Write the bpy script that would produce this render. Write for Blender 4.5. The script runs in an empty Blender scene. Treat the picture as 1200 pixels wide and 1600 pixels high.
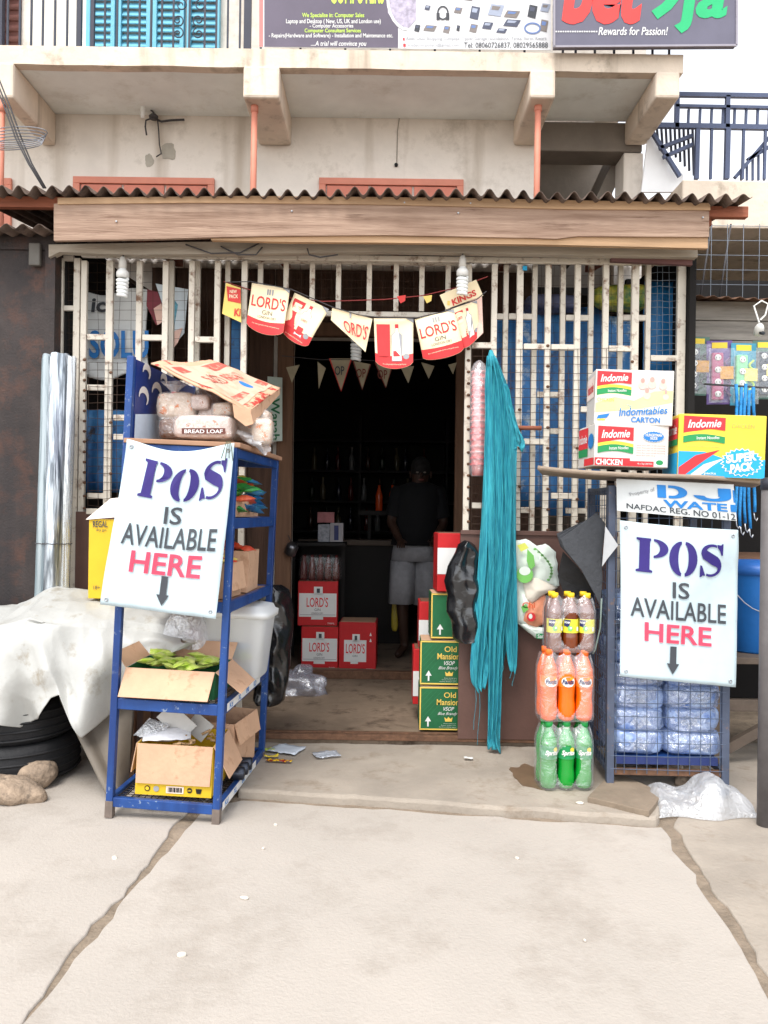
import bpy, bmesh, math, random
from mathutils import Vector, Matrix, noise, Euler
random.seed(7)
R = math.radians
F = 1250.0; CH = 1.30; ROLL = R(0.8)
scene = bpy.context.scene
COL = scene.collection

# ---------------------------------------------------------------- camera
cd = bpy.data.cameras.new('camera'); cam = bpy.data.objects.new('camera', cd); COL.objects.link(cam)
cd.sensor_fit = 'VERTICAL'; cd.sensor_height = 24; cd.lens = 24 * F / 1600
cd.clip_start = 0.05; cd.clip_end = 900
cam.location = (0, 0, CH); cam.rotation_euler = (R(90), -ROLL, 0)
scene.camera = cam

# ---------------------------------------------------------------- sky, sun, exposure
SUN_EL = R(60); SUN_AZ = R(200)     # azimuth from +Y clockwise: the sun stands behind the photographer
w = bpy.data.worlds.new('World'); scene.world = w; w.use_nodes = True
nt = w.node_tree; nt.nodes.clear()
sky = nt.nodes.new('ShaderNodeTexSky'); sky.sky_type = 'NISHITA'; sky.sun_disc = False
sky.sun_elevation = SUN_EL; sky.sun_rotation = SUN_AZ
sky.air_density = 1.0; sky.dust_density = 1.0; sky.ozone_density = 1.0
hs = nt.nodes.new('ShaderNodeHueSaturation'); hs.inputs['Saturation'].default_value = 0.18
bg = nt.nodes.new('ShaderNodeBackground'); bg.inputs['Strength'].default_value = 0.15
ow = nt.nodes.new('ShaderNodeOutputWorld')
nt.links.new(sky.outputs[0], hs.inputs['Color']); nt.links.new(hs.outputs[0], bg.inputs['Color']); nt.links.new(bg.outputs[0], ow.inputs['Surface'])
sl = bpy.data.lights.new('sun', 'SUN'); so = bpy.data.objects.new('sun', sl); COL.objects.link(so)
sl.energy = 1.0; sl.angle = R(24); sl.color = (1.0, 0.955, 0.89)
sd = Vector((math.sin(SUN_AZ) * math.cos(SUN_EL), math.cos(SUN_AZ) * math.cos(SUN_EL), math.sin(SUN_EL)))
so.rotation_euler = sd.to_track_quat('Z', 'Y').to_euler(); so.location = (0, -5, 12)
vs = scene.view_settings
vs.view_transform = 'Standard'; vs.look = 'None'; vs.gamma = 1; vs.exposure = 1.5; vs.use_curve_mapping = False
scene.render.engine = 'CYCLES'
scene.cycles.max_bounces = 8; scene.cycles.transparent_max_bounces = 24

# ---------------------------------------------------------------- helpers
cr, sr = math.cos(ROLL), math.sin(ROLL)
def P(px, py, Y):
    """point of the photograph at depth Y, as a place in the world"""
    dx, dy = px - 600.0, py - 800.0
    ax = dx * cr + dy * sr; ay = -dx * sr + dy * cr
    return Vector((ax * Y / F, Y, CH - ay * Y / F))
def G(px, py, z=0.0):
    dx, dy = px - 600.0, py - 800.0
    ay = -dx * sr + dy * cr
    return P(px, py, (CH - z) * F / ay)
def lin(v):
    v = v / 255.0
    return v / 12.92 if v <= 0.04045 else ((v + 0.055) / 1.055) ** 2.4
def c(r, g, b): return (lin(r), lin(g), lin(b))

MATS = {}
def mat(name, col, rough=0.65, var=0.10, scale=7.0, bump=0.0, bscale=60.0, metal=0.0, spec=0.4, col2=None, lo=0.35, hi=0.65, stretch=(1, 1, 1), coat=0.0, trans=0.0, alpha=1.0, detail=5.0, sheen=0.0, wear=None, wlo=0.6, whi=0.68, wscale=20.0, streak=None, slo=0.52, shi=0.72, sscale=5.0):
    if name in MATS: return MATS[name]
    m = bpy.data.materials.new(name); m.use_nodes = True; MATS[name] = m
    n = m.node_tree.nodes; L = m.node_tree.links; b = n['Principled BSDF']
    tc = n.new('ShaderNodeTexCoord'); mp = n.new('ShaderNodeMapping'); mp.inputs['Scale'].default_value = stretch
    L.new(tc.outputs['Object'], mp.inputs['Vector'])
    if var > 0 or col2:
        nz = n.new('ShaderNodeTexNoise'); nz.inputs['Scale'].default_value = scale; nz.inputs['Detail'].default_value = detail
        nz.inputs['Roughness'].default_value = 0.62
        L.new(mp.outputs[0], nz.inputs['Vector'])
        rp = n.new('ShaderNodeValToRGB'); rp.color_ramp.elements[0].position = lo; rp.color_ramp.elements[1].position = hi
        a = col if col2 else tuple(x * (1 - var) for x in col); d = col2 if col2 else tuple(min(1, x * (1 + var)) for x in col)
        rp.color_ramp.elements[0].color = (*a, 1); rp.color_ramp.elements[1].color = (*d, 1)
        L.new(nz.outputs['Fac'], rp.inputs['Fac']); out = rp.outputs[0]
        if wear:
            nw = n.new('ShaderNodeTexNoise'); nw.inputs['Scale'].default_value = wscale; nw.inputs['Detail'].default_value = 7; nw.inputs['Roughness'].default_value = 0.7
            L.new(mp.outputs[0], nw.inputs['Vector'])
            r2 = n.new('ShaderNodeValToRGB'); r2.color_ramp.elements[0].position = wlo; r2.color_ramp.elements[1].position = whi
            L.new(nw.outputs['Fac'], r2.inputs['Fac'])
            mx = n.new('ShaderNodeMix'); mx.data_type = 'RGBA'
            L.new(r2.outputs[0], mx.inputs[0]); L.new(out, mx.inputs[6]); mx.inputs[7].default_value = (*wear, 1); out = mx.outputs[2]
        if streak:
            ms_ = n.new('ShaderNodeMapping'); ms_.inputs['Scale'].default_value = (1, 1, 0.09); L.new(tc.outputs['Object'], ms_.inputs['Vector'])
            n3 = n.new('ShaderNodeTexNoise'); n3.inputs['Scale'].default_value = sscale; n3.inputs['Detail'].default_value = 6; L.new(ms_.outputs[0], n3.inputs['Vector'])
            r3 = n.new('ShaderNodeValToRGB'); r3.color_ramp.elements[0].position = slo; r3.color_ramp.elements[1].position = shi; r3.color_ramp.elements[1].color = (0.75, 0.75, 0.75, 1)
            L.new(n3.outputs['Fac'], r3.inputs['Fac'])
            m3 = n.new('ShaderNodeMix'); m3.data_type = 'RGBA'; L.new(r3.outputs[0], m3.inputs[0]); L.new(out, m3.inputs[6]); m3.inputs[7].default_value = (*streak, 1); out = m3.outputs[2]
        L.new(out, b.inputs['Base Color'])
    else:
        b.inputs['Base Color'].default_value = (*col, 1)
    b.inputs['Roughness'].default_value = rough; b.inputs['Metallic'].default_value = metal
    b.inputs['Specular IOR Level'].default_value = spec; b.inputs['Coat Weight'].default_value = coat
    b.inputs['Transmission Weight'].default_value = trans; b.inputs['Alpha'].default_value = alpha
    if bump > 0:
        nb = n.new('ShaderNodeTexNoise'); nb.inputs['Scale'].default_value = bscale; nb.inputs['Detail'].default_value = 6
        L.new(mp.outputs[0], nb.inputs['Vector'])
        bp = n.new('ShaderNodeBump'); bp.inputs['Strength'].default_value = bump; bp.inputs['Distance'].default_value = 0.01
        L.new(nb.outputs['Fac'], bp.inputs['Height']); L.new(bp.outputs[0], b.inputs['Normal'])
    return m
def film(name, col=(0.8, 0.82, 0.85), body=0.2, gloss=0.15, rough=0.18, bump=0.5, bscale=25.0, stretch=(1, 1, 1)):
    """thin clear plastic: mostly see-through, a little milky, with crinkled shine"""
    if name in MATS: return MATS[name]
    m = bpy.data.materials.new(name); m.use_nodes = True; MATS[name] = m
    n = m.node_tree.nodes; L = m.node_tree.links; n.clear()
    o = n.new('ShaderNodeOutputMaterial'); t = n.new('ShaderNodeBsdfTransparent'); d = n.new('ShaderNodeBsdfDiffuse'); g = n.new('ShaderNodeBsdfGlossy')
    d.inputs['Color'].default_value = (*col, 1); g.inputs['Roughness'].default_value = rough; g.inputs['Color'].default_value = (1, 1, 1, 1)
    tc = n.new('ShaderNodeTexCoord'); mp = n.new('ShaderNodeMapping'); mp.inputs['Scale'].default_value = stretch
    nb = n.new('ShaderNodeTexNoise'); nb.inputs['Scale'].default_value = bscale; nb.inputs['Detail'].default_value = 4; nb.inputs['Distortion'].default_value = 1.0
    bp = n.new('ShaderNodeBump'); bp.inputs['Strength'].default_value = bump; bp.inputs['Distance'].default_value = 0.02
    L.new(tc.outputs['Object'], mp.inputs[0]); L.new(mp.outputs[0], nb.inputs['Vector']); L.new(nb.outputs['Fac'], bp.inputs['Height'])
    L.new(bp.outputs[0], d.inputs['Normal']); L.new(bp.outputs[0], g.inputs['Normal'])
    m1 = n.new('ShaderNodeMixShader'); m1.inputs[0].default_value = body; L.new(t.outputs[0], m1.inputs[1]); L.new(d.outputs[0], m1.inputs[2])
    m2 = n.new('ShaderNodeMixShader'); m2.inputs[0].default_value = gloss; L.new(m1.outputs[0], m2.inputs[1]); L.new(g.outputs[0], m2.inputs[2])
    L.new(m2.outputs[0], o.inputs['Surface'])
    return m

def tag(o, label, cat, group=None):
    o['label'] = label; o['category'] = cat
    if group: o['group'] = group
    return o
def thing(name, label, cat, loc=(0, 0, 0), rot=(0, 0, 0), group=None):
    o = bpy.data.objects.new(name, None); COL.objects.link(o)
    o.empty_display_size = 0.1; o.location = loc; o.rotation_euler = rot
    return tag(o, label, cat, group)
def copy_tree(o, parent=None):
    k = o.copy(); COL.objects.link(k)
    if parent is not None: k.parent = parent
    for ch in [x for x in o.children]: copy_tree(ch, k)
    return k
def structure(o): o['kind'] = 'structure'; return o
def stuff(o): o['kind'] = 'stuff'; return o

def ridge(q, f, seed=0.0, o=3):
    t = 0.0; a = 1.0
    for i in range(o):
        t += a * (1 - 2.2 * abs(noise.noise(Vector((q[0] * f + seed, q[1] * f - seed, q[2] * f + 2 * seed))))); f *= 2.1; a *= 0.5
    return t
def crumple(q, f, seed=0.0):
    a = noise.voronoi(Vector((q[0] * f + seed, q[1] * f + seed, q[2] * f)))[0][0]; b = noise.voronoi(Vector((q[0] * f * 2.3 - seed, q[1] * f * 2.3, q[2] * f * 2.3 + seed)))[0][0]
    return a + 0.4 * b - 0.6
class MB:
    def __init__(s): s.v = []; s.f = []; s.mi = []; s.cur = 0
    def add(s, vs_, fs):
        b = len(s.v); s.v += [Vector(x) for x in vs_]
        for f in fs: s.f.append(tuple(b + i for i in f)); s.mi.append(s.cur)
        return s
    def box(s, x0, x1, y0, y1, z0, z1, M=None):
        vv = [Vector((x, y, z)) for z in (z0, z1) for y in (y0, y1) for x in (x0, x1)]
        if M: vv = [M @ q for q in vv]
        return s.add(vv, [(0, 2, 3, 1), (4, 5, 7, 6), (0, 1, 5, 4), (2, 6, 7, 3), (0, 4, 6, 2), (1, 3, 7, 5)])
    def prism(s, pts, d):
        """closed outline (list of points) pushed by vector d"""
        n = len(pts); d = Vector(d); a = [Vector(p) for p in pts]
        return s.add(a + [p + d for p in a], [tuple(range(n)), tuple(reversed(range(n, 2 * n)))] + [(i, n + i, n + (i + 1) % n, (i + 1) % n) for i in range(n)])
    def beam(s, p0, p1, wx, wz, up=(0, 0, 1)):
        p0, p1 = Vector(p0), Vector(p1); d = (p1 - p0).normalized(); u = Vector(up)
        if abs(d.dot(u)) > 0.95: u = Vector((0, 1, 0))
        a = d.cross(u).normalized() * wx / 2; b = a.cross(d).normalized() * wz / 2
        vv = [p + i * a + j * b for p in (p0, p1) for (i, j) in ((-1, -1), (1, -1), (1, 1), (-1, 1))]
        return s.add(vv, [(0, 1, 2, 3), (7, 6, 5, 4), (0, 4, 5, 1), (1, 5, 6, 2), (2, 6, 7, 3), (3, 7, 4, 0)])
    def tube(s, pts, r, n=8, cap=True):
        pts = [Vector(p) for p in pts]; rr = r if isinstance(r, (list, tuple)) else [r] * len(pts)
        rings = []; prev = None
        for i, p in enumerate(pts):
            d = (pts[min(i + 1, len(pts) - 1)] - pts[max(i - 1, 0)])
            d = d.normalized() if d.length > 1e-9 else Vector((0, 0, 1))
            u = prev if prev is not None else (Vector((0, 0, 1)) if abs(d.z) < 0.9 else Vector((1, 0, 0)))
            a = d.cross(u); a = a.normalized() if a.length > 1e-6 else d.orthogonal().normalized()
            b = a.cross(d).normalized(); prev = b
            rings.append([p + rr[i] * (math.cos(2 * math.pi * k / n) * a + math.sin(2 * math.pi * k / n) * b) for k in range(n)])
        vv = [q for r_ in rings for q in r_]; ff = []
        for i in range(len(pts) - 1):
            for k in range(n): ff.append((i * n + k, i * n + (k + 1) % n, (i + 1) * n + (k + 1) % n, (i + 1) * n + k))
        if cap: ff += [tuple(reversed(range(n))), tuple(range(len(vv) - n, len(vv)))]
        return s.add(vv, ff)
    def lathe(s, prof, n=14, c0=(0, 0, 0), M=None, cap=True):
        vv = []; ff = []; c0 = Vector(c0)
        for (r, z) in prof:
            for k in range(n):
                q = Vector((r * math.cos(2 * math.pi * k / n), r * math.sin(2 * math.pi * k / n), z)); vv.append((M @ q if M else q) + c0)
        for i in range(len(prof) - 1):
            for k in range(n): ff.append((i * n + k, i * n + (k + 1) % n, (i + 1) * n + (k + 1) % n, (i + 1) * n + k))
        if cap: ff += [tuple(reversed(range(n))), tuple(range(len(vv) - n, len(vv)))]
        return s.add(vv, ff)
    def grid(s, fn, nu, nv, closed=False):
        vv = [Vector(fn(i / nu, j / nv)) for j in range(nv + 1) for i in range(nu + (0 if closed else 1))]
        w_ = nu if closed else nu + 1; ff = []
        for j in range(nv):
            for i in range(nu): ff.append((j * w_ + i, j * w_ + (i + 1) % w_, (j + 1) * w_ + (i + 1) % w_, (j + 1) * w_ + i))
        return s.add(vv, ff)
    def blob(s, c0, rx, ry, rz, e=0.6, nu=20, nv=12, nz=0.0, nf=4.0, seed=0, M=None, flat=None, rd=0.0, rf=9.0):
        c0 = Vector(c0)
        def sp(x, p): return math.copysign(abs(x) ** p, x)
        def fn(u, v):
            t = 2 * math.pi * u; ph = math.pi * (v - 0.5)
            q = Vector((rx * sp(math.cos(ph), e) * sp(math.cos(t), e), ry * sp(math.cos(ph), e) * sp(math.sin(t), e), rz * sp(math.sin(ph), e)))
            if nz: q *= 1 + nz * noise.noise(Vector((q.x * nf * 3 + seed * 7.3, q.y * nf * 3 + seed, q.z * nf * 3))) * 2
            if rd: q *= 1 + rd * ridge(q, rf, seed)
            if flat is not None: q.z = max(q.z, flat)
            return (M @ q if M else q) + c0
        return s.grid(fn, nu, nv, True)
    def build(s, name, m, parent=None, smooth=False, bevel=0.0, solid=0.0, world=False, sub=0, bseg=2):
        me = bpy.data.meshes.new(name)
        vv = [v.copy() for v in s.v]
        loc = None
        if parent is None:
            lo = Vector([min(v[i] for v in vv) for i in range(3)]); hi = Vector([max(v[i] for v in vv) for i in range(3)])
            loc = Vector(((lo.x + hi.x) / 2, (lo.y + hi.y) / 2, lo.z)); vv = [v - loc for v in vv]
        elif world:
            inv = (parent_matrix(parent)).inverted(); vv = [inv @ v for v in vv]
        me.from_pydata([tuple(v) for v in vv], [], s.f)
        ms = m if isinstance(m, (list, tuple)) else [m]
        for q in ms: me.materials.append(q)
        for p, k in zip(me.polygons, s.mi): p.material_index = k
        bm = bmesh.new(); bm.from_mesh(me)
        bmesh.ops.recalc_face_normals(bm, faces=bm.faces)
        if bevel > 0:
            es = [e for e in bm.edges if len(e.link_faces) == 2 and e.calc_face_angle(0) > 0.5]
            bmesh.ops.bevel(bm, geom=es, offset=bevel, segments=bseg, affect='EDGES', profile=0.5, clamp_overlap=True)
        bm.to_mesh(me); bm.free()
        if smooth:
            for p in me.polygons: p.use_smooth = True
        o = bpy.data.objects.new(name, me); COL.objects.link(o)
        if parent is not None: o.parent = parent
        else: o.location = loc
        if solid > 0:
            sm = o.modifiers.new('thickness', 'SOLIDIFY'); sm.thickness = solid; sm.offset = 0
        if sub: 
            ss = o.modifiers.new('smooth', 'SUBSURF'); ss.levels = sub; ss.render_levels = sub
        return o
def parent_matrix(o):
    M = Matrix.LocRotScale(o.location, o.rotation_euler, o.scale)
    return parent_matrix(o.parent) @ M if o.parent else M
def bxo(name, m, parent, x0, x1, y0, y1, z0, z1, bevel=0.0, world=True):
    return MB().box(x0, x1, y0, y1, z0, z1).build(name, m, parent, bevel=bevel, world=world)

TXT = {}
def glyphs(s, bold=0.0, res=3):
    key = (s, bold, res)
    if key in TXT: return TXT[key]
    cu = bpy.data.curves.new('t', 'FONT'); cu.body = s; cu.offset = bold; cu.resolution_u = res; cu.fill_mode = 'FRONT'
    o = bpy.data.objects.new('t', cu); COL.objects.link(o)
    dg = bpy.context.evaluated_depsgraph_get(); e = o.evaluated_get(dg); me = e.to_mesh()
    vv = [v.co.copy() for v in me.vertices]; ff = [tuple(p.vertices) for p in me.polygons]
    e.to_mesh_clear(); bpy.data.objects.remove(o); bpy.data.curves.remove(cu)
    x0 = min(v.x for v in vv); x1 = max(v.x for v in vv); y0 = min(v.y for v in vv); y1 = max(v.y for v in vv)
    TXT[key] = ([((v.x - x0) / (x1 - x0), (v.y - y0) / max(1e-6, y1 - y0)) for v in vv], ff)
    return TXT[key]

class Decal:
    """flat print lying on a surface; fmap(u, v, d) gives the world or local point, d = height above the surface"""
    def __init__(s, fmap, step=0.0008): s.fm = fmap; s.step = step; s.v = []; s.f = []; s.mi = []; s.ms = []
    def _m(s, m):
        if m not in s.ms: s.ms.append(m)
        return s.ms.index(m)
    def _add(s, pts, faces, m, layer):
        b = len(s.v); k = s._m(m)
        s.v += [Vector(s.fm(u, v, 0.0015 + layer * s.step)) for (u, v) in pts]
        for f in faces: s.f.append(tuple(b + i for i in f)); s.mi.append(k)
        return s
    def poly(s, pts, m, layer=1): return s._add(pts, [tuple(range(len(pts)))], m, layer)
    def rect(s, x0, y0, x1, y1, m, layer=1, nu=1, nv=1):
        pts = [(x0 + (x1 - x0) * i / nu, y0 + (y1 - y0) * j / nv) for j in range(nv + 1) for i in range(nu + 1)]
        return s._add(pts, [(j * (nu + 1) + i, j * (nu + 1) + i + 1, (j + 1) * (nu + 1) + i + 1, (j + 1) * (nu + 1) + i) for j in range(nv) for i in range(nu)], m, layer)
    def ell(s, cx, cy, rx, ry, m, layer=1, n=20): return s.poly([(cx + rx * math.cos(2 * math.pi * k / n), cy + ry * math.sin(2 * math.pi * k / n)) for k in range(n)], m, layer)
    def line(s, pts, w_, m, layer=1):
        pts = [Vector((p[0], p[1])) for p in pts]; a = []; b = []
        for i, p in enumerate(pts):
            d = pts[min(i + 1, len(pts) - 1)] - pts[max(0, i - 1)]; n_ = Vector((-d.y, d.x)).normalized()
            ww = w_[i] if isinstance(w_, (list, tuple)) else w_
            a.append(tuple(p + n_ * ww / 2)); b.append(tuple(p - n_ * ww / 2))
        n = len(pts); return s._add(a + b, [(i, i + 1, n + i + 1, n + i) for i in range(n - 1)], m, layer)
    def text(s, t, box, m, layer=2, bold=0.0, shear=0.0, res=3):
        """box = (x0, ytop, x1, ybottom) or four corners TL TR BR BL"""
        vv, ff = glyphs(t, bold, res)
        if len(box) == 4 and not isinstance(box[0], (tuple, list)):
            x0, yt, x1, yb = box; q = [(x0, yt), (x1, yt), (x1, yb), (x0, yb)]
        else: q = box
        pts = []
        for (a, b) in vv:
            a2 = a + shear * (b - 0.5)
            pts.append(tuple((1 - a2) * ((1 - b) * q[3][i] + b * q[0][i]) + a2 * ((1 - b) * q[2][i] + b * q[1][i]) for i in (0, 1)))
        return s._add(pts, ff, m, layer)
    def build(s, name, parent, world=False):
        mb = MB(); mb.v = s.v; mb.f = s.f; mb.mi = s.mi
        return mb.build(name, s.ms, parent, world=world)
def pxmap(Y): return lambda u, v, d: P(u, v, Y - d)
def quadmap(tl, tr, br, bl, wave=None):
    tl, tr, br, bl = map(Vector, (tl, tr, br, bl)); nrm = (tr - tl).cross(bl - tl).normalized()
    if nrm.y > 0: nrm = -nrm
    def fm(u, v, d):
        q = (1 - v) * ((1 - u) * tl + u * tr) + v * ((1 - u) * bl + u * br)
        if wave: q = q + Vector(wave(u, v))
        return q + nrm * d
    return fm
def inv_q(q):
    """unit (u,v) -> quad sub-mapping helper for text boxes"""
    return q

# ---------------------------------------------------------------- materials
concrete = mat('concrete', c(170, 162, 153), 0.9, 0.07, 1.6, 0.30, 90, lo=0.3, hi=0.72, wear=c(140, 130, 119), wlo=0.50, whi=0.82, wscale=2.4, detail=8)
concrete2 = mat('concrete_worn', c(154, 144, 132), 0.9, 0.12, 3.5, 0.35, 55, wear=c(122, 106, 88), wlo=0.55, whi=0.8, wscale=6)
soil = mat('soil', c(132, 118, 102), 0.95, 0.22, 12, 0.8, 60)
wallpaint = mat('cream_render', c(226, 218, 208), 0.9, 0.07, 3, 0.35, 24, streak=c(178, 165, 149), wear=c(160, 150, 136), wlo=0.52, whi=0.82, wscale=3.0)
soffit = mat('soffit_paint', c(240, 246, 243), 0.9, 0.05, 4, 0.15, 30, wear=c(205, 206, 196), wlo=0.55, whi=0.8, wscale=2.5)
beamp = mat('peach_beam_paint', c(216, 201, 183), 0.85, 0.08, 4, 0.35, 24, streak=c(138, 122, 104), slo=0.56, shi=0.74, sscale=7, wear=c(140, 126, 110), wlo=0.56, whi=0.78, wscale=5)
greywall = mat('grey_render', c(122, 114, 105), 0.9, 0.12, 4, 0.3, 30)
orange = mat('orange_paint', c(204, 130, 108), 0.6, 0.08, 6)
cream = mat('cream_steel_paint', c(206, 198, 184), 0.55, 0.05, 9, 0.1, 50, wear=c(116, 82, 60), wlo=0.54, whi=0.68, wscale=14)
rust = mat('rusted_steel', c(98, 70, 52), 0.8, 0.3, 25, 0.4, 60)
wire = mat('rusty_wire', c(74, 58, 48), 0.7, 0.2, 20, metal=0.3)
brownpanel = mat('brown_painted_panel', c(92, 66, 58), 0.55, 0.12, 5, 0.1, 40, wear=c(120, 100, 90), wlo=0.66, whi=0.8, wscale=9)
bluepaint = mat('blue_steel_paint', c(30, 68, 130), 0.45, 0.12, 8, 0.1, 40, wear=c(120, 134, 156), wlo=0.61, whi=0.64, wscale=34, streak=c(18, 44, 98), slo=0.5, shi=0.66, sscale=12)
cagepaint = mat('faded_blue_steel', c(72, 80, 98), 0.55, 0.15, 9, 0.1, 40, wear=c(120, 96, 78), wlo=0.6, whi=0.7, wscale=24)
darkmetal = mat('dark_sheet_metal', c(50, 42, 40), 0.65, 0.35, 5, 0.3, 80, wear=c(88, 56, 42), wlo=0.50, whi=0.72, wscale=6, streak=c(34, 30, 32), slo=0.5, shi=0.7)
railpaint = mat('dark_rail_paint', c(46, 48, 62), 0.5, 0.1, 8)
railblue = mat('slate_rail_paint', c(74, 84, 112), 0.5, 0.1, 8)
blueshutter = mat('light_blue_shutter', c(112, 182, 206), 0.55, 0.06, 6)
bluewall = mat('blue_sheet', c(38, 94, 156), 0.6, 0.2, 5, 0.3, 12, col2=c(72, 132, 184), wear=c(62, 60, 66), wlo=0.54, whi=0.62, wscale=6, streak=c(22, 52, 96), slo=0.5, shi=0.62, sscale=9)
roofmat = mat('weathered_roof_sheet', c(96, 80, 70), 0.75, 0.3, 9, 0.3, 50, wear=c(54, 40, 34), wlo=0.48, whi=0.64, wscale=7)
woodg = mat('weathered_plank', c(122, 96, 80), 0.85, 0.3, 3.0, 0.5, 14, stretch=(0.55, 5, 8), lo=0.3, hi=0.7, col2=c(176, 150, 131), wear=c(106, 80, 66), wlo=0.57, whi=0.68, wscale=3.4, detail=7)
woodl = mat('pale_timber', c(176, 144, 112), 0.8, 0.15, 5, 0.3, 22, stretch=(0.4, 6, 6))
woodr = mat('red_brown_timber', c(142, 84, 62), 0.8, 0.2, 5, 0.3, 22, stretch=(0.4, 6, 6))
woodd = mat('brown_timber', c(112, 82, 62), 0.8, 0.2, 5, 0.3, 22, stretch=(6, 6, 0.4))
woodgrey = mat('grey_board', c(140, 134, 126), 0.85, 0.25, 6, 0.4, 30, stretch=(0.4, 5, 5))
soffitcloth = mat('off_white_soffit_timber', c(160, 150, 136), 0.85, 0.15, 6, 0.3, 30, stretch=(0.5, 4, 4))
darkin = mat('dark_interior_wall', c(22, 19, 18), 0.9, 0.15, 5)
floorin = mat('shop_floor_cement', c(122, 106, 90), 0.85, 0.18, 4, 0.3, 30, wear=c(74, 60, 48), wlo=0.52, whi=0.7, wscale=7)
card = mat('kraft_cardboard', c(198, 160, 131), 0.85, 0.07, 8, 0.2, 60, wear=c(168, 128, 98), wlo=0.56, whi=0.72, wscale=14)
cardin = mat('kraft_cardboard_inside', c(184, 144, 112), 0.9, 0.08, 8)
white = mat('white_print', c(222, 222, 220), 0.6, 0.02, 8)
black = mat('black_print', c(22, 22, 24), 0.6, 0.05, 8)
charcoal = mat('charcoal_print', c(62, 66, 72), 0.6, 0.04, 8)
purple = mat('purple_print', c(44, 30, 108), 0.55, 0.08, 8)
redp = mat('red_print', c(214, 48, 54), 0.55, 0.05, 8)
redbox = mat('red_carton', c(190, 34, 38), 0.55, 0.08, 8, spec=0.3, wear=c(206, 110, 96), wlo=0.66, whi=0.72, wscale=26)
pinkred = mat('hot_red_print', c(222, 66, 92), 0.55, 0.05, 8)
greenbox = mat('green_carton', c(26, 98, 58), 0.55, 0.12, 10, wear=c(110, 150, 120), wlo=0.66, whi=0.72, wscale=30)
greenp = mat('green_print', c(34, 140, 80), 0.55, 0.05, 8)
yellowp = mat('yellow_print', c(232, 204, 66), 0.55, 0.05, 8)
yellowbox = mat('yellow_carton', c(218, 180, 36), 0.6, 0.05, 8)
goldp = mat('gold_print', c(232, 196, 92), 0.5, 0.05, 8)
bluep = mat('blue_print', c(36, 118, 190), 0.55, 0.05, 8)
cyanp = mat('cyan_print', c(30, 158, 206), 0.55, 0.05, 8)
navy = mat('navy_print', c(30, 38, 92), 0.55, 0.05, 8)
creamp = mat('cream_paper', c(244, 230, 196), 0.7, 0.04, 8)
bluewall2 = mat('blue_sheet_faded', c(70, 130, 190), 0.6, 0.2, 5, 0.3, 12, wear=c(180, 196, 210), wlo=0.52, whi=0.6, wscale=7)
greyp = mat('grey_print', c(150, 152, 156), 0.6, 0.05, 8)
vinyl = mat('white_vinyl', c(188, 206, 213), 0.4, 0.03, 4, 0.1, 8, spec=0.5, wear=c(176, 186, 188), wlo=0.5, whi=0.8, wscale=5)
steelc = mat('bare_metal', c(170, 172, 176), 0.35, 0.1, 10, metal=0.8)
rubber = mat('black_rubber', c(30, 30, 32), 0.7, 0.15, 14, 0.3, 60)
cfl = mat('lamp_white_glass', c(236, 238, 236), 0.3, 0.02, 8)
plasticw = mat('white_plastic', c(226, 226, 222), 0.4, 0.02, 8)
cable = mat('grey_cable', c(66, 64, 66), 0.6, 0.1, 8)
clearfilm = film('clear_film', body=0.22, gloss=0.16)
wrapfilm = film('shrink_wrap', body=0.13, gloss=0.10, bscale=16, bump=1.0)
# ================================================================ the setting: ground
def jag(pts, amp=0.012, step=0.07, seed=0):
    out = []
    for i in range(len(pts)):
        a, b = Vector(pts[i]), Vector(pts[(i + 1) % len(pts)]); L_ = (b - a).length; n = max(1, int(L_ / step)) if L_ < 9 else 1
        for k in range(n):
            q = a.lerp(b, k / n); q.z = a.z
            if k: q += Vector((noise.noise(Vector((q.x * 5, q.y * 5, seed))), noise.noise(Vector((q.y * 5, q.x * 5, seed + 9))), 0)) * amp * 2 + Vector((noise.noise(q * 19), noise.noise(q * 23 + Vector((4, 4, 4))), 0)) * amp
            out.append(q)
    return out
structure(MB().add([(-300, -200, -0.005), (300, -200, -0.005), (300, 600, -0.005), (-300, 600, -0.005)], [(0, 1, 2, 3)]).build('ground', soil))
def gp(x, y): q = G(x, y); return (q.x, q.y, 0.0)
def slab(pts, z, th, name, m, amp=0.012, seed=0, bevel=0.006):
    o = MB().prism([Vector((p[0], p[1], z)) for p in jag(pts, amp, 0.06, seed)], (0, 0, -th)).build(name, m, bevel=bevel)
    return structure(o)
Lt, Lb = Vector(gp(322, 1262)), Vector(gp(52, 1580)); dl = (Lb - Lt)
Rt, Rb = Vector(gp(1034, 1292)), Vector(gp(1190, 1540)); dr = (Rb - Rt)
Lt2, Lb2 = Vector(gp(298, 1262)), Vector(gp(46, 1580)); dl2 = Lb2 - Lt2; Lm2 = Vector(gp(200, 1387))
Rt2, Rb2 = Vector(gp(1052, 1292)), Vector(gp(1212, 1540)); dr2 = Rb2 - Rt2
Lm = Vector(gp(205, 1390))
slab([Lt, Lm, Lt + dl, Lt + 3.2 * dl, Rt + 3.2 * dr, Rb, Rt, Vector(gp(800, 1279)), Vector(gp(560, 1262)), Vector(gp(380, 1250))], 0, 0.05, 'pavement', concrete, 0.012, 1)
slab([(-9, 4.45, 0), (-9, -6, 0), Lt2 + 3.2 * dl2, Lb2, Lm2, Lt2, Vector((Lt2.x + 0.2, 4.0, 0)), Vector((Lt2.x + 0.25, 4.45, 0))], 0.004, 0.05, 'pavement', concrete, 0.013, 2)
slab([(Rt2.x, Rt2.y, 0), Rb2, Rt2 + 3.2 * dr2, (9, -6, 0), (9, 4.6, 0), (1.72, 4.6, 0), (1.70, 4.0, 0)], 0.002, 0.05, 'pavement', concrete2, 0.014, 3)
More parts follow.
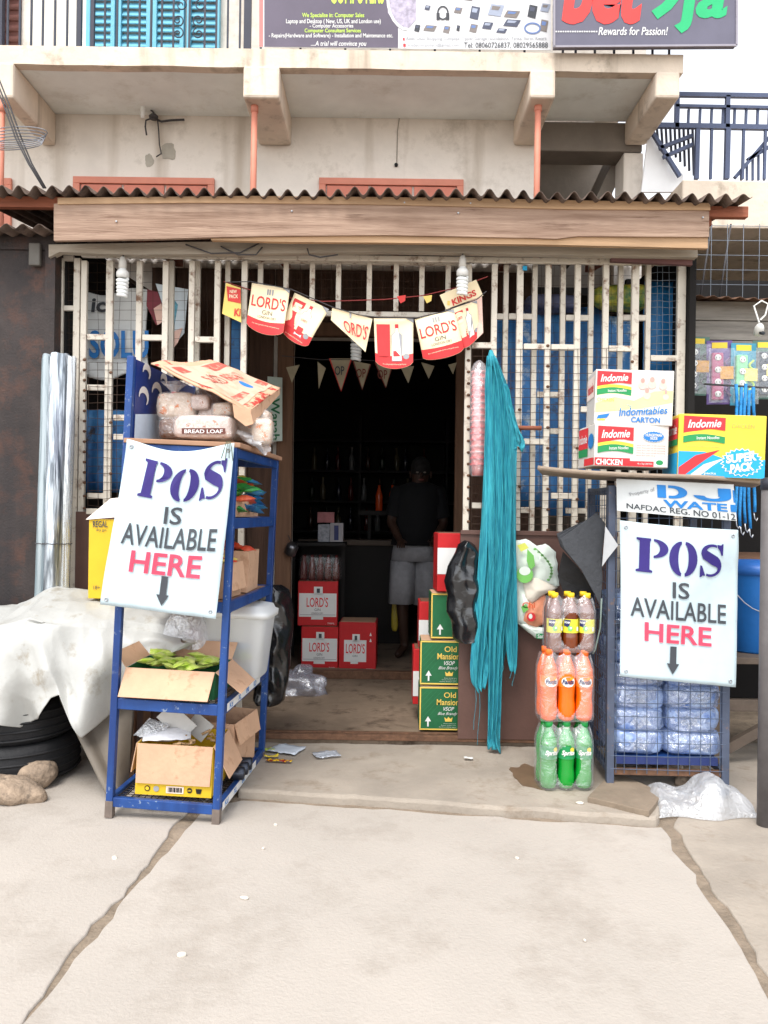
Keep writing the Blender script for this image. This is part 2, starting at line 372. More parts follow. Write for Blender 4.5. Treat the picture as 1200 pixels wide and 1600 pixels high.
slab([(-14, -6.1, 0), (-14, -30, 0), (14, -30, 0), (14, -6.1, 0)], 0.0, 0.05, 'road', concrete2, 0.0, 3)
ap = [gp(372, 1246), gp(450, 1251), gp(600, 1260), gp(760, 1273), gp(900, 1283), gp(1026, 1291), gp(1040, 1262), (1.50, 3.95, 0), (1.60, 4.36, 0), (-0.80, 4.36, 0)]
slab(ap, 0.038, 0.06, 'pavement', concrete2, 0.016, 5, 0.014)
# door sill of the lean-to, its floor, the inner floor
structure(MB().box(-1.78, 1.66, 4.362, 6.0, -0.05, 0.055).build('floor', floorin))
structure(MB().box(-2.6, 2.2, 6.001, 9.6, -0.05, 0.10).build('floor', floorin, bevel=0.005))
# wet patch by the bottles
wetm = mat('damp_concrete', c(112, 92, 72), 0.35, 0.15, 8)
def patch(cx, cy, rx, ry, z, name, m, seed):
    c0 = G(cx, cy, z); pts = []
    for k in range(26):
        t = 2 * math.pi * k / 26; r_ = 1 + 0.5 * noise.noise(Vector((math.cos(t) * 1.6, math.sin(t) * 1.6, seed)))
        pts.append((c0.x + rx * r_ * math.cos(t), c0.y + ry * r_ * math.sin(t), z + 0.004))
    o = MB().prism(pts, (0, 0, -0.003)).build(name, m)
    return structure(o)
patch(826, 1212, 0.085, 0.16, 0.038, 'damp_stain', wetm, 3.1)

# ================================================================ the two-storey building behind the lean-to
WY = 6.0
bld = thing('two_storey_building', 'cream two-storey building with projecting balcony above the shop awning', 'building', (0, WY, 0))
def wb(name, m, x0, x1, y0, y1, z0, z1, bevel=0.0, par=None): return bxo(name, m, par or bld, x0, x1, y0, y1, z0, z1, bevel)
xw = P(838, 240, WY).x; zs = 4.25; FB = 5.31
dL, dR = P(452, 850, WY).x, P(716, 850, WY).x
wb('wall', wallpaint, -4.6, dL, WY, WY + 0.2, 0, 4.6); wb('wall', wallpaint, dR, xw, WY, WY + 0.2, 0, 4.6); wb('wall', wallpaint, dL, dR, WY, WY + 0.2, 2.62, 4.6)
wb('upper_wall', wallpaint, -4.6, 1.92, WY, WY + 0.2, 4.601, 7.3)
wb('side_wall', wallpaint, -4.6, -4.4, WY + 0.2, 10, 0, 7.3); wb('side_wall', wallpaint, 1.72, 1.92, WY + 0.2, 10, 4.6, 7.3)
wb('roof_slab', beamp, -4.9, 2.2, 5.2, 10.2, 7.3, 7.45)
# balcony slab and fascia
wb('balcony_slab', soffit, -4.6, 1.938, FB + 0.02, WY - 0.002, zs, zs + 0.115)
ft = P(530, 77, FB).z; fb = P(530, 107, FB).z
def wavy_fascia():
    mb = MB(); n = 60
    def zb(x): return fb + 0.008 * noise.noise(Vector((x * 3, 0, 2)))
    def fn(u, v):
        x = -4.6 + (1.945 + 4.6) * u
        if v < 0.2: return (x, FB + 0.08, ft)
        if v < 0.5: return (x, FB, ft - 0.004)
        if v < 0.8: return (x, FB, zb(x))
        return (x, FB + 0.08, zb(x) + 0.002)
    mb.grid(lambda u, v: fn(u, v * 0.999), n, 3)
    return mb.build('balcony_edge', beamp, bld, world=True)
wavy_fascia()
for (xa, xb, xc, xd) in ((-3, 22, 0, 75), (380, 437, 0, 0), (828, 868, 0, 0), (1024, 1062, 0, 0)):
    a = P(xa, 130, FB).x; b = P(xb, 130, FB).x; zb = P((xa + xb) / 2, 154, FB).z
    wb('balcony_beam', beamp, a, b, FB - 0.012, WY - 0.003, zb, zs - 0.002, 0.018)
# lintel over the stair bay, column, recess, stair
lz0, lz1 = P(920, 236, WY).z, zs - 0.003
wb('lintel', greywall, xw + 0.002, P(1004, 220, WY).x, WY, WY + 0.25, lz0, lz1, 0.01)
wb('column', wallpaint, P(975, 260, WY).x, P(1006, 260, WY).x, WY + 0.01, WY + 0.24, 0, lz0 - 0.002, 0.01)
wb('recess_wall', greywall, xw, 2.1, 7.5, 7.6, 0, 4.6)
wb('recess_side_wall', greywall, xw - 0.05, xw, WY + 0.2, 7.5, 0, 4.6)
q0, q1 = P(925, 330, 6.7), P(972, 228, 6.7)
MB().beam(q0 + (q0 - q1) * 0.6, q1, 0.9, 0.10, up=(1, 0, 0)).build('stair_flight', greywall, bld, world=True)
for (xa_, xb_) in ((-1.755, dL - 0.13), (dR + 0.08, 1.12)):
    nbd = int((xb_ - xa_) / 0.17)
    for k in range(nbd):
        wb('wall_board', mat('old_brown_boards', c(84, 62, 50), 0.85, 0.3, 4, 0.4, 20, stretch=(5, 5, 0.5)), xa_ + (xb_ - xa_) * k / nbd, xa_ + (xb_ - xa_) * (k + 1) / nbd - 0.005, WY - 0.03 + 0.003 * (k % 2), WY - 0.002, 0.058, 3.1)
wb('wall_board', MATS['old_brown_boards'], dL - 0.125, dR + 0.075, WY - 0.028, WY - 0.002, 2.71, 3.1)
# downpipes
for (px_, yy) in ((3, 155), (398, 155), (841, 153)):
    a = P(px_, yy, FB + 0.1); t = MB().tube([(a.x, FB + 0.1, a.z + 0.02), (a.x - 0.002, FB + 0.1, 3.0)], 0.021, 12).build('downpipe', orange, bld, True, world=True)
    k = parent_matrix(bld).inverted()
    MB().tube([(a.x, FB + 0.1, a.z - 0.09), (a.x, FB + 0.1, a.z - 0.03)], 0.026, 12).build('pipe_collar', orange, t, True, world=True)
# ground-floor windows whose orange frames rise over the awning
for (xa, xb, yy) in ((-60, 20, 280), (116, 336, 279), (499, 724, 281)):
    a, b = P(xa, yy, WY).x, P(xb, yy, WY).x; zt = P((xa + xb) / 2, yy, WY).z
    f_ = MB()
    for (x0, x1, z0, z1) in ((a, b, zt - 0.05, zt), (a, a + 0.05, 3.3, zt - 0.05), (b - 0.05, b, 3.3, zt - 0.05), (a + 0.05, b - 0.05, 3.3, 3.35)): f_.box(x0, x1, WY - 0.03, WY - 0.002, z0, z1)
    fo = f_.build('window_frame', orange, bld, world=True, bevel=0.004)
    n = 3
    for i in range(n):
        x0 = a + 0.05 + (b - a - 0.1) * i / n; x1 = a + 0.05 + (b - a - 0.1) * (i + 1) / n
        MB().box(x0 + 0.008, x1 - 0.008, WY - 0.018, WY - 0.004, 3.355, zt - 0.055).build('window_leaf', mat('salmon_panel', c(196, 118, 98), 0.6, 0.1, 6), fo, world=True, bevel=0.003)
# upper door with blue louvres, brown louvre, dark posts
for (xa, xb) in ((139, 183), (187, 238), (242, 290), (295, 345)):
    a, b = P(xa, 40, WY).x, P(xb, 40, WY).x; f_ = MB()
    for (x0, x1) in ((a, a + 0.028), (b - 0.028, b)): f_.box(x0, x1, WY - 0.06, WY - 0.003, 4.47, 5.75)
    f_.box(a + 0.028, b - 0.028, WY - 0.058, WY - 0.003, 4.47, 4.50)
    fo = f_.build('shutter_frame', blueshutter, bld, world=True)
    proto = None
    for k in range(20):
        z = 4.53 + k * 0.058
        if proto is None:
            proto = MB().prism([(a + 0.03, WY - 0.048, z - 0.024), (a + 0.03, WY - 0.04, z - 0.028), (a + 0.03, WY - 0.008, z + 0.024), (a + 0.03, WY - 0.016, z + 0.028)], (b - a - 0.06, 0, 0)).build('slat', blueshutter, fo, world=True); base = z
        else:
            s2 = proto.copy(); COL.objects.link(s2); s2.parent = fo; s2.location.z = z - base
a, b = P(8, 40, WY).x, P(34, 40, WY).x
fo = bxo('brown_shutter', mat('maroon_metal', c(112, 70, 62), 0.6, 0.1, 8), bld, a - 0.3, b, WY - 0.02, WY - 0.003, 4.45, 5.8)
for k in range(16):
    z = 4.47 + k * 0.08; MB().tube([(a - 0.3, WY - 0.024, z), (b, WY - 0.024, z)], 0.022, 8).build('rib', MATS['maroon_metal'], fo, True, world=True)
bxo('post', railpaint, bld, P(-10, 40, 5.9).x, P(8, 40, 5.9).x, 5.85, 5.9, 4.37, 5.9)
# balcony railing with scrolls
rl = thing('balcony_railing', 'dark iron balcony railing with scrolls before the blue shutters', 'railing', (-1.6, 5.42, 4.365))
RY = 5.42
pxs = [12, 31, 49, 67, 86, 105, 164, 183, 200, 218, 236, 253, 271, 296, 320, 338, 356, 375]
for x in pxs:
    q = P(x, 40, RY); bxo('bar', railpaint, rl, q.x - 0.006, q.x + 0.006, RY - 0.006, RY + 0.006, 4.39, 5.35)
for x, w_ in ((124, 0.016), (145, 0.012), (387, 0.024)):
    q = P(x, 40, RY); bxo('post', railpaint, rl, q.x - w_, q.x + w_, RY - 0.014, RY + 0.014, 4.367, 5.40)
for x in (408, 470, 540, 610, 680, 750, 820, 880, 900, 930, 960, 990, 1020, 1046):
    q = P(x, 40, RY); bxo('bar', railpaint, rl, q.x - 0.007, q.x + 0.007, RY - 0.006, RY + 0.006, 4.39, 5.35)
q0, q1 = P(-20, 70, RY).x, 1.90
bxo('bottom_rail', railpaint, rl, q0, q1, RY - 0.01, RY + 0.01, 4.375, 4.395); bxo('top_rail', railpaint, rl, q0, q1, RY - 0.015, RY + 0.015, 5.35, 5.39)
for (cx, cy, sg, fl) in ((278, 32, 1, 1), (283, 8, 1, -1), (310, 32, -1, 1), (314, 8, -1, -1), (278, 52, 1, -1), (310, 52, -1, -1)):
    pts = []
    for k in range(22):
        t = k / 21; r_ = 0.040 * (1 - 0.75 * t); a_ = -1.2 + t * 7.5
        q = P(cx, cy, RY); pts.append((q.x + sg * r_ * math.cos(a_), RY, q.z + fl * r_ * math.sin(a_)))
    MB().tube(pts, 0.0045, 6).build('scroll', railpaint, rl, True, world=True)

# banners on the balcony
lt = mat('banner_dark', c(88, 80, 96), 0.5, 0.12, 3)
bn = thing('computer_banner', 'wide printed computer shop banner on the balcony railing', 'banner', P(633, 74, 5.36))
BYY = 5.36
d = Decal(pxmap(BYY))
MB().prism([P(405, -210, BYY), P(862, -210, BYY), P(861, 78, BYY), P(405, 73, BYY)], (0, 0.006, 0)).build('sheet', mat('banner_white', c(214, 214, 216), 0.45, 0.02), bn, world=True)
frm = mat('salmon_edge', c(222, 120, 116), 0.5, 0.05)
d.rect(405, -208, 411, 72.5, frm); d.poly([(413, -208), (622, -208), (622, 74.5), (413, 73)], lt)
# white ring and its pictures
d.line([(622 + 36 * math.cos(t / 12 * math.pi + 1.57) * 0.9 + 16, -4 + 50 * math.sin(t / 12 * math.pi + 1.57)) for t in range(13)], 4, white, 3)
d.poly([(606, -150), (650, -150), (650, 30), (638, 44), (620, 40), (606, 20)], mat('pic_lilac', c(168, 160, 178), 0.5, 0.3, 30), 2)
lime = mat('lime_print', c(196, 226, 88), 0.5, 0.05)
d.text('COMPUTERS', (516, -34, 600, 6), lime, 3, 0.02)
d.text('We Specialise in: Computer Sales', (472, 20, 569, 29), lime, 3, 0.012)
d.text('Laptop and Desktop ( New, US, UK and London use)', (447, 29.5, 595, 38.5), white, 3, 0.012)
d.text('- Computer Accessories', (484, 37, 552, 45), white, 3, 0.012)
d.text('Computer Consultant Services', (476, 44.5, 564, 52.5), lime, 3, 0.012)
d.text('- Repairs(Hardware and Software) - Installation and Maintenance etc.', (420, 52, 614, 60.5), white, 3, 0.012)
d.text('....A trial will convince you', (486, 64, 572, 74), white, 3, 0.008, 0.02)
d.text('Abibi Oluo Shopping Complex, Tipper Garage roundabout, Tanke, Ilorin, Kwara', (634, 57, 854, 64), greyp, 3, 0.01)
d.text('tradecomputers@gmail.com', (637, 67, 718, 74), greyp, 3, 0.01)
d.text('Tel: 08060726837, 08029565888', (725, 66, 856, 76), charcoal, 3, 0.01)
d.rect(630, 68, 634, 73, redp, 3); d.ell(631, 61, 1.6, 2.4, redp, 3)
gadg = [mat('gadget_%d' % i, c(*cc), 0.4, 0.1) for i, cc in enumerate(((70, 74, 92), (120, 112, 108), (52, 54, 60), (150, 158, 176), (96, 120, 170)))]
rg = random.Random(4)
def ring(cx, cy, rx, ry, w_, m): d.line([(cx + rx * math.cos(t / 10 * math.pi), cy + ry * math.sin(t / 10 * math.pi)) for t in range(21)], w_, m, 3)
ring(692, 20, 8, 10, 2.4, gadg[2]); d.rect(682, 20, 687, 31, gadg[2], 4); d.rect(697, 20, 702, 31, gadg[2], 4)
ring(832, 44, 12, 8, 2.4, gadg[4])
for (x, y, w_, h_, s_) in ((742, 20, 17, 22, 0), (775, 16, 26, 20, 3), (762, 40, 18, 12, 0), (740, 44, 14, 14, 1), (800, 22, 26, 12, 1), (800, 36, 28, 12, 0), (832, 18, 16, 22, 2), (852, 12, 16, 14, 3), (850, 40, 14, 20, 1), (672, 44, 22, 10, 1), (652, 44, 10, 12, 2), (698, 46, 12, 12, 1), (716, 44, 6, 10, 2), (716, 16, 14, 10, 1), (668, 12, 10, 8, 0), (784, 48, 18, 8, 0), (732, -6, 20, 14, 1), (772, -10, 24, 16, 4), (815, -8, 20, 14, 0), (700, -10, 18, 12, 3)):
    k = w_ * 0.22
    d.poly([(x - w_ / 2 + k, y - h_ / 2), (x + w_ / 2, y - h_ / 2 + h_ * 0.12), (x + w_ / 2 - k, y + h_ / 2), (x - w_ / 2, y + h_ / 2 - h_ * 0.15)], gadg[s_], 2)
    d.poly([(x - w_ / 2 + k * 1.3, y - h_ / 2 + h_ * .14), (x + w_ / 2 - k, y - h_ / 2 + h_ * 0.22), (x + w_ / 2 - k * 1.6, y), (x - w_ / 2 + k, y - h_ * 0.05)], gadg[(s_ + 3) % 5], 3)
d.build('print', bn, True)

bb = thing('betting_signboard', 'dark signboard with red and green lettering at the balcony corner', 'signboard', P(1008, 72, 5.22))
BY2 = 5.22
MB().prism([P(866, -130, BY2), P(1152, -130, BY2), P(1151, 70, BY2), P(866, 72, BY2)], (0, 0.05, 0)).build('board', mat('board_slate', c(98, 96, 112), 0.4, 0.08, 4), bb, world=True)
mb = MB()
for a_, b_ in (((866, -130), (866, 74)), ((866, 73), (1151, 71)), ((1151, 71), (1152, -130))):
    mb.beam(P(a_[0], a_[1], BY2 - 0.004), P(b_[0], b_[1], BY2 - 0.004), 0.012, 0.012)
mb.build('frame', mat('grey_trim', c(150, 146, 156), 0.5, 0.05), bb, world=True)
d = Decal(pxmap(BY2))
d.text('bet', (884, -72, 1006, 38), mat('sign_red', c(226, 62, 58), 0.4, 0.05), 2, 0.045, 0.12)
sg_ = mat('sign_green', c(36, 176, 112), 0.4, 0.05)
d.text('9ja', (1012, -50, 1138, 52), sg_, 2, 0.035, 0.12)
d.text('Rewards for Passion!', (936, 42, 1043, 55), white, 2, 0.01, 0.02)
for k in range(18): d.rect(868 + k * 3.7, 48.2, 870.4 + k * 3.7, 50.4, white, 2)
d.build('lettering', bb, True)
# dark gap under the board: railing plinth
# ---------------------------------------------------------------- wires, lampholder, stains on the wall
wl = thing('wall_lampholder', 'broken lampholder with loose black wires under the balcony', 'lampholder', P(240, 185, 5.95))
mb = MB()
def pxpath(pts, Y): return [P(x, y, Y) for (x, y) in pts]
mb.tube(pxpath([(223, 155), (228, 163), (236, 172), (240, 176), (239, 184), (228, 188), (227, 198), (229, 211)], 5.92), 0.006, 6)
mb.tube(pxpath([(238, 184), (246, 186), (248, 205), (249, 225), (252, 240), (244, 245)], 5.95), 0.005, 6)
mb.tube(pxpath([(240, 184), (252, 190), (266, 188), (288, 187)], 5.96), 0.008, 6)
mb.build('wires', cable, wl, True, world=True)
MB().lathe([(0.014, 0), (0.018, 0.03), (0.018, 0.09), (0.012, 0.11)], 10, P(223, 184, 5.88)).build('bulb', cfl, wl, True, world=True)
MB().lathe([(0.03, 0), (0.035, 0.02), (0.02, 0.035)], 12, P(240, 186, 5.94)).build('junction', cable, wl, True, world=True)
st = mat('bare_plaster_patch', c(170, 164, 152), 0.95, 0.12, 8, 0.4, 30)
def wallpatch(cx, cy, rx, ry, seed):
    pts = []
    for k in range(22):
        t = 2 * math.pi * k / 22; r_ = 1 + 0.5 * noise.noise(Vector((math.cos(t) * 1.8, math.sin(t) * 1.8, seed)))
        pts.append(P(cx + rx * r_ * math.cos(t), cy + ry * r_ * math.sin(t), WY - 0.004))
    MB().prism(pts, (0, 0.003, 0)).build('plaster_patch', st, bld, world=True)
wallpatch(263, 236, 12, 13, 1); wallpatch(233, 250, 7, 10, 5)
cn = MB().tube(pxpath([(624, 185), (621, 205), (620, 256)], WY - 0.006), 0.003, 6).build('conduit', mat('dull_conduit', c(150, 142, 130), 0.8), bld, True, world=True)
MB().lathe([(0.012, -0.01), (0.014, 0.01)], 10, P(619, 258, WY - 0.008), Matrix.Rotation(R(90), 3, 'X').to_4x4()).build('conduit_end', rubber, cn, True, world=True)
# cables on the left
cb = thing('overhead_cable', 'dark twisted cables sagging down to the awning at upper left', 'cable', P(68, 294, 4.9))
for k, off in enumerate((0, 4, 9)):
    MB().tube(pxpath([(-12 + off, 120), (8 + off, 170), (24 + off, 215), (44 + off * 0.6, 255), (68 + off * 0.4, 294)], 4.9 + 0.05 * k), 0.005, 6).build('strand', cable, cb, True, world=True)
cb = MB()
for k in range(5):
    pts = []
    for j in range(25):
        t = 2 * math.pi * j / 24; pts.append(P(22 + (52 - 2 * k) * math.cos(t), 220 + (12 - k) * math.sin(t) + 4 * k - 10 - 0.06 * 40 * math.cos(t), 5.0 + 0.03 * math.sin(t * 2 + k)))
    cb.tube(pts, 0.0035, 5, False)
tag(cb.build('cable_coil', mat('pale_cable', c(132, 134, 140), 0.6), None, True), 'loose coil of thin grey wire hanging at upper left', 'wire coil')

# ================================================================ the awning
AY = 4.08
aw = thing('awning', 'corrugated sheet awning with weathered fascia plank over the shop front', 'awning', (0, 4.6, 2.7))
x0a, x1a = P(-60, 300, AY).x, P(1172, 310, AY).x
zf = P(600, 304, AY).z
nsh = 6; per = 0.0855
tot = x1a - x0a
for i in range(nsh):
    xs = x0a + tot * i / nsh - (0.05 if i else 0); xe = x0a + tot * (i + 1) / nsh
    jy = random.uniform(-0.03, 0.02); jz = random.uniform(-0.004, 0.01); n = int((xe - xs) / per * 14)
    def fn(u, v, xs=xs, xe=xe, jy=jy, jz=jz, i=i):
        x = xs + (xe - xs) * u; y = AY + jy + (WY - 0.02 - AY - jy) * v
        zz = zf + jz + (y - AY) * 0.14 + (0.021 + 0.006 * noise.noise(Vector((x * 4, 0, 7)))) * math.cos(2 * math.pi * x / per) + i % 2 * 0.004 + 0.006 * noise.noise(Vector((x * 3, y, 1))) - 0.012 * max(0, 0.12 - v) * math.sin(x * 9)
        if i == nsh - 1 and u > 0.93: zz += (u - 0.93) * 0.35 * (1 - v)
        return (x, y, zz)
    MB().grid(fn, n, 8).build('roof_sheet', roofmat, aw, True, solid=0.003, world=True)
# rafters and the timber just under the sheets
xl, xr = P(84, 345, 4.14).x, P(1106, 350, 4.14).x
bxo('edge_timber', woodr, aw, P(-60, 310, 4.2).x, P(1166, 320, 4.2).x, 4.172, 4.215, P(600, 331, 4.17).z, P(600, 314, 4.17).z, 0.003)
def plank(name, m, y0, pts_top, pts_bot, th):
    """plank with uneven edges: lists of (px,py)"""
    n = 60; mb = MB()
    def ip(pts, x):
        for (a, b) in zip(pts, pts[1:]):
            if a[0] <= x <= b[0]: return a[1] + (b[1] - a[1]) * (x - a[0]) / (b[0] - a[0])
        return pts[-1][1]
    X0, X1 = pts_top[0][0], pts_top[-1][0]; top = []; bot = []
    for k in range(n + 1):
        x = X0 + (X1 - X0) * k / n; top.append(P(x, ip(pts_top, x), y0)); bot.append(P(x, ip(pts_bot, x), y0))
    mb.prism(top + bot[::-1], (0, th, 0))
    # strips instead of one ngon
    mb = MB(); N = n + 1
    vv = top + bot + [p + Vector((0, th, 0)) for p in top] + [p + Vector((0, th, 0)) for p in bot]; ff = []
    for k in range(n):
        ff += [(k, k + 1, N + k + 1, N + k), (2 * N + k, 3 * N + k, 3 * N + k + 1, 2 * N + k + 1), (k, 2 * N + k, 2 * N + k + 1, k + 1), (N + k, N + k + 1, 3 * N + k + 1, 3 * N + k)]
    ff += [(0, N, 3 * N, 2 * N), (n, 2 * N + n, 3 * N + n, N + n)]
    mb.add(vv, ff); return mb.build(name, m, aw, world=True)
plank('fascia_plank', woodg, 4.13, [(84, 318), (300, 316), (560, 318), (700, 319), (900, 325), (1108, 326)], [(82, 376), (250, 373), (400, 369), (600, 367), (850, 372), (862, 374), (900, 369), (1105, 370)], 0.025)
plank('upper_batten', woodl, 4.122, [(90, 309), (400, 306), (700, 309), (1110, 317)], [(90, 319), (300, 316.5), (560, 319), (700, 322), (900, 327), (1110, 328)], 0.03)
plank('lower_batten', woodl, 4.145, [(330, 372), (600, 364), (850, 368), (1106, 366)], [(330, 375), (450, 378), (600, 379), (850, 382), (1104, 388)], 0.03)
for (x, y) in ((456, 330), (182, 346), (716, 333), (1098, 340), (632, 317), (735, 318)):
    MB().lathe([(0.006, 0), (0.004, 0.006)], 8, P(x, y, 4.128), Matrix.Rotation(R(90), 3, 'X').to_4x4()).build('nail', steelc, aw, world=True)
# soffit timbers between plank and gate, with brackets
plank('soffit_beam', soffitcloth, 4.26, [(76, 382), (300, 378), (600, 376), (900, 380), (1090, 384)], [(80, 393), (200, 398), (420, 396), (600, 393), (820, 397), (1080, 402)], 0.05)
plank('brown_lath', mat('maroon_lath', c(96, 64, 62), 0.7, 0.15), 4.30, [(955, 397), (1082, 400)], [(955, 408), (1082, 414)], 0.03)
for x in (-1.55, -0.75, 0.05, 0.85, 1.5):
    MB().beam((x, 4.225, zf - 0.04), (x, WY - 0.03, zf - 0.05 + 0.14 * (WY - 4.1)), 0.05, 0.05).build('rafter', woodr, aw, world=True)
bxo('end_bracket', woodr, aw, P(1100, 330, 4.22).x, P(1112, 330, 4.22).x, 4.216, 4.5, P(1100, 352, 4.22).z, P(1100, 330, 4.22).z)
sp = thing('loose_wiring', 'loose dark wiring looped under the awning plank', 'wiring', P(400, 398, 4.24))
for pts in ([(345, 385), (372, 398), (400, 398), (410, 386)], [(290, 382), (330, 396), (375, 395), (405, 380)], [(480, 388), (483, 398), (500, 402), (528, 398)]):
    MB().tube(pxpath(pts, 4.24), 0.004, 6).build('wire', cable, sp, True, world=True)
# ================================================================ the steel grilles of the shop front
GF, GB = 4.385, 4.455
def vbar(par, px_, y0, y1, Y, w_px=9, th=0.028, m=cream, yref=None):
    q = P(px_, yref or (y0 + y1) / 2, Y); hw = w_px * Y / F / 2
    za, zb_ = P(px_, y1, Y).z, P(px_, y0, Y).z
    return bxo('bar', m, par, q.x - hw, q.x + hw, Y - th / 2, Y + th / 2, max(za, 0.06), zb_, 0.003)
def hbar(par, xa, xb, y, Y, h_px=9, th=0.024, name='cross_bar', m=cream):
    a, b = P(xa, y, Y), P(xb, y, Y); hh = h_px * Y / F / 2; z = (a.z + b.z) / 2
    return bxo(name, m, par, a.x, b.x, Y - th / 2, Y + th / 2, z - hh, z + hh, 0.003)
def studs(par, px_, ys, Y):
    for y in ys:
        q = P(px_, y, Y - 0.016)
        MB().blob(q, 0.010, 0.006, 0.008, 1.0, 8, 5).build('rust_knob', rust, par, True, world=True)
def wiremesh(name, par, xa, xb, ya, yb, Y, sx=15, sy=12.5, m=wire, rr=0.0011, jit=1.5, world=True):
    mb = MB(); rnd = random.Random(int(xa * 7 + ya)); x = xa
    while x <= xb:
        j = [rnd.uniform(-jit, jit) for _ in range(4)]
        mb.tube([P(x + j[i], ya + (yb - ya) * i / 3, Y) for i in range(4)], rr, 4, False); x += sx
    y = ya
    while y <= yb:
        j = [rnd.uniform(-jit, jit) for _ in range(4)]
        mb.tube([P(xa + (xb - xa) * i / 3, y + j[i], Y + 0.002) for i in range(4)], rr, 4, False); y += sy
    return stuff(mb.build(name, m, par, world=world))

gl = thing('steel_grille', 'cream steel bar grille left of the doorway behind the blue rack', 'grille', P(240, 1150, GF) * 1.0)
gl.location.z = 0.056
for x, w_ in ((132, 9), (172, 11), (218, 9), (259, 9), (300, 9), (340, 9), (382, 9)): vbar(gl, x, 408, 1146, GF, w_, yref=470)
hbar(gl, 128, 1002, 404, GF, 9, name='top_rail')
for (a, b, y) in ((137, 166, 527), (223, 254, 528), (305, 335, 531), (137, 166, 606), (178, 213, 653), (264, 295, 618), (137, 166, 775), (178, 213, 683), (137, 166, 880), (264, 295, 800)): hbar(gl, a, b, y, GF)
studs(gl, 132, range(562, 760, 16), GF); studs(gl, 173, (582, 660, 740), GF); studs(gl, 132, range(775, 940, 19), GF)
for x in (268, 309, 356): vbar(gl, x, 408, 1146, GB, 8, yref=470)
hbar(gl, 268, 356, 600, GB)
wiremesh('wire_mesh', gl, 138, 214, 566, 940, GF - 0.022, rr=0.0013)
wiremesh('wire_mesh', gl, 136, 388, 410, 560, GB + 0.045, 17, 15, rr=0.0009)
po = thing('side_post_grille', 'narrow cream post frame with wire at the far left of the shop front', 'grille', P(107, 1150, GF)); po.location.z = 0.0
for x, w_ in ((96, 8), (121, 10)): vbar(po, x, 404, 1176, GF + 0.01, w_, yref=460)
for y in (404, 482, 620, 780): hbar(po, 100, 116, y, GF + 0.012, 8)
wiremesh('wire_mesh', po, 100, 117, 410, 1000, GF + 0.03, 8, 10)
MB().tube([P(80, 500, GF - 0.03), P(82, 560, GF - 0.03)], 0.012, 8).build('hinge_pin', mat('off_white_scrap', c(205, 202, 190), 0.6), po, True, world=True)

gt = thing('transom_grille', 'row of short cream bars above the open doorway', 'grille', P(560, 490, GB))
for x in (407, 447, 488, 529, 577, 619, 659, 700): vbar(gt, x, 410, 487, GB, 8)
hbar(gt, 386, 728, 491, GB, 8)
wiremesh('wire_mesh', gt, 390, 726, 412, 486, GB + 0.04, 16, 13, rr=0.0009)
bxo('top_rail', cream, gt, P(386, 408, GB).x, P(728, 408, GB).x, GB - 0.012, GB + 0.012, P(560, 413, GB).z, P(560, 406, GB).z)

gr = thing('steel_grille', 'cream steel sliding grille right of the doorway behind the teal net', 'grille', P(865, 1150, GF)); gr.location.z = 0.056
for x, w_ in ((732, 9), (772, 9), (812, 10), (856, 9), (902, 9), (946, 9), (992, 11)): vbar(gr, x, 414, 1150, GF, w_, yref=480)
for (a, b, y) in ((737, 768, 540), (818, 852, 542), (861, 897, 543), (951, 986, 545), (737, 768, 640), (818, 852, 690), (861, 897, 775), (951, 986, 690), (737, 768, 790), (907, 941, 640)): hbar(gr, a, b, y, GF)
studs(gr, 856, range(540, 830, 32), GF); studs(gr, 732, range(545, 830, 18), GF); studs(gr, 812, (640, 700, 760), GF); studs(gr, 902, (700, 740, 780, 815), GF); studs(gr, 988, (565, 640), GF)
gb = thing('fixed_grille', 'rear layer of cream bars right of the doorway before blue sheets', 'grille', P(920, 1150, GB)); gb.location.z = 0.056
for x in (790, 835, 879, 923, 969, 1012): vbar(gb, x, 414, 1150, GB, 8, yref=480)
vbar(gb, 1064, 402, 1150, GB, 13, yref=480)
hbar(gb, 770, 1064, 409, GB + 0.03, 8, name='top_rail')
for (a, b, y) in ((775, 786, 495), (795, 831, 495), (884, 919, 497), (973, 1008, 497), (839, 875, 617), (857, 875, 674), (795, 831, 797), (884, 919, 798), (927, 965, 640), (1016, 1058, 560)): hbar(gb, a, b, y, GB)
wiremesh('wire_mesh', gb, 738, 965, 545, 830, GF - 0.022, rr=0.0013)
wiremesh('wire_mesh', gb, 1016, 1060, 415, 800, GB + 0.035, 10, 11, rr=0.0014, m=mat('pale_wire', c(120, 130, 140), 0.6, 0.1))
wiremesh('wire_mesh', gb, 775, 1012, 415, 540, GB + 0.05, 18, 15, rr=0.0009)
for i, (a, b) in enumerate(((784, 846),)):
    MB().tube([P(a, 668, GF - 0.03), P(b, 669, GF - 0.03)], 0.012, 8).build('wooden_bar', woodr, gr, True, world=True)
MB().box(-0.012, 0.012, -0.002, 0.002, -0.012, 0.012).build('sticker', cyanp, gr).location = parent_matrix(gr).inverted() @ P(820, 419, GF - 0.024)
# rusty bottom rail of the sliding gates
rail = thing('gate_track', 'rusty double steel track along the shop threshold', 'gate track', (0, 4.36, 0.05))
for (ya, y0, y1) in ((1141, 4.395, 4.425), (1158, 4.335, 4.375)):
    a, b = P(366, ya, y0).x, P(838, ya + 8, y0).x; MB().beam((a, (y0 + y1) / 2, 0.075), (b, (y0 + y1) / 2, 0.072), 0.03, 0.03).build('rail', rust, rail, world=True, bevel=0.003)
